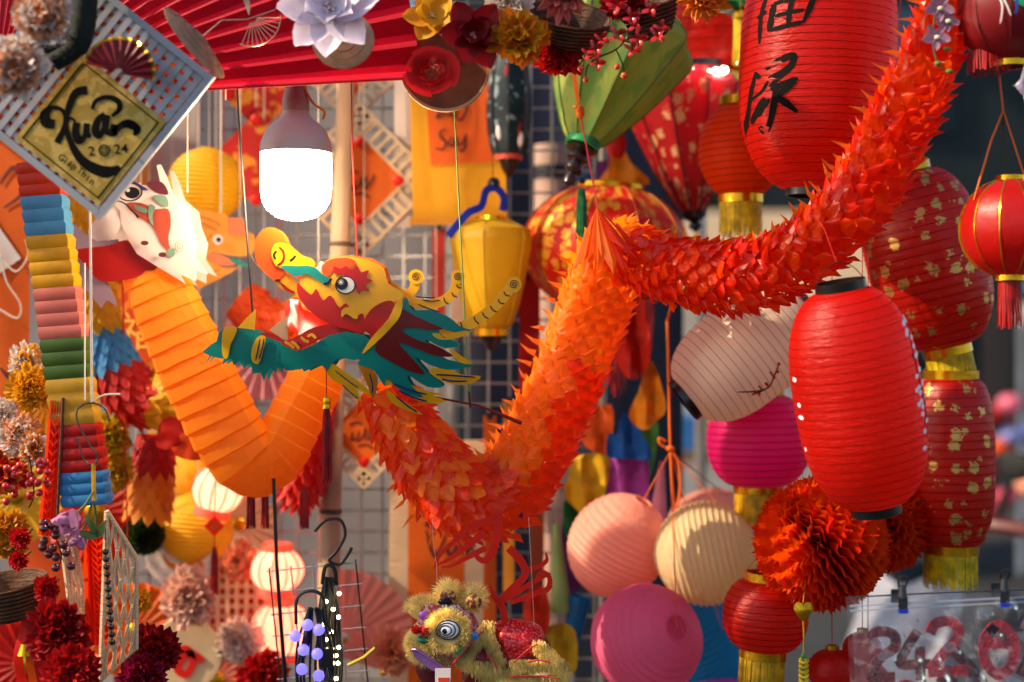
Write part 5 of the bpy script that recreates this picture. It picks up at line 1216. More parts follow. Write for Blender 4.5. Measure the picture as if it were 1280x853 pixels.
# ---- honeycomb tube dragons further back
def honey(name, label, cat, Y, pts, cols, pitch=12, nn=12, fl=9, group=None, parts_n=300):
    t = Thing(name, label, cat, pts[0][0], pts[0][1], Y, group)
    P = cr([t.loc(p[0], p[1], p[3] if len(p) > 3 else 0)+(p[2],) for p in pts], 30); ac = [0]
    for a, b_ in zip(P, P[1:]): ac.append(ac[-1]+math.dist(a[:3], b_[:3]))
    L_ = ac[-1]; s_ = 0; nf = Vector((0, 1, 0)); row = 0; cnt = 0; meshes = {}
    while s_ < L_-2:
        i = min(len(P)-2, bisect.bisect(ac, s_)-1); c = Vector(P[i][:3]); tt = (Vector(P[i+1][:3])-Vector(P[max(0, i-1)][:3])).normalized(); nf = (nf-tt*nf.dot(tt)).normalized(); bb = tt.cross(nf)
        m_ = cols[min(len(cols)-1, int(s_/L_*len(cols)))]
        if m_.name not in meshes: meshes[m_.name] = mesh_of(scale_mesh(2, m_, 1), t.k, m_, False, 'scale')
        for k in range(nn):
            a = 2*math.pi*(k+.5*(row % 2))/nn; rad = nf*math.cos(a)+bb*math.sin(a); tang = -nf*math.sin(a)+bb*math.cos(a); wd = math.pi*P[i][3]/nn*1.05
            M4 = Matrix((tang*wd, tt*pitch*1.6, rad*fl*random.uniform(.8, 1.1))).transposed().to_4x4(); M4.translation = c+rad*P[i][3]*.85
            if rad.y < .35 and cnt < parts_n: t.inst('paper_scale', meshes[m_.name], M4); cnt += 1
            elif rad.y >= .35: t.__dict__.setdefault('rest', {}).setdefault(m_.name, (m_, MB()))[1].merge(scale_mesh(2, m_, 1), M4)
        s_ += pitch; row += 1
    for m_, mb in getattr(t, 'rest', {}).values(): t.part('paper_scales', mb, m_, smooth=False, kind='stuff')
    return t
PT = lambda n, c: mat('tissue_'+n, c, rough=.5, tr=.5, var=.12, vscale=30)
h = honey('honeycomb_streamer', 'honeycomb tissue tube in yellow, blue and red bands behind the rainbow streamer', 'streamer', 2.3, [(85, 235, 24), (110, 330, 30), (125, 420, 34), (165, 490, 38), (205, 500, 36), (225, 470, 30)], [PT('yellow', '#e8b820'), PT('yellow', '#e8b820'), PT('yellow', '#e8b820'), PT('sky', '#4aa0d8'), PT('red', '#c81c0c'), PT('yellow', '#e8b820')], 13, 12, 8)
cord_to_rail(h, 0, 0, WHCORD)
h = honey('honeycomb_streamer', 'amber honeycomb tissue tail hanging below a red paper collar', 'streamer', 2.34, [(195, 545, 26), (190, 600, 30), (185, 640, 30)], [PT('red', '#c81c0c'), PT('amber', '#e89418'), PT('amber', '#e89418')], 14, 11, 7)
h.part('cord', MB().tube([h.loc(164, 250, -40), h.loc(166, 470, -42), h.loc(172, 730, -42)], 1.0, 5), REDCORD)
for i, (x, y, r_) in enumerate(((205, 555, 0), (225, 545, 40))):
    leafp = [(0, 0), (14, 18), (30, 22), (44, 12), (56, 16), (50, -4), (38, -14), (20, -16), (6, -12)]
    solo('paper_leaf', ('crumpled red paper leaf under the honeycomb bend', 'crumpled orange paper leaf under the honeycomb bend')[i], 'paper leaf', MB().sheet(cr(leafp, 4, True), lambda x, z: 8*noise.noise((x*.06, z*.06, i)), .8, 6), (PT('red', '#c81c0c'), PT('flame', '#e05010'))[i], x-10, y+10*i, 2.26, None, (0, R(r_-30), 0))
# yellow dragon behind
YD = Thing('paper_dragon', 'small yellow card dragon head with open mouth between the white dragon and bulb', 'paper dragon', 285, 310, 2.36)
q7 = lambda pts: [(YD.loc(a, b_)[0], YD.loc(a, b_)[2]) for a, b_ in Z(pts, 0, 180, 3.878)]
cYD = mat('pale_yellow_card', '#d89c3c', rough=.5, tr=.4, trc='#ffb840'); 
YD.part('face', MB().sheet(cr(q7([(940, 320), (1020, 330), (1110, 350), (1118, 440), (1190, 425), (1240, 450), (1238, 520), (1200, 545), (1130, 545), (1040, 530), (1020, 560), (1090, 600), (1160, 600), (1100, 640), (1000, 690), (960, 700), (930, 560), (920, 420)]), 3, True), lambda x, z: -8, .8, 14), cYD)
YD.part('nose_patch', MB().sheet(q7([(1115, 362), (1190, 362), (1200, 440), (1118, 445)]), lambda x, z: -10, .6, 0), mat('salmon_card', '#e0784a', rough=.5, tr=.3))
YD.part('tongue', MB().sheet(cr(q7([(1015, 545), (1060, 535), (1120, 560), (1150, 585), (1090, 592), (1030, 570)]), 3, True), lambda x, z: -10, .6, 0), MATS['salmon_card'])
c = q7([(1065, 468)])[0]
YD.part('eye', MB().disc(c, 6.5, lambda x, z, o: (x, -11-o, z), .4, 16), WC); YD.part('pupil', MB().disc((c[0]+1, c[1]), 3, lambda x, z, o: (x, -11.8-o, z), .4, 12), cK)
for p in ([(950, 350), (1030, 370), (1080, 400)], [(960, 380), (1020, 400), (1060, 420)], [(960, 500), (1000, 480), (1040, 440)], [(980, 640), (1040, 620), (1080, 610)]): YD.part('print_line', MB().strip(q7(p), 2, lambda x, z, o: (x, -10-o, z), .3), mat('amber_print', '#b86a10', rough=.5))
YD.part('whisker', MB().strip(q7([(1130, 560), (1170, 580), (1225, 600)]), [5, 5, 2], lambda x, z, o: (x, -12-o, z), .5), cT)
YD.part('hanging_cord', MB().tube([YD.loc(276, 272), YD.loc(276, -60)], 1.0, 5), WHCORD)
h = honey('honeycomb_streamer', 'orange honeycomb body trailing from the yellow dragon behind the teal jaw', 'streamer', 2.4, [(300, 375, 30), (345, 410, 36), (390, 400, 36), (440, 395, 32)], [PT('flame', '#e05010'), PT('orange', '#f08018')], 13, 11, 8)
cord_to_rail(h, 0, 0, WHCORD)
h = honey('honeycomb_streamer', 'bright red honeycomb streamer beside the bamboo pole under the accordion body', 'streamer', 2.3, [(398, 480, 26), (386, 540, 30), (378, 600, 28), (372, 625, 14)], [PT('scarlet', '#e0240c')], 13, 11, 9)
cord_to_rail(h, 0, 0, WHCORD)
# round yellow balls
def yball(label, x, y, Y, r): return ball_lantern(label, x, y, Y, r, r*.96, '#e0b418', '#ffd030', 4, 0, hang=True, tie=False)
yball('yellow round paper lantern behind the small yellow card dragon', 258, 232, 2.44, 48)
yball('yellow round paper lantern above the red diamond charm', 244, 662, 2.5, 48)
yball('yellow round paper lantern half behind the orange accordion body', 246, 590, 2.56, 36)
# lit pink lanterns
PKL = mat('pink_lantern_silk', '#f0907c', rough=.5, tr=.6, trc='#ffa890')
for i, (x, y, r_, hh, tl) in enumerate(((272, 612, 32, 27, 14), (346, 712, 34, 26, 2), (352, 786, 38, 32, 0))):
    t = ribbed('pink%d' % i, ('glowing pink lantern with a red diamond charm below', 'glowing pink lantern behind the wire rack', 'glowing pink lantern hanging behind the purple lights')[i], x, y, 2.46, r_, hh, PKL, mat('coral_rib', '#d84a3c', rough=.5), 12, r0=15, puff=.04, tilt=tl)
    t.part('bulb', MB().ball((0, 0, 0), 5, 10, 8), mat('lantern_bulb', '#ffe8d0', emit=95))
    t.part('bottom_ring', ring(MB(), 22, -hh-8, -hh+3), PKL); t.part('top_ring', ring(MB(), 18, hh-3, hh+7), PKL)
    cord_to_rail(t, 0, hh+5, REDCORD)
t = Thing('charm', 'red diamond paper charm with gold mark and red tassel', 'charm', 268, 658, 2.36)
t.part('diamond', MB().box((0, 0, 0), (18, 1.2, 18), Matrix.Rotation(R(45), 3, 'Y')), FOOT); t.part('gold_mark', text_mb('福', 11, 0, 0, 0, lambda a, b_, o: (a, -1-o, b_)), GOLD)
tassel(t, 0, -26, 58, 4, MATS['red_thread'], cord=14, cordm=REDCORD)
t.part('hanging_cord', MB().tube([(0, 0, 12), (2, 0, 60)], .7, 4), REDCORD)
# ================================================================== banners and things hung on the wire mesh
def banner(name, label, px, py, Y, w_, h_, m, cat='banner', skew=0, amp=2.0, th=.8):
    t = Thing(name, label, cat, px, py, Y); nx, nz = 10, 18; v = []
    for o in (0, th):
        for j in range(nz+1):
            for i in range(nx+1):
                x = -w_/2+w_*i/nx; z = h_/2-h_*j/nz
                v.append((x+skew*(j/nz-.5), amp*math.sin(x*.06+z*.02)+amp*.6*noise.noise((x*.03, z*.02, px))+o, z))
    n1 = (nx+1)*(nz+1); f = []
    for j in range(nz):
        for i in range(nx):
            a = j*(nx+1)+i; f += [(a, a+nx+1, a+nx+2, a+1), (n1+a, n1+a+1, n1+a+nx+2, n1+a+nx+1)]
    t.part('cloth', MB().add(v, f), m); t.amp = amp; t.px0 = px
    t.surf = lambda x, z, o: (x, amp*math.sin(x*.06+z*.02)+amp*.6*noise.noise((x*.03, z*.02, px))-.6-o, z)
    return t
def patch(t, w_, h_, dz=0, dx=0, rot=0, off=.6):
    mb = MB(); nx, nz = 8, 10; v = []
    for j in range(nz+1):
        for i in range(nx+1):
            x, z = -w_/2+w_*i/nx, h_/2-h_*j/nz; x, z = x*math.cos(rot)-z*math.sin(rot)+dx, x*math.sin(rot)+z*math.cos(rot)+dz
            v.append(t.surf(x, z, off))
    return mb.add(v, [(j*(nx+1)+i, (j+1)*(nx+1)+i, (j+1)*(nx+1)+i+1, j*(nx+1)+i+1) for j in range(nz) for i in range(nx)])
YB = mat('yellow_banner_cloth', '#e8a812', rough=.7, tr=.3, bump=.2, bscale=300, var=.08); OBN = mat('orange_banner_cloth', '#e86a0a', rough=.7, tr=.3, bump=.2, bscale=300, var=.08); CRM = mat('cream_mat', '#e0c49c', rough=.75, tr=.2, bump=.5, bscale=160, bstretch=(.2, .2, 3))
t = banner('hanging_banner', 'yellow cloth banner with orange panel and the words Lộc Say', 572, 150, 2.5, 118, 262, YB, skew=6)
t.part('panel', patch(t, 78, 150, 20, 0, R(4)), mat('orange_panel_cloth', '#e0600c', rough=.7, tr=.25))
DRI = mat('maroon_ink', '#5a160c', rough=.6)
def wr(t, strokes, x0, y0, s_, mtl=DRI, name='lettering', wd=3.2):
    mb = MB()
    for i, p in enumerate(strokes):
        mb.strip([(t.loc(x0+a/s_, y0+b/s_)[0], t.loc(x0+a/s_, y0+b/s_)[2]) for a, b in p], [wd*.6, wd*1.2, wd, wd*.5], lambda x, z, o, i=i: t.surf(x, z, o+1.0+.05*i), .3)
    return t.part(name, mb, mtl, kind='stuff')
wr(t, [[(210, 440), (190, 480), (165, 525), (200, 510), (225, 520)], [(235, 470), (225, 500), (240, 520), (255, 495), (240, 470)], [(270, 450), (295, 450), (292, 500), (270, 535), (250, 520)], [(238, 535), (240, 540)]], 500, 0, 3.556)
wr(t, [[(205, 575), (180, 590), (185, 615), (205, 635), (190, 665), (158, 660)], [(230, 610), (218, 640), (235, 650), (245, 615), (248, 650)], [(258, 610), (255, 640), (275, 640), (292, 595)], [(292, 595), (290, 650), (275, 675), (262, 660)]], 500, 0, 3.556)
t.part('bottom_hem', patch(t, 118, 9, -127, -1, 0, 1.0), mat('amber_hem', '#c88410', rough=.7)); cord_to_rail(t, -50, 128, WHCORD); cord_to_rail(t, 50, 128, WHCORD)
solo('roller_mat', 'rolled white slat mat edge beside the yellow banner', 'mat', MB().box((0, 0, 0), (20, 3, 330)), mat('white_slat', '#d8c8bc', rough=.7), 503, 120, 2.54)
t = banner('hanging_scroll', 'tall cream mat scroll with orange strip and brush words Vạn Sự', 545, 760, 2.52, 118, 420, CRM, skew=-4)
t.part('panel', patch(t, 70, 420, 0, 0, 0), OBN)
wr(t, [[(60, 30), (45, 50), (20, 70), (45, 75), (70, 60)], [(80, 40), (95, 55), (85, 75)]], 520, 612, 1.6, wd=4)
wr(t, [[(20, 100), (30, 140), (40, 150), (60, 110)], [(75, 120), (62, 138), (72, 150), (85, 125), (88, 150)], [(95, 128), (100, 148), (110, 128), (115, 148)], [(75, 165), (77, 167)]], 520, 600, 1.6, wd=4)
wr(t, [[(60, 205), (35, 215), (40, 235), (58, 248), (48, 270), (20, 265)], [(75, 230), (72, 255), (88, 250), (95, 228)], [(98, 222), (105, 215)]], 520, 600, 1.6, wd=4)
wr(t, [[(40, 320), (44, 370), (70, 320), (74, 368)], [(90, 335), (86, 365), (104, 330), (108, 362)]], 520, 600, 1.6, wd=4)
cord_to_rail(t, 0, 200, WHCORD)
# diamond plaques with perforated cream edges
def plaque(label, px, py, Y, hd, inner, m, text=True, frame=True, mtext=None):
    t = Thing('diamond_plaque', label, 'plaque', px, py, Y, None, (0, R(45), 0)); s_ = hd*1.414/2
    t.surf = lambda x, z, o: (x, -2.5-o, z)
    if frame:
        n = 5
        for k in range(4):
            M = Matrix.Rotation(k*math.pi/2, 3, 'Y'); wd = s_-inner
            for q in (inner+1.5, s_-1.5): t.part('frame_bar', MB().box(M @ Vector((0, 0, q)), (abs((M @ Vector((s_*2-2, 0, 0))).x)+abs((M @ Vector((0, 0, 4))).x)-.2, 4-.3*(k % 2), abs((M @ Vector((s_*2-2, 0, 0))).z)+abs((M @ Vector((0, 0, 4))).z)-.2)), CRM)
            for i in range(n*2+1):
                u = -s_+2*s_*(i+.5)/(n*2+1); c = M @ Vector((u, 0, (inner+s_)/2)); d = M @ Vector((5, 0, wd)); t.part('frame_web', MB().box(c, (abs(d.x), 3, abs(d.z))), CRM)
    t.part('panel', MB().box((0, 0, 0), (inner*2, 2, inner*2)), m)
    if text:
        def tr_(p): return (p[0]*.7071-p[1]*.7071, p[0]*.7071+p[1]*.7071)
        mb = MB()
        for i, st in enumerate([[(-18, 8), (-10, 12), (-2, 9)], [(-14, 0), (-16, -10), (-10, -8)], [(-6, 2), (-8, -12), (0, -4), (2, 4), (2, -12)], [(8, 6), (6, -10), (14, -2), (18, 8)], [(-8, -18), (4, -16), (12, -22)]]):
            mb.strip([tr_(p) for p in st], 2.6, lambda x, z, o, i=i: (x, -1.2-o-.05*i, z), .3)
        t.part('lettering', mb, mtext or DRI, kind='stuff')
    for k in range(4):
        M = Matrix.Rotation(k*math.pi/2+R(45), 3, 'Y'); t.part('corner_knot', MB().ball(M @ Vector((inner*1.2, -2, 0)), (7, 3, 7), 10, 6), FOOT)
    base = t.o.rotation_euler.to_matrix().inverted() @ Vector((0, 0, hd)); cord_to_rail(t, base.x, base.z, WHCORD)
    return t
plaque('orange diamond plaque with cream perforated frame behind the bamboo pole', 450, 226, 2.52, 98, 40, OBN)
plaque('orange diamond plaque with cream frame above the small wire rack', 455, 540, 2.46, 72, 31, OBN)
plaque('cream framed diamond plaque cut off by the crimson fan', 440, 70, 2.6, 86, 36, OBN)
RDP = mat('red_gilt_panel', '#b8180e', rough=.5, c2='#d88a20', c2amt=.3, c2scale=30)
plaque('red and gilt diamond plaque between the yellow ball lantern and lit bulb', 320, 200, 2.56, 66, 42, RDP, False, False)
plaque('red and gilt diamond plaque under the crimson fan above the lit bulb', 325, 118, 2.6, 52, 34, RDP, False, False)
t = plaque('orange diamond plaque with a pale round character behind the accordion dragon', 176, 418, 2.4, 82, 50, mat('orange_red_panel', '#e05414', rough=.6, tr=.3), False, False)
i_ = t.o.rotation_euler.to_matrix().inverted()
t.part('gold_border', MB().box((0, -1.5, 0), (82, 1.5, 82)), mat('light_orange_panel', '#f0902c', rough=.6, tr=.2)); t.part('red_field', MB().box((0, -2.6, 0), (66, 1.5, 66)), MATS['orange_red_panel'])
mb = text_mb('福', 52, 0, 0, 0, None); mb.v = [tuple(i_ @ Vector((x, -4, z))) for x, y, z in mb.v]; t.part('character', mb, mat('pale_gold_print', '#f0b850', rough=.5))
# red strips and slim dolls on the mesh
for i, (x, y, w_, h_, c, nm) in enumerate(((605, 300, 10, 190, '#d87a60', 'salmon'), (575, 345, 22, 150, '#d8b8a0', 'cream'), (548, 350, 16, 130, '#c83020', 'red'), (662, 420, 26, 150, '#b81410', 'crimson'), (672, 640, 16, 190, '#9a4020', 'rust'), (636, 620, 14, 240, '#d08820', 'amber'), (612, 650, 16, 260, '#d86010', 'orange'))):
    t = banner('paper_strip', nm+' paper strip hanging on the wire mesh', x, y, 2.57, w_, h_, mat('strip_'+nm, c, rough=.6, tr=.3), 'paper strip', amp=1.2)
    t.part('clip', MB().box((0, -1, h_/2), (7, 4, 8)), BLKP); t.part('end_bead', MB().ball((0, 0, -h_/2-4), 4, 8, 6), BLKP)
# left edge orange banner with white loops of ribbon
t = banner('hanging_banner', 'orange cloth banner with faded brush marks and white cord loops', -6, 330, 2.3, 84, 420, OBN)
wr(t, [[(10, 40), (30, 20), (40, 50), (15, 70)], [(12, 270), (30, 300), (10, 330), (35, 350)], [(8, 120), (34, 140)]], -10, 190, 1.0, wd=5)
t.part('white_tag', patch(t, 40, 70, 24, -4, R(35), 1.5), mat('white_tag', '#e8dcd4', rough=.6)); cord_to_rail(t, 0, 205, WHCORD)
t.part('cord_loop', MB().tube(cr([t.loc(0, 318, -6), t.loc(22, 340, -8), t.loc(38, 320, -8), t.loc(34, 300, -6)], 6), 1.2, 5).tube(cr([t.loc(2, 310, -6), t.loc(10, 350, -8), t.loc(28, 380, -8), t.loc(24, 398, -8), t.loc(0, 386, -6)], 6), 1.2, 5), WHCORD)
# pink pleated fans, discs and flowers low on the mesh
def pfan(label, px, py, Y, r_, a0_, a1_, m, n=22, rot=0):
    t = Thing('paper_fan', label, 'paper fan', px, py, Y)
    for i in range(n):
        x0, x1 = R(a0_+(a1_-a0_)*i/n), R(a0_+(a1_-a0_)*(i+1)/n); d0, d1 = (3, -3) if i % 2 else (-3, 3); v = []
        for q in (8, r_*.5, r_): v += [(q*math.cos(x0), d0*q/r_, q*math.sin(x0)), (q*math.cos(x1), d1*q/r_, q*math.sin(x1))]
        t.part('pleat', MB().add(v, [(0, 1, 3, 2), (2, 3, 5, 4)]), m, smooth=False)
    t.part('rivet', MB().ball((0, -4, 0), 5, 10, 6), GOLD)
    return t
PKF = mat('pink_fan_paper', '#e09a88', rough=.6, tr=.4, trc='#ffa890'); IVF = mat('ivory_fan_paper', '#e0b894', rough=.6, tr=.4)
pfan('pink pleated paper fan behind the small wire rack', 430, 800, 2.5, 88, -20, 100, PKF)
pfan('ivory pleated paper fan beside the glowing pink lanterns', 330, 770, 2.56, 76, 60, 240, IVF)
pfan('pink pleated paper fan at the foot of the scroll', 480, 840, 2.44, 60, 20, 160, PKF)
def disc(label, px, py, Y, r_, m):
    t = Thing('round_plaque', label, 'plaque', px, py, Y, None, (R(90), 0, 0)); t.part('disc', MB().lathe([(.1, 2), (r_-2, 2), (r_, 0), (r_-2, -2), (.1, -2)], 40), m); t.part('rim', MB().tube([(r_*math.cos(a*.2), r_*math.sin(a*.2), 0) for a in range(33)], 2.2, 6), m)
    return t
t = disc('white round plaque painted with an orange goldfish', 226, 694, 2.46, 42, mat('cream_disc', '#e4d0c0', rough=.6, tr=.2, c2='#c0b0a0', c2amt=.35, c2scale=50))
t.part('goldfish', MB().sheet(cr([(-22, 2), (-10, -10), (8, -8), (20, 10), (30, 14), (22, 0), (30, -14), (14, -12), (0, -20), (-16, -12)], 3, True), None, 1).xf(Matrix.Translation((0, 0, 3)) @ Matrix.Rotation(R(-90), 4, 'X')), cOr)
t = disc('cream round plaque with a red swirl beside the dark red peonies', 232, 818, 2.4, 44, mat('ivory_disc', '#e0c090', rough=.6, tr=.2))
t.part('red_swirl', MB().strip([(-20, 22), (-30, 6), (-18, -4), (0, 8), (10, -6), (2, -24), (-10, -16), (6, 2), (22, -8)], 9, None, 1.2, taper=False).xf(Matrix.Translation((0, 0, 3.4)) @ Matrix.Rotation(R(-90), 4, 'X')), FOOT)
fluffy('pink_flower', 'pale pink ruffled flower under the goldfish plaque', 238, 745, 2.38, 40, cloth('shell_petal', '#f0c0a8'), None, 5)
fluffy('pink_flower', 'pale pink daisy-like flower beside the red swirl plaque', 298, 800, 2.42, 34, cloth('blush_petal', '#f4d8c8'), None, 4, center=(5, YEL))
fluffy('peach_flower', 'peach ruffled flower beside the red diamond charm', 300, 700, 2.46, 26, cloth('coral_petal', '#f09a70'), None, 4)
fluffy('coral_flower', 'coral flower cluster in front of the pink pleated fan', 492, 815, 2.38, 30, MATS['coral_petal'], None, 4)
fluffy('coral_flower', 'orange-red flower under the lowest glowing pink lantern', 330, 840, 2.36, 32, cRose, None, 4)
t = Thing('dotted_lattice', 'cream lattice board with red dots behind the pink flowers', 'lattice', 290, 752, 2.55)
for i in range(8):
    t.part('slat', MB().box((-42+i*12, 0, 0), (5, 2, 110), None), CRM); t.part('slat', MB().box((0, 2.2, -44+i*12.5), (96, 2, 5)), CRM)
t.part('red_backing', MB().box((0, 6, 0), (92, 1, 108)), FOOT)
# small wire rack with light strings
t = Thing('wire_rack', 'small dark wire rack hung on a black hook with light strings', 'rack', 405, 770, 2.1)
DW = mat('dark_wire', '#3a3634', rough=.35, metal=.8); LW = mat('pale_wire', '#a8a0a4', rough=.35, metal=.6)
tilt_ = lambda x, z: (x+z*-.10, 0, z+x*.10)
for i in range(5): t.part('wire', MB().tube([tilt_(-62+i*27, 66), tilt_(-62+i*27, -160)], 1.1, 6), DW if i in (0, 4) else LW)
for j in range(9): t.part('wire', MB().tube([tilt_(-66, 62-j*27), tilt_(50, 62-j*27)], 1.0, 6), LW)
t.part('hook', MB().tube(cr([t.loc(394, 664, -4), t.loc(408, 650, -4), t.loc(426, 650, -4), t.loc(432, 668, -4), t.loc(422, 688, -4), t.loc(412, 700, -4), t.loc(425, 705, -4), t.loc(436, 692, -4), t.loc(440, 684, -4)], 5), 2.0, 7), BLKP)
BK = mat('black_cable_matt', '#0c0d10', rough=.6)
def bundle(label, x, y, L_, wd, m_led, n, r_, Y, led_name, seed, emitside):
    rnd = random.Random(seed); t = Thing('light_string', label, 'string lights', x, y, Y)
    for k in range(16):
        ph = rnd.uniform(0, 6.28); xx = rnd.uniform(-wd, wd); t.part('cable', MB().tube(cr([(xx*.4, rnd.uniform(-5, 5), 0), (xx+3*math.sin(ph), rnd.uniform(-8, 8), -L_*.3), (xx*1.1+4*math.cos(ph), rnd.uniform(-9, 9), -L_*.65), (xx+rnd.uniform(-4, 4), rnd.uniform(-6, 6), -L_)], 5), 1.9, 6), BK)
    for k in range(n):
        u = (k+.5)/n; t.part(led_name, MB().ball((emitside*wd*(.2+.8*rnd.random())*rnd.choice((1, 1, -.4)), -10-rnd.uniform(0, 3), -L_*(.08+.9*u)), r_, 12, 8), m_led)
    t.part('loop', MB().tube(cr([(-wd*.6, 0, -8), (-wd*.3, -4, 14), (wd*.4, -3, 12), (wd*.6, 0, -10)], 5), 2.6, 6), BK)
    return t
PUR = mat('violet_led', '#5a50e0', emit=0.95, ecol='#6a60ff'); WRM = mat('warm_led', '#ffe8a8', emit=14)
t = Thing('light_string', 'black cable bundle with glowing violet ball lights', 'string lights', 392, 770, 2.02); rnd = random.Random(3)
for k in range(14):
    xx = rnd.uniform(-20, 20); t.part('cable', MB().tube(cr([(xx*.3, rnd.uniform(-4, 4), 10), (xx+rnd.uniform(-8, 8), rnd.uniform(-8, 8), -30), (xx*1.2, rnd.uniform(-8, 8), -70), (xx*.9, 0, -110)], 5), 1.7, 6), BK)
for (x, y) in ((386, 779), (400, 785), (371, 793), (381, 810), (398, 815), (379, 834), (400, 842), (388, 862)): t.part('ball_light', MB().ball(t.loc(x, y, -12), 7.2, 14, 10), PUR)
t.part('adapter', MB().box(t.loc(412, 820, -10), (13, 8, 24)), BLKP)
t.part('loop', MB().tube(cr([(-22, 0, -10), (-20, -3, 22), (-4, -4, 32), (12, -3, 24), (16, 0, -6)], 5), 2.2, 6), BK)
bundle('black cable bundle with small warm white lights on the wire rack', 412, 722, 170, 15, WRM, 16, 2.4, 2.04, 'bulb', 9, 1)
solo('cane_stick', 'short yellow cane stick poking from the wire rack', 'stick', MB().tube([(-20, 0, -10), (0, 0, 0), (14, 0, 12)], 2.2, 8), mat('yellow_cane', '#b8a020', rough=.5), 455, 822, 2.0)
# ================================================================== lion toy, coloured tails, plastic bag, lower left corner
def fur(mb, pts, L_, wd, droop=.4, rnd=random):
    for p, n in pts:
        n = Vector(n).normalized(); p = Vector(p); l_ = L_*rnd.uniform(.7, 1.2)
        s_ = n.orthogonal().normalized(); s_ = (Matrix.Rotation(rnd.uniform(0, 6.28), 3, n) @ s_)*wd
        d = (n+Vector((rnd.uniform(-.3, .3), rnd.uniform(-.3, .3), rnd.uniform(-.3, .3)-droop))).normalized()
        m1 = p+n*l_*.5; e = m1+d*l_*.6
        mb.add([p-s_, p+s_, m1+s_*.7, m1-s_*.7, e], [(0, 1, 2, 3), (3, 2, 4)])
    return mb
def ell(c, r, n, rnd, cond=None):
    out = []
    while len(out) < n:
        d = Vector((rnd.gauss(0, 1), rnd.gauss(0, 1), rnd.gauss(0, 1))).normalized()
        if cond and not cond(d): continue
        out.append((Vector(c)+Vector((d.x*r[0], d.y*r[1], d.z*r[2])), Vector((d.x/r[0], d.y/r[1], d.z/r[2]))))
    return out
def torus_pts(c, r, rz, tube, n, rnd, y):
    out = []
    for _ in range(n):
        a = rnd.uniform(0, 6.283); b_ = rnd.uniform(-1.75, 1.75); q = Vector((math.cos(a)*math.cos(b_), -abs(math.sin(b_)), math.sin(a)*math.cos(b_)))
        out.append((Vector((c[0]+r*math.cos(a), y, c[1]+rz*math.sin(a)))+q*tube, q))
    return out
t = Thing('lion_toy', 'yellow furry lion dance toy with striped eyes and red sequinned cape', 'toy', 590, 800, 1.99)
rnd = random.Random(5); FURY = mat('yellow_fur', '#ffea98', rough=.8, tr=.5, var=.25, vscale=40); SKIN = mat('printed_pink_cloth', '#a83a4c', rough=.6, c2='#c8a0a8', c2amt=.4, c2scale=150, var=.2)
lz = lambda x, y, d=0: t.loc(480+x/4.923, 680+y/4.923, d)
hc = lz(390, 530); head = t.part('head', MB().ball((hc[0], -8, hc[2]), (40, 34, 38), 28, 20), SKIN)
t.part('muzzle', MB().tube(cr([lz(300, 560, -10), lz(230, 600, -14), lz(200, 640, -16)], 4), [26, 26, 25, 24, 22, 20, 18, 14, 9], 16), FURY, head)
mb = MB(); fur(mb, torus_pts((lz(400, 490)[0], lz(400, 490)[2]), 20, 18, 5.5, 1300, rnd, -40), 6.5, .55, .05, rnd); ebase = MB().tube([(lz(400, 490)[0]+20*math.cos(a*.3), -40, lz(400, 490)[2]+18*math.sin(a*.3)) for a in range(22)], 6, 10)
t.part('eye_fur', mb.merge(ebase), FURY, head, kind='stuff')
e = lz(415, 482); eb = t.part('eye', MB().ball((e[0]-2, -44, e[2]), (14.5, 8, 12.5), 24, 14), mat('eye_white', '#e8e8ea', rough=.25, coat=.5), head)
for r_, x_ in ((12.3, 0), (9.4, -1.5), (6.4, -3)): t.part('eye_stripe', MB().tube([(e[0]-2+x_+r_*math.cos(a*.3)*1.1, -44-8*math.sqrt(max(0, 1-((r_*math.cos(a*.3)*1.1+x_)/14.5)**2-(r_*math.sin(a*.3)*.92/12.5)**2))-.2, e[2]+r_*math.sin(a*.3)*.92) for a in range(22)], .85, 5), cK, eb)
t.part('pupil', MB().ball((e[0]-6, -51.2, e[2]-1), (3.6, 1.2, 3.6), 12, 8), cK, eb)
for (x, y, r_) in ((395, 290, 14), (550, 320, 15)):
    c = lz(x, y, -12); mb = MB(); fur(mb, ell(c, (r_, 8, r_), 700, rnd), 8, .5, .1, rnd); mb.ball(c, (r_, 8, r_), 14, 10); ea = t.part('ear', mb, FURY, kind='stuff'); t.part('ear_lining', MB().ball((c[0]+1, c[1]-12, c[2]-3), (10, 4, 9), 14, 10), mat('maroon_brocade', '#7a2430', rough=.6, c2='#c8a040', c2amt=.4, c2scale=200), ea)
c = lz(385, 325, -36); t.part('forehead_mirror', MB().ball(c, (9, 4, 5), 14, 8), mat('black_sequin', '#14161e', rough=.15, metal=.6), head)
mb = MB()
for k in range(26): p = lz(360+rnd.uniform(0, 110), 355+rnd.uniform(-12, 14), -36-rnd.uniform(0, 4)); mb.ball(p, 1.6, 6, 5)
t.part('silver_beads', mb, mat('silver_bead', '#c8c8d4', rough=.2, metal=.9), head, kind='stuff')
mb = MB(); fur(mb, ell(lz(255, 395, -14), (22, 14, 14), 900, rnd, lambda d: d.z > -.1), 8, .5, .0, rnd); mb.ball(lz(255, 395, -14), (21, 13, 13), 14, 10); t.part('brow_fur', mb, FURY, head, kind='stuff')
t.part('brow_patch', MB().ball(lz(300, 385, -24), (14, 9, 8), 14, 8), SKIN, head)
g_ = t.part('gem', MB().ball(lz(255, 405, -38), (6, 3, 5.5), 12, 8), mat('violet_gem', '#9a40c0', rough=.1, coat=1), head)
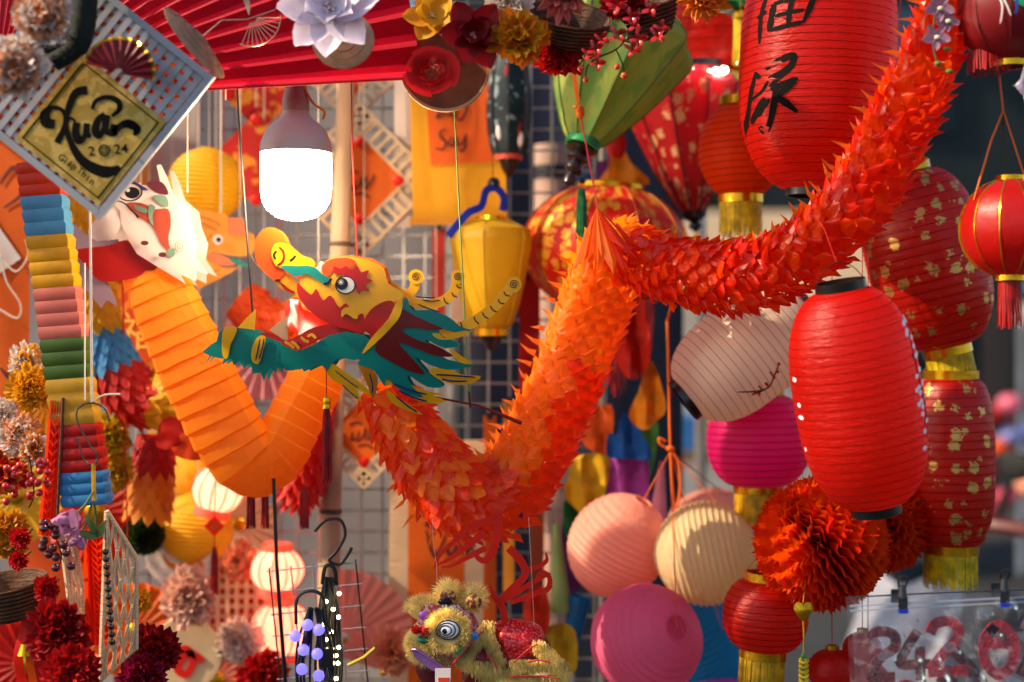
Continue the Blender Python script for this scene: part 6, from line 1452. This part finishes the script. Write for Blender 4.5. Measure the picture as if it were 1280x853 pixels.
for x, y, r_ in ((268, 492, 6.6), (210, 485, 5.2)):
    mb = MB(); fur(mb, ell(lz(x, y, -44), (r_-1, r_-1, r_-1), 400, rnd), 2.4, .5, 0, rnd); mb.ball(lz(x, y, -44), r_-1, 10, 8); t.part('pompom', mb, cRose, head, kind='stuff')
t.part('nose', MB().ball(lz(262, 545, -42), (10, 5, 5), 12, 8), mat('green_felt', '#0f5a3c', rough=.8), head)
mb = MB(); fur(mb, ell(lz(300, 610, -14), (30, 22, 24), 2200, rnd, lambda d: d.y < .5), 7, .55, .3, rnd); fur(mb, ell(lz(240, 600, -14), (19, 20, 17), 1500, rnd, lambda d: d.y < .5 and d.z > -.3), 6, .55, .3, rnd); t.part('cheek_fur', mb, FURY, head, kind='stuff')
t.part('lower_jaw', MB().tube(cr([lz(230, 680, -14), lz(270, 770, -12), lz(310, 850, -8), lz(330, 900, -4)], 4), [4, 9, 12, 13, 13, 13, 13, 13, 12, 12, 12, 11, 10], 14), mat('maroon_felt', '#5a0f18', rough=.7))
mb = MB().tube(cr([lz(186, 612, -38), lz(235, 620, -40), lz(320, 678, -41), lz(385, 720, -40), lz(415, 715, -36)], 5), 1.8, 7); t.part('mouth', MB().sheet(cr([(p[0], p[2]) for p in (lz(188, 612), lz(235, 622), lz(320, 680), lz(385, 722), lz(330, 745), (lz(265, 705)), lz(208, 662))], 3, True), lambda x, z: -38, 1.5, 0), mat('violet_lining', '#8a5a9a', rough=.3, metal=.3), head); t.part('lip_trim', mb, mat('violet_foil', '#a070c0', rough=.2, metal=.7), head)
mb = MB()
for k in range(40):
    u = k/39; p = lz(440+185*u+10*math.sin(3*u), 680-190*u-20*math.sin(u*3.1), -47+14*u); mb.ball(p, 1.5, 6, 5)
t.part('bead_trim', mb, mat('red_bead', '#c02030', rough=.2, coat=.6), head, kind='stuff')
t.part('jewel', MB().ball(lz(562, 528, -38), (5, 3, 6), 12, 8), mat('blue_gem', '#1a70c8', rough=.1, coat=1), head); t.part('leaf_patch', MB().sheet(cr([(p[0], p[2]) for p in (lz(445, 600), lz(480, 575), (lz(510, 600)), lz(490, 640), lz(455, 640))], 3, True), lambda x, z: -41, 2, 0), mat('green_foil', '#1fa05a', rough=.3, metal=.3), head)
body = t.part('body', MB().tube(cr([lz(520, 700, 4), lz(620, 720, 8), lz(760, 700, 12), lz(900, 690, 14), lz(1010, 740, 14)], 5), [30, 31, 32, 33, 33, 33, 33, 33, 33, 34, 34, 34, 34, 33, 32, 30, 28, 25, 21, 16, 10], 20), mat('maroon_cape', '#7a1018', rough=.6))
t.part('cape', MB().tube(cr([lz(700, 640, 4), lz(790, 620, 8), lz(880, 630, 10), lz(945, 670, 12)], 5), [24, 28, 30, 31, 31, 31, 31, 31, 31, 30, 29, 28, 26, 22, 17, 12], 20), mat('red_sequin', '#c81420', rough=.25, metal=.3, c2='#e85a50', c2amt=.35, c2scale=260), body)
mb = MB()
for (a, b_, n) in (((650, 470), (480, 700), 2600), ((640, 540), (720, 720), 1500), ((460, 660), (660, 800), 2200), ((720, 830), (1110, 810), 3600), ((940, 590), (1120, 760), 2200), ((800, 715), (1080, 725), 2400), ((600, 720), (800, 800), 2000)):
    for _ in range(n):
        u = rnd.random(); p = Vector(lz(a[0]+(b_[0]-a[0])*u+rnd.uniform(-36, 36), a[1]+(b_[1]-a[1])*u+rnd.uniform(-34, 34), -24-rnd.uniform(0, 6)+8*u)); fur(mb, [(p, (rnd.uniform(-.3, .3), -1, rnd.uniform(-.5, .3)))], 9, .6, .7, rnd)
t.part('body_fur', mb, FURY, body, kind='stuff')
for (a, b_) in (((800, 690), (940, 580)), ((885, 688), (1015, 690)), ((765, 778), (1060, 785)), ((640, 640), (700, 730))):
    mb = MB(); 
    for k in range(30): u = k/29; mb.ball(lz(a[0]+(b_[0]-a[0])*u, a[1]+(b_[1]-a[1])*u-12*math.sin(u*3.14), -37), 1.1, 6, 5)
    t.part('bead_trim', mb, MATS['red_bead'], body, kind='stuff')
tg = t.part('price_tag', MB().box(lz(373, 800, -44), (19, 1, 34)), mat('tag_card', '#e0d0c8', rough=.5)); t.part('tag_print', MB().box(lz(378, 825, -45), (13, 1, 22)), mat('tag_red', '#c8401c', rough=.5), tg)
t.part('hanging_cord', MB().tube([lz(330, 250, -10), lz(325, 120, -8), (lz(305, -20, -8)), (lz(300, -160, -8))], .3, 4), mat('pale_thread', '#e0a898', rough=.5)); t.part('hanging_cord', MB().tube([lz(925, 520, 0), lz(905, 100, 0), lz(890, -160, 0)], .3, 4), MATS['pale_thread'])
# ---- coloured tissue fish tails behind the dragon loop
def tail(label, px, py, Y, outline, m, amp=5, rot=0):
    return solo('tissue_tail', label, 'tissue tail', MB().sheet(cr(outline, 3, True), lambda x, z: amp*math.sin(x*.22+z*.03)+2*noise.noise((x*.08, z*.08, px)), .8, 6), m, px, py, Y, None, (0, R(rot), 0))
tq = lambda n, c: mat('tail_'+n, c, rough=.6, tr=.45, var=.2, vscale=30)
tail('bright blue crumpled tissue tail with a tied top behind the dragon loop', 785, 552, 2.44, [(-2, 36), (6, 26), (14, 34), (16, 12), (26, -6), (28, -22), (-4, -22), (-26, -18), (-24, 10), (-14, 8), (-10, 28)], tq('blue', '#1468c0'))
tail('purple tissue tail below the bright blue one', 785, 598, 2.46, [(-22, 26), (22, 26), (26, -8), (22, -36), (-20, -36), (-24, -6)], tq('purple', '#b04ab0'))
tail('golden orange tissue tail hanging from the dragon underside', 812, 500, 2.42, [(-6, 44), (4, 48), (14, 20), (20, -12), (10, -26), (-8, -38), (-26, -20), (-14, 10)], tq('gold', '#e89a10'))
tail('yellow crumpled tissue tail beside the dragon loop', 735, 605, 2.46, [(-16, 34), (24, 36), (26, 10), (18, -20), (6, -42), (-10, -36), (-30, -14), (-24, 10)], tq('yellow', '#d8b018'))
tail('dark green tissue tail under the yellow crumpled one', 716, 648, 2.5, [(-10, 24), (10, 26), (14, 0), (6, -26), (-8, -24), (-12, 0)], tq('green', '#0f6a34'))
tail('leaf green tissue tail behind the golden orange one', 808, 555, 2.5, [(-14, 24), (12, 30), (14, 0), (4, -44), (-8, -20)], tq('leaf', '#5aa050'))
tail('orange tissue tail between the dragon loop and the blue tail', 748, 550, 2.48, [(-6, 36), (16, 44), (18, 10), (10, -18), (-14, -10), (-20, 6)], tq('orange', '#f07018'))
tail('red crumpled tissue mass under the dragon peak', 790, 430, 2.4, [(-30, 50), (24, 56), (26, 10), (16, -36), (-4, -44), (-20, -20), (-34, 10)], tq('red', '#c82010'), 8)
tail('orange-red tissue tail above the lion toy cape', 672, 765, 2.42, [(-14, 26), (8, 30), (16, 0), (10, -30), (-14, -26), (-18, 0)], tq('flame', '#e03c10'))
tail('yellow tissue tail behind the lion toy tail fur', 700, 810, 2.44, [(-20, 26), (14, 28), (22, 0), (16, -34), (-16, -30), (-22, 0)], tq('yellow', '#d8b018'))
tail('deep purple tissue tail between the green cone and peach lantern', 712, 700, 2.52, [(-8, 50), (14, 56), (16, 0), (10, -40), (-10, -30)], tq('violet', '#7a3080'))
for i, (x, y, r0_, r1_, L_, c, nm) in enumerate(((698, 710, 4, 14, 110, '#9ab870', 'pale green'), (718, 780, 14, 10, 70, '#1a70a8', 'blue'), (824, 622, 3, 14, 90, '#e090a8', 'pink'))):
    t = Thing('paper_cone', nm+' rolled paper cone beside the paper lanterns', 'paper cone', x, y, 2.46, None, (0, R((-3, 12, 4)[i]), 0))
    t.part('cone', MB().lathe([(r0_, L_/2), (r1_, -L_/2), (r1_-1, -L_/2), (max(.2, r0_-1), L_/2)], 24), mat('cone_'+c.strip('#'), c, rough=.5, tr=.35)); t.part('seam', MB().tube([(0, -r0_-.4, L_/2), (0, -r1_-.4, -L_/2)], .5, 4), MATS['cone_'+c.strip('#')])
t = Thing('cloth_tail', 'blue and amber pennant cloths with a red ruffle behind the green lantern finial', 'pennant', 770, 210, 2.62)
t.part('amber_cloth', MB().sheet(cr([(-2, 32), (10, 24), (20, 4), (42, -20), (-24, -26), (-10, 0)], 3, True), lambda x, z: 3*math.sin(x*.2), .8, 6), tq('gold', '#e89a10')); t.part('blue_cloth', MB().sheet(cr([(-76, -34), (-44, -8), (-30, -10), (-34, -30), (-60, -40)], 3, True), lambda x, z: 3*math.sin(x*.2), .8, 6), tq('azure', '#2470b8'))
t.part('red_ruffle', MB().ball((0, 0, 30), (13, 6, 20), 10, 8), cRose); t.part('purple_cloth', MB().sheet([(-24, 8), (-10, 10), (-12, -26), (-24, -26)], lambda x, z: 2, .8, 6), tq('violet', '#7a3080')); cord_to_rail(t, 0, 50, WHCORD)
# koi-print hanging lantern
KOI = mat('koi_silk', '#0e2c38', rough=.5, tr=.2, c2='#8aa0a8', c2amt=.12, c2scale=60, var=.4, vscale=30)
t = ribbed('koi', 'slim dark teal silk lantern printed with white and red koi', 636, 132, 2.5, 27, 62, KOI, mat('koi_rib', '#0a1a20'), 8, prof=lambda z: 14+13*math.sqrt(max(0, 1-(z/66)**2)), puff=.06)
for pts in ([(-6, 40), (2, 10), (-2, -30)], [(10, 0), (14, -30), (8, -50)], [(-14, -20), (-16, -44)]):
    pass
for (x, z, m_, rz_) in ((-10, -6, 'white_print', 22), (12, -20, 'scarlet_petal', 22), (-2, 34, 'scarlet_petal', 12), (14, -44, 'white_print', 10), (-12, -34, 'white_print', 12)): t.part('printed_koi', MB().ball((x, -math.sqrt(max(1, 23**2-x*x)), z), (3.6, 1.5, rz_), 10, 8), MATS[m_])
t.part('bottom_ring', ring(MB(), 16, -68, -60), mat('coral_band', '#c84838', rough=.5)); t.part('finial', MB().lathe([(.1, -66), (13, -68), (10, -78), (4, -88), (.1, -90)], 14), DKW); cord_to_rail(t, 0, 62, REDCORD)
# orange cords tied in a bow in front of the pale stall
t = Thing('cord_bundle', 'long orange cords tied in a loose knot between the lanterns', 'cord', 840, 560, 2.34)
for pts in ([(834, 400), (836, 480), (838, 560), (842, 640)], [(838, 560), (848, 580), (850, 610), (846, 635)], [(838, 562), (826, 556), (824, 548), (832, 552)]): t.part('cord', MB().tube(cr([t.loc(*p) for p in pts], 5), 2.0, 6), ORCORD)
t.part('knot', MB().ball(t.loc(838, 561), (6, 4, 4), 10, 6), ORCORD); t.part('cord', MB().tube([t.loc(834, 402), t.loc(836, 370, -60)], 1.6, 5), ORCORD)
# ---- plastic bag of glitter numerals held by two clips
FILM = clear_film('clear_plastic', .06, '#cdd6ee', .09, .035); GLR = mat('dark_red_glitter', '#a8142c', rough=.35, bump=.8, bscale=500, var=.3, vscale=200, metal=.2); MRN = mat('maroon_glitter', '#5a0c18', rough=.4, bump=.8, bscale=500, var=.3, vscale=200)
def film(w_, h_, seed, amp=3.0, nx=34, nz=24, dep=0):
    mb = MB(); v = []
    for j in range(nz+1):
        for i in range(nx+1):
            x, z = -w_/2+w_*i/nx, -h_*j/nz; e = min(1, j/6)
            cr_ = abs(noise.noise((x*.035+seed, z*.02, 0)))*-2+abs(noise.noise((x*.2+z*.1, z*.12+seed, 5)))*-.5+abs(noise.noise((x*.09+seed, z*.05+x*.03, 3)))*-1.2
            v.append((x, dep+amp*e*(cr_+.9), z))
    return mb.add(v, [(j*(nx+1)+i, j*(nx+1)+i+1, (j+1)*(nx+1)+i+1, (j+1)*(nx+1)+i) for j in range(nz) for i in range(nx)])
t = Thing('plastic_bag', 'clear plastic bag holding dark red glitter numerals', 'bag', 1180, 742, 1.8, None, (0, R(-3), 0))
t.part('front_sheet', film(240, 170, 1, 4.5, 70, 46, dep=-17), FILM); t.part('back_sheet', film(240, 170, 7, 4, dep=12), FILM)
t.part('zip_strip', MB().box((0, -9, -8), (240, 1, 2.4)).box((0, -9, -14), (240, 1, 2)), clear_film('zip_film', .12, '#d8e0f4', .15, .4))
def numeral(strokes, wd, m, y, name='numeral'):
    mb = MB()
    for i, s_ in enumerate(strokes): mb.strip([(p[0], p[1]) for p in s_], wd, lambda x, z, o, i=i: (x, y-o-.1*i, z), 2.5, per=6, taper=False)
    return t.part(name, mb, m)
numeral([[(-22, -48), (-14, -36), (4, -34), (14, -44), (10, -58), (-8, -76), (-24, -94)], [(-26, -96), (0, -96), (22, -96)]], 13, GLR, -4)
numeral([[(60, -42), (46, -60), (46, -88), (62, -104), (80, -90), (82, -60), (66, -42), (52, -52)], [(50, -68), (64, -64), (80, -68)]], 13, GLR, -3)
numeral([[(-96, -52), (-84, -44), (-66, -48), (-64, -64), (-84, -78), (-96, -100), (-66, -102)]], 13, MRN, 4)
numeral([[(-34, -46), (-48, -66), (-58, -86), (-40, -88), (-20, -88)], [(-32, -66), (-33, -88), (-34, -108)]], 12, MRN, 6)
numeral([[(6, -70), (20, -84), (34, -104), (30, -128)], [(-10, -104), (10, -116)]], 14, MRN, 7)
numeral([[(96, -44), (112, -56), (104, -84), (90, -108)]], 13, MRN, 4)
numeral([[(-70, -116), (-50, -112), (-36, -128)]], 12, GLR, 2)
for x in (-56, 70):
    c = Thing('bulldog_clip', ('steel clip with blue tip on the bag end near the fluffy tissue ball', 'steel clip with blue tip above the round numeral')[x > 0], 'clip', 1180+x, 735-(4 if x > 0 else -4), 1.8)
    SILV = mat('clip_steel', '#50555c', rough=.25, metal=.9)
    c.part('spring', MB().tube([(0, -14, 10), (0, -14, -6)], [4.5, 5.5], 10), SILV); c.part('jaw', MB().box((0, -17, -12), (11, 3, 16)), SILV); c.part('jaw', MB().box((0, 16, -10), (11, 3, 18)), SILV); c.part('handle', MB().tube(cr([(-4, -14, 8), (-5, -18, 18), (0, -20, 22), (5, -18, 18), (4, -14, 8)], 4), 1.3, 6), SILV); c.part('blue_tip', MB().box((0, -18, -22), (12, 4, 5)), mat('blue_tip', '#1830a0', rough=.4))
solo('bag_line', 'taut wire line carrying the plastic bag', 'wire', MB().tube([(-122, 0, -6), (0, 0, 0), (400, 0, 14)], 1.0, 6), DW, 1180, 741, 1.83)
# bag of red baubles beside it
for i, (x, y, r_) in enumerate(((1040, 838, 30), (1078, 812, 24), (1085, 850, 26))):
    b_ = Thing('paper_lantern', ('small red crumpled lantern below the gold heart charm', 'small red shiny lantern seen through the bag edge', 'small red lantern under the shiny one')[i], 'lantern', x, y, 2.1)
    b_.part('shade', MB().lathe([(r_*math.cos(a)*1.0+1, r_*.9*math.sin(a)) for a in [(-1.4+2.8*k/24) for k in range(25)]], 30, lambda a, k: 1-.03*(k % 2)), RED1); b_.part('top_ring', ring(MB(), r_*.25, r_*.88, r_*.88+5), GOLD); cord_to_rail(b_, 0, r_, REDCORD)
# ================================================================== lower left corner
HK = mat('hook_steel', '#5a5854', rough=.25, metal=.9)
t = Thing('wire_hook', 'bent steel wire hook on a white cord before the red streamer band', 'hook', 110, 520, 1.86)
t.part('hook', MB().tube(cr([t.loc(137, 527), t.loc(130, 510), t.loc(112, 504), t.loc(97, 512), t.loc(98, 530), t.loc(112, 556), t.loc(122, 572), t.loc(116, 582), t.loc(106, 576), t.loc(100, 560), t.loc(97, 545)], 6), 1.1, 7), HK)
t.part('cord', MB().tube(cr([t.loc(117, 580), t.loc(117, 600), t.loc(118, 626)], 3), 2.6, 7), GOLDTH); t.part('hanging_cord', MB().tube([t.loc(115, 503), t.loc(113, 300), t.loc(110, -60)], 1.5, 6), WHCORD); t.part('cord_tail', MB().tube(cr([t.loc(116, 502), t.loc(130, 494), t.loc(150, 493)], 4), 1.1, 5), WHCORD)
def lattice(label, Y, corners, nstr, px, py):
    """woven cane board: a diamond lattice inside a rim, seen at a slant"""
    t = Thing('cane_lattice', label, 'lattice', px, py, Y); o = [Vector((t.loc(*c[:2])[0], c[2], t.loc(*c[:2])[2])) for c in corners]
    t.part('rim', MB().tube(o+[o[0]], 3.4, 6), CRM); A, B, C_, D_ = o[0], o[1], o[2], o[3]
    def q(u, v): return (A*(1-u)+B*u)*(1-v)+(D_*(1-u)+C_*u)*v
    for i in range(-nstr, nstr*2):
        for sgn in (1, -1):
            pts = []
            for k in range(13):
                v = k/12; u = i/nstr+v*nstr*.34*sgn*.5+(.0 if sgn > 0 else .5)
                if 0 <= u <= 1: pts.append(q(u, v)+Vector((0, sgn*.6, 0)))
            if len(pts) > 1: t.part('cane_strip', MB().tube(pts, 2.2, 5), CRM)
    return t
t = lattice('cream cane lattice board edge-on beside the black bead string', 1.94, [(136, 638, -10), (166, 700, 16), (166, 815, 16), (128, 850, -10)], 4, 145, 745)
t = lattice('cream cane lattice board behind the dark berries', 1.98, [(78, 655, -10), (92, 690, 10), (110, 800, 10), (96, 800, -10)], 3, 95, 730)
t = Thing('paper_fan', 'folded orange-red pleated fan between the cane lattice boards', 'paper fan', 118, 690, 1.96)
for i in range(12):
    x = -14+i*2.6; t.part('pleat', MB().add([(x, 6*(i % 2), 30-abs(i-6)), (x+2.6, 6*((i+1) % 2), 30), (x+6+i*.4, 6*((i+1) % 2), -118), (x+3+i*.4, 6*(i % 2), -118)], [(0, 1, 2, 3)]), FOOT, smooth=False)
for k in range(16): 
    pz = 20-k*8.6; t.part('chevron_fold', MB().add([(-6+k*.6, -3, pz), (6+k*.6, -9, pz-9), (18+k*.6, -3, pz), (6+k*.6, -8, pz-14)], [(0, 1, 3), (1, 2, 3)]), TISS, smooth=False)
t = Thing('bead_string', 'string of glossy black beads with gilt caps on the cane lattice', 'beads', 132, 690, 1.9)
for k in range(13): 
    b_ = t.part('bead', MB().ball((k*.7, 0, -k*9.4), 4.2, 12, 8), mat('black_bead', '#0a0808', rough=.12, coat=.8)); t.part('gilt_cap', MB().ball((k*.7-2.4, -1.5, -k*9.4+2), 2.2, 8, 6), GOLD, b_)
t.part('thread', MB().tube([(0, 0, 40), (0, 0, 0), (8.4, 0, -113)], .6, 4), BLKP)
flower('pink_magnolia', 'mauve pink magnolia hanging from the wire hook', 98, 640, 1.84, [(5, 34, 28, 48, .3, .05), (3, 26, 22, 70, .3, .0)], cloth('orchid_petal', '#b878a0'), None, (40, -40))
flower('pink_magnolia', 'mauve pink magnolia bud under the larger one', 104, 662, 1.86, [(4, 26, 20, 60, .3, .05)], MATS['orchid_petal'], None, (60, -30))
def berries(label, px, py, Y, n, w_, h_, r_, m, seed):
    t = Thing('berry_branch', label, 'branch', px, py, Y); rnd = random.Random(seed); pr = (0, 0, 0)
    stem = [(0, 0, h_*.7), (rnd.uniform(-4, 4), 2, h_*.2), (rnd.uniform(-6, 6), 2, -h_*.3), (0, 0, -h_*.6)]; t.part('twig', MB().tube(cr(stem, 5), 1.0, 5), BRN)
    me = mesh_of(MB().ball((0, 0, 0), r_, 12, 9), t.k, m, True, 'berry')
    for k in range(n): t.inst('berry', me, Matrix.Translation((rnd.uniform(-w_, w_), rnd.uniform(-8, 4), rnd.uniform(-h_, h_)*.6)))
    return t
berries('dark red berry sprig beside the mauve magnolia', 72, 680, 1.88, 17, 18, 50, 5.6, mat('dark_berry', '#5a0a14', rough=.2, coat=.7), 1)
berries('bright red berry sprig in front of the orange chrysanthemums', 36, 605, 1.9, 24, 28, 50, 4.8, BER, 2)
t = Thing('paper_fan', 'closed red pleated fan with dark edge beside the rainbow streamer', 'paper fan', 62, 580, 1.96, None, (0, R(6), 0))
for i in range(9): t.part('pleat', MB().add([(-8+i*1.6, 4*(i % 2), 80), (-6.4+i*1.6, 4*((i+1) % 2), 80), (-3+i*2.4, 4*((i+1) % 2), -90), (-5.4+i*2.4, 4*(i % 2), -90)], [(0, 1, 2, 3)]), FOOT, smooth=False)
for k in range(12): t.part('chevron_fold', MB().add([(-7, -3, 60-k*12), (4, -6, 50-k*12), (12+k*.3, -3, 62-k*12), (4, -6, 45-k*12)], [(0, 1, 3), (1, 2, 3)]), TISS, smooth=False)
t.part('guard_stick', MB().tube([(8, 0, 84), (18, 0, -92)], 2.0, 6), mat('brown_stick', '#4a2a1c', rough=.6))
for i, (nm, lb, x, y, Y_, r_, m1, m2, n_) in enumerate((('chrysanthemum', 'cream and yellow chrysanthemum, topmost flower beside the rainbow streamer', 36, 452, 2.1, 26, cPeachW, cYel, 5), ('chrysanthemum', 'golden yellow chrysanthemum beside the rainbow streamer', 40, 485, 2.08, 30, cYel, None, 6), ('chrysanthemum', 'peach chrysanthemum above the bright red berries', 28, 545, 2.06, 30, cPeach, cPeachW, 6), ('chrysanthemum', 'straw-coloured chrysanthemum beside the closed red fan', 46, 560, 2.04, 24, cAmb, cPeachW, 5), ('chrysanthemum', 'orange-red chrysanthemum behind the bright berries', 8, 590, 2.1, 32, cRose, cOr, 5), ('chrysanthemum', 'white chrysanthemum under the orange banner with cord loops', 2, 520, 2.14, 26, cPeachW, None, 5), ('chrysanthemum', 'yellow ruffled flower above the brown basket', 12, 668, 2.0, 34, cYel, cAmb, 5), ('red_blossom', 'small red blossom hanging between the dark and bright berries', 26, 672, 1.94, 15, cRose, None, 3), ('red_blossom', 'small red blossom above the brown basket rim', 24, 700, 1.94, 14, cRose, None, 3), ('red_blossom', 'red ruffled blossom below the dark berry sprig', 60, 735, 1.96, 18, cRose, None, 4), ('red_rose', 'large crimson rose at the foot of the cane lattice', 78, 790, 1.86, 44, cRose, cDred, 6), ('red_rose', 'crimson rose under the large one', 95, 838, 1.84, 40, cRose, None, 6), ('red_rose', 'deep red peony beside the red swirl plaque', 196, 812, 2.0, 34, cDred, cRose, 6), ('red_rose', 'magenta-tinged peony below the deep red one', 180, 846, 1.98, 32, cloth('magenta_petal', '#a01040'), cDred, 5), ('yellow_flower', 'small yellow blossom beside the cane lattice rim', 176, 752, 1.98, 16, cYel, None, 3), ('chrysanthemum', 'lime yellow ruffled flower under the honeycomb streamer', 140, 545, 2.3, 30, cloth('lime_petal', '#c8b020'), cYel, 5), ('chrysanthemum', 'lime yellow ruffled flower below the accordion streamer side', 145, 590, 2.3, 26, MATS['lime_petal'], cYel, 5))):
    fluffy(nm, lb, x, y, Y_, r_, m1, m2, n_, seed=i+3)
basket('brown woven basket under the yellow ruffled flower', 6, 728, 2.0, 50, 44, (R(8), R(-6), 0))
t = Thing('red_streamer', 'red and gold paper streamers hanging below the brown basket', 'streamer', 35, 800, 2.02)
for i, (x, w_, c) in enumerate(((-8, 12, 'red_card'), (6, 10, 'orange_card'), (18, 12, 'red_card_gloss'))): t.part('ribbon', MB().strip([(x, 60), (x+4, 20), (x-3, -20), (x+2, -70)], w_, lambda a, b_, o: (a, 3*math.sin(b_*.08)-o, b_), .8, taper=False), MATS[c])
t.part('gold_bell', MB().lathe([(.1, 8), (5, 6), (7, 0), (10, -8), (9, -8), (.1, -6)], 16).xf(Matrix.Translation((-2, -4, -10))), GOLD)
t = Thing('leaf_sprig', 'green leaves beside the mauve magnolia on the hook', 'leaves', 122, 672, 1.85)
for a, L_ in ((200, 26), (250, 32), (300, 24)): t.part('leaf', MB().merge(petal(L_, 11, .25, .2), Matrix.Rotation(R(a), 4, 'Y') @ Matrix.Rotation(R(80), 4, 'X')), mat('sage_leaf', '#6a8a50', rough=.5, tr=.3))
t.part('stem', MB().tube([(0, 0, 0), (-4, 0, 44)], 1.6, 6), STEM)
# a dark honeycomb ball and leaves
t = tissue_ball('dark green honeycomb tissue ball under the amber tail', 180, 668, 2.42, 26, 24, (R(80), 0, 0))
for o in t.o.children: o.data.materials[0] = tq('moss', '#2c3a18')
del t.o['group']
# ================================================================== more goods hung at the back of the left half
def rosette(label, px, py, Y, r_, m, m2=None, n=40):
    t = Thing('paper_rosette', label, 'rosette', px, py, Y)
    for i in range(n):
        x0, x1 = 2*math.pi*i/n, 2*math.pi*(i+1)/n; d0, d1 = (4, -4) if i % 2 else (-4, 4); v = []
        for q in (r_*.14, r_*.6, r_): v += [(q*math.cos(x0), d0*q/r_, q*math.sin(x0)), (q*math.cos(x1), d1*q/r_, q*math.sin(x1))]
        t.part('pleat', MB().add(v, [(0, 1, 3, 2), (2, 3, 5, 4)]), m, smooth=False)
    t.part('button', MB().ball((0, -4, 0), (r_*.2, 3, r_*.2), 14, 8), m2 or GOLD)
    cord_to_rail(t, 0, r_*.9, WHCORD)
    return t
PF = lambda n, c: mat('rosette_'+n, c, rough=.55, tr=.45, var=.1)
rosette('tangerine paper rosette behind the yellow part of the rainbow streamer', 150, 345, 2.55, 50, PF('tangerine', '#f08a20'))
rosette('lemon paper rosette behind the peach chrysanthemums', 20, 620, 2.4, 60, PF('lemon', '#e8c030'))
rosette('scarlet paper rosette behind the mauve magnolia', 120, 640, 2.5, 66, PF('scarlet', '#d83018'))
rosette('orange paper rosette behind the cane lattice rim', 170, 790, 2.5, 62, PF('orange', '#f07020'))
rosette('cream paper rosette between the goldfish plaque and pink lantern', 300, 655, 2.6, 46, PF('cream', '#ecc8a4'))
rosette('coral paper rosette under the ivory fan', 270, 850, 2.55, 60, PF('coral', '#e88468'))
rosette('red paper rosette behind the crimson rose', 30, 830, 2.4, 60, PF('red', '#c81c10'))
rosette('golden paper rosette behind the bright berries', 60, 500, 2.45, 54, PF('gold', '#e8a020'))
rosette('pink paper rosette behind the teal dragon jaw', 330, 440, 2.56, 60, PF('pink', '#e8a0a0'), FOOT)
for i, (x, y, w_, h_, c, nm, Y_) in enumerate(((150, 250, 70, 240, '#f0a040', 'light orange', 2.62), (215, 560, 60, 300, '#e8b878', 'buff', 2.62), (70, 700, 90, 360, '#e86018', 'deep orange', 2.62), (215, 130, 60, 240, '#d8ccc4', 'off-white', 2.64))):
    t = banner('hanging_banner', nm+' plain cloth banner at the back of the left goods', x, y, Y_, w_, h_, mat('banner_'+nm.replace(' ', '_'), c, rough=.7, tr=.35, var=.1))
    t.part('top_rod', MB().tube([(-w_/2-4, 0, h_/2), (w_/2+4, 0, h_/2)], 2, 6), BAMB)
    t.part('bottom_rod', MB().tube([(-w_/2-4, 0, -h_/2), (w_/2+4, 0, -h_/2)], 2, 6), BAMB); cord_to_rail(t, 0, h_/2, WHCORD)
for n_ in ('violet_led', 'warm_led', 'lit_bulb'): MATS[n_].cycles.emission_sampling = 'NONE'
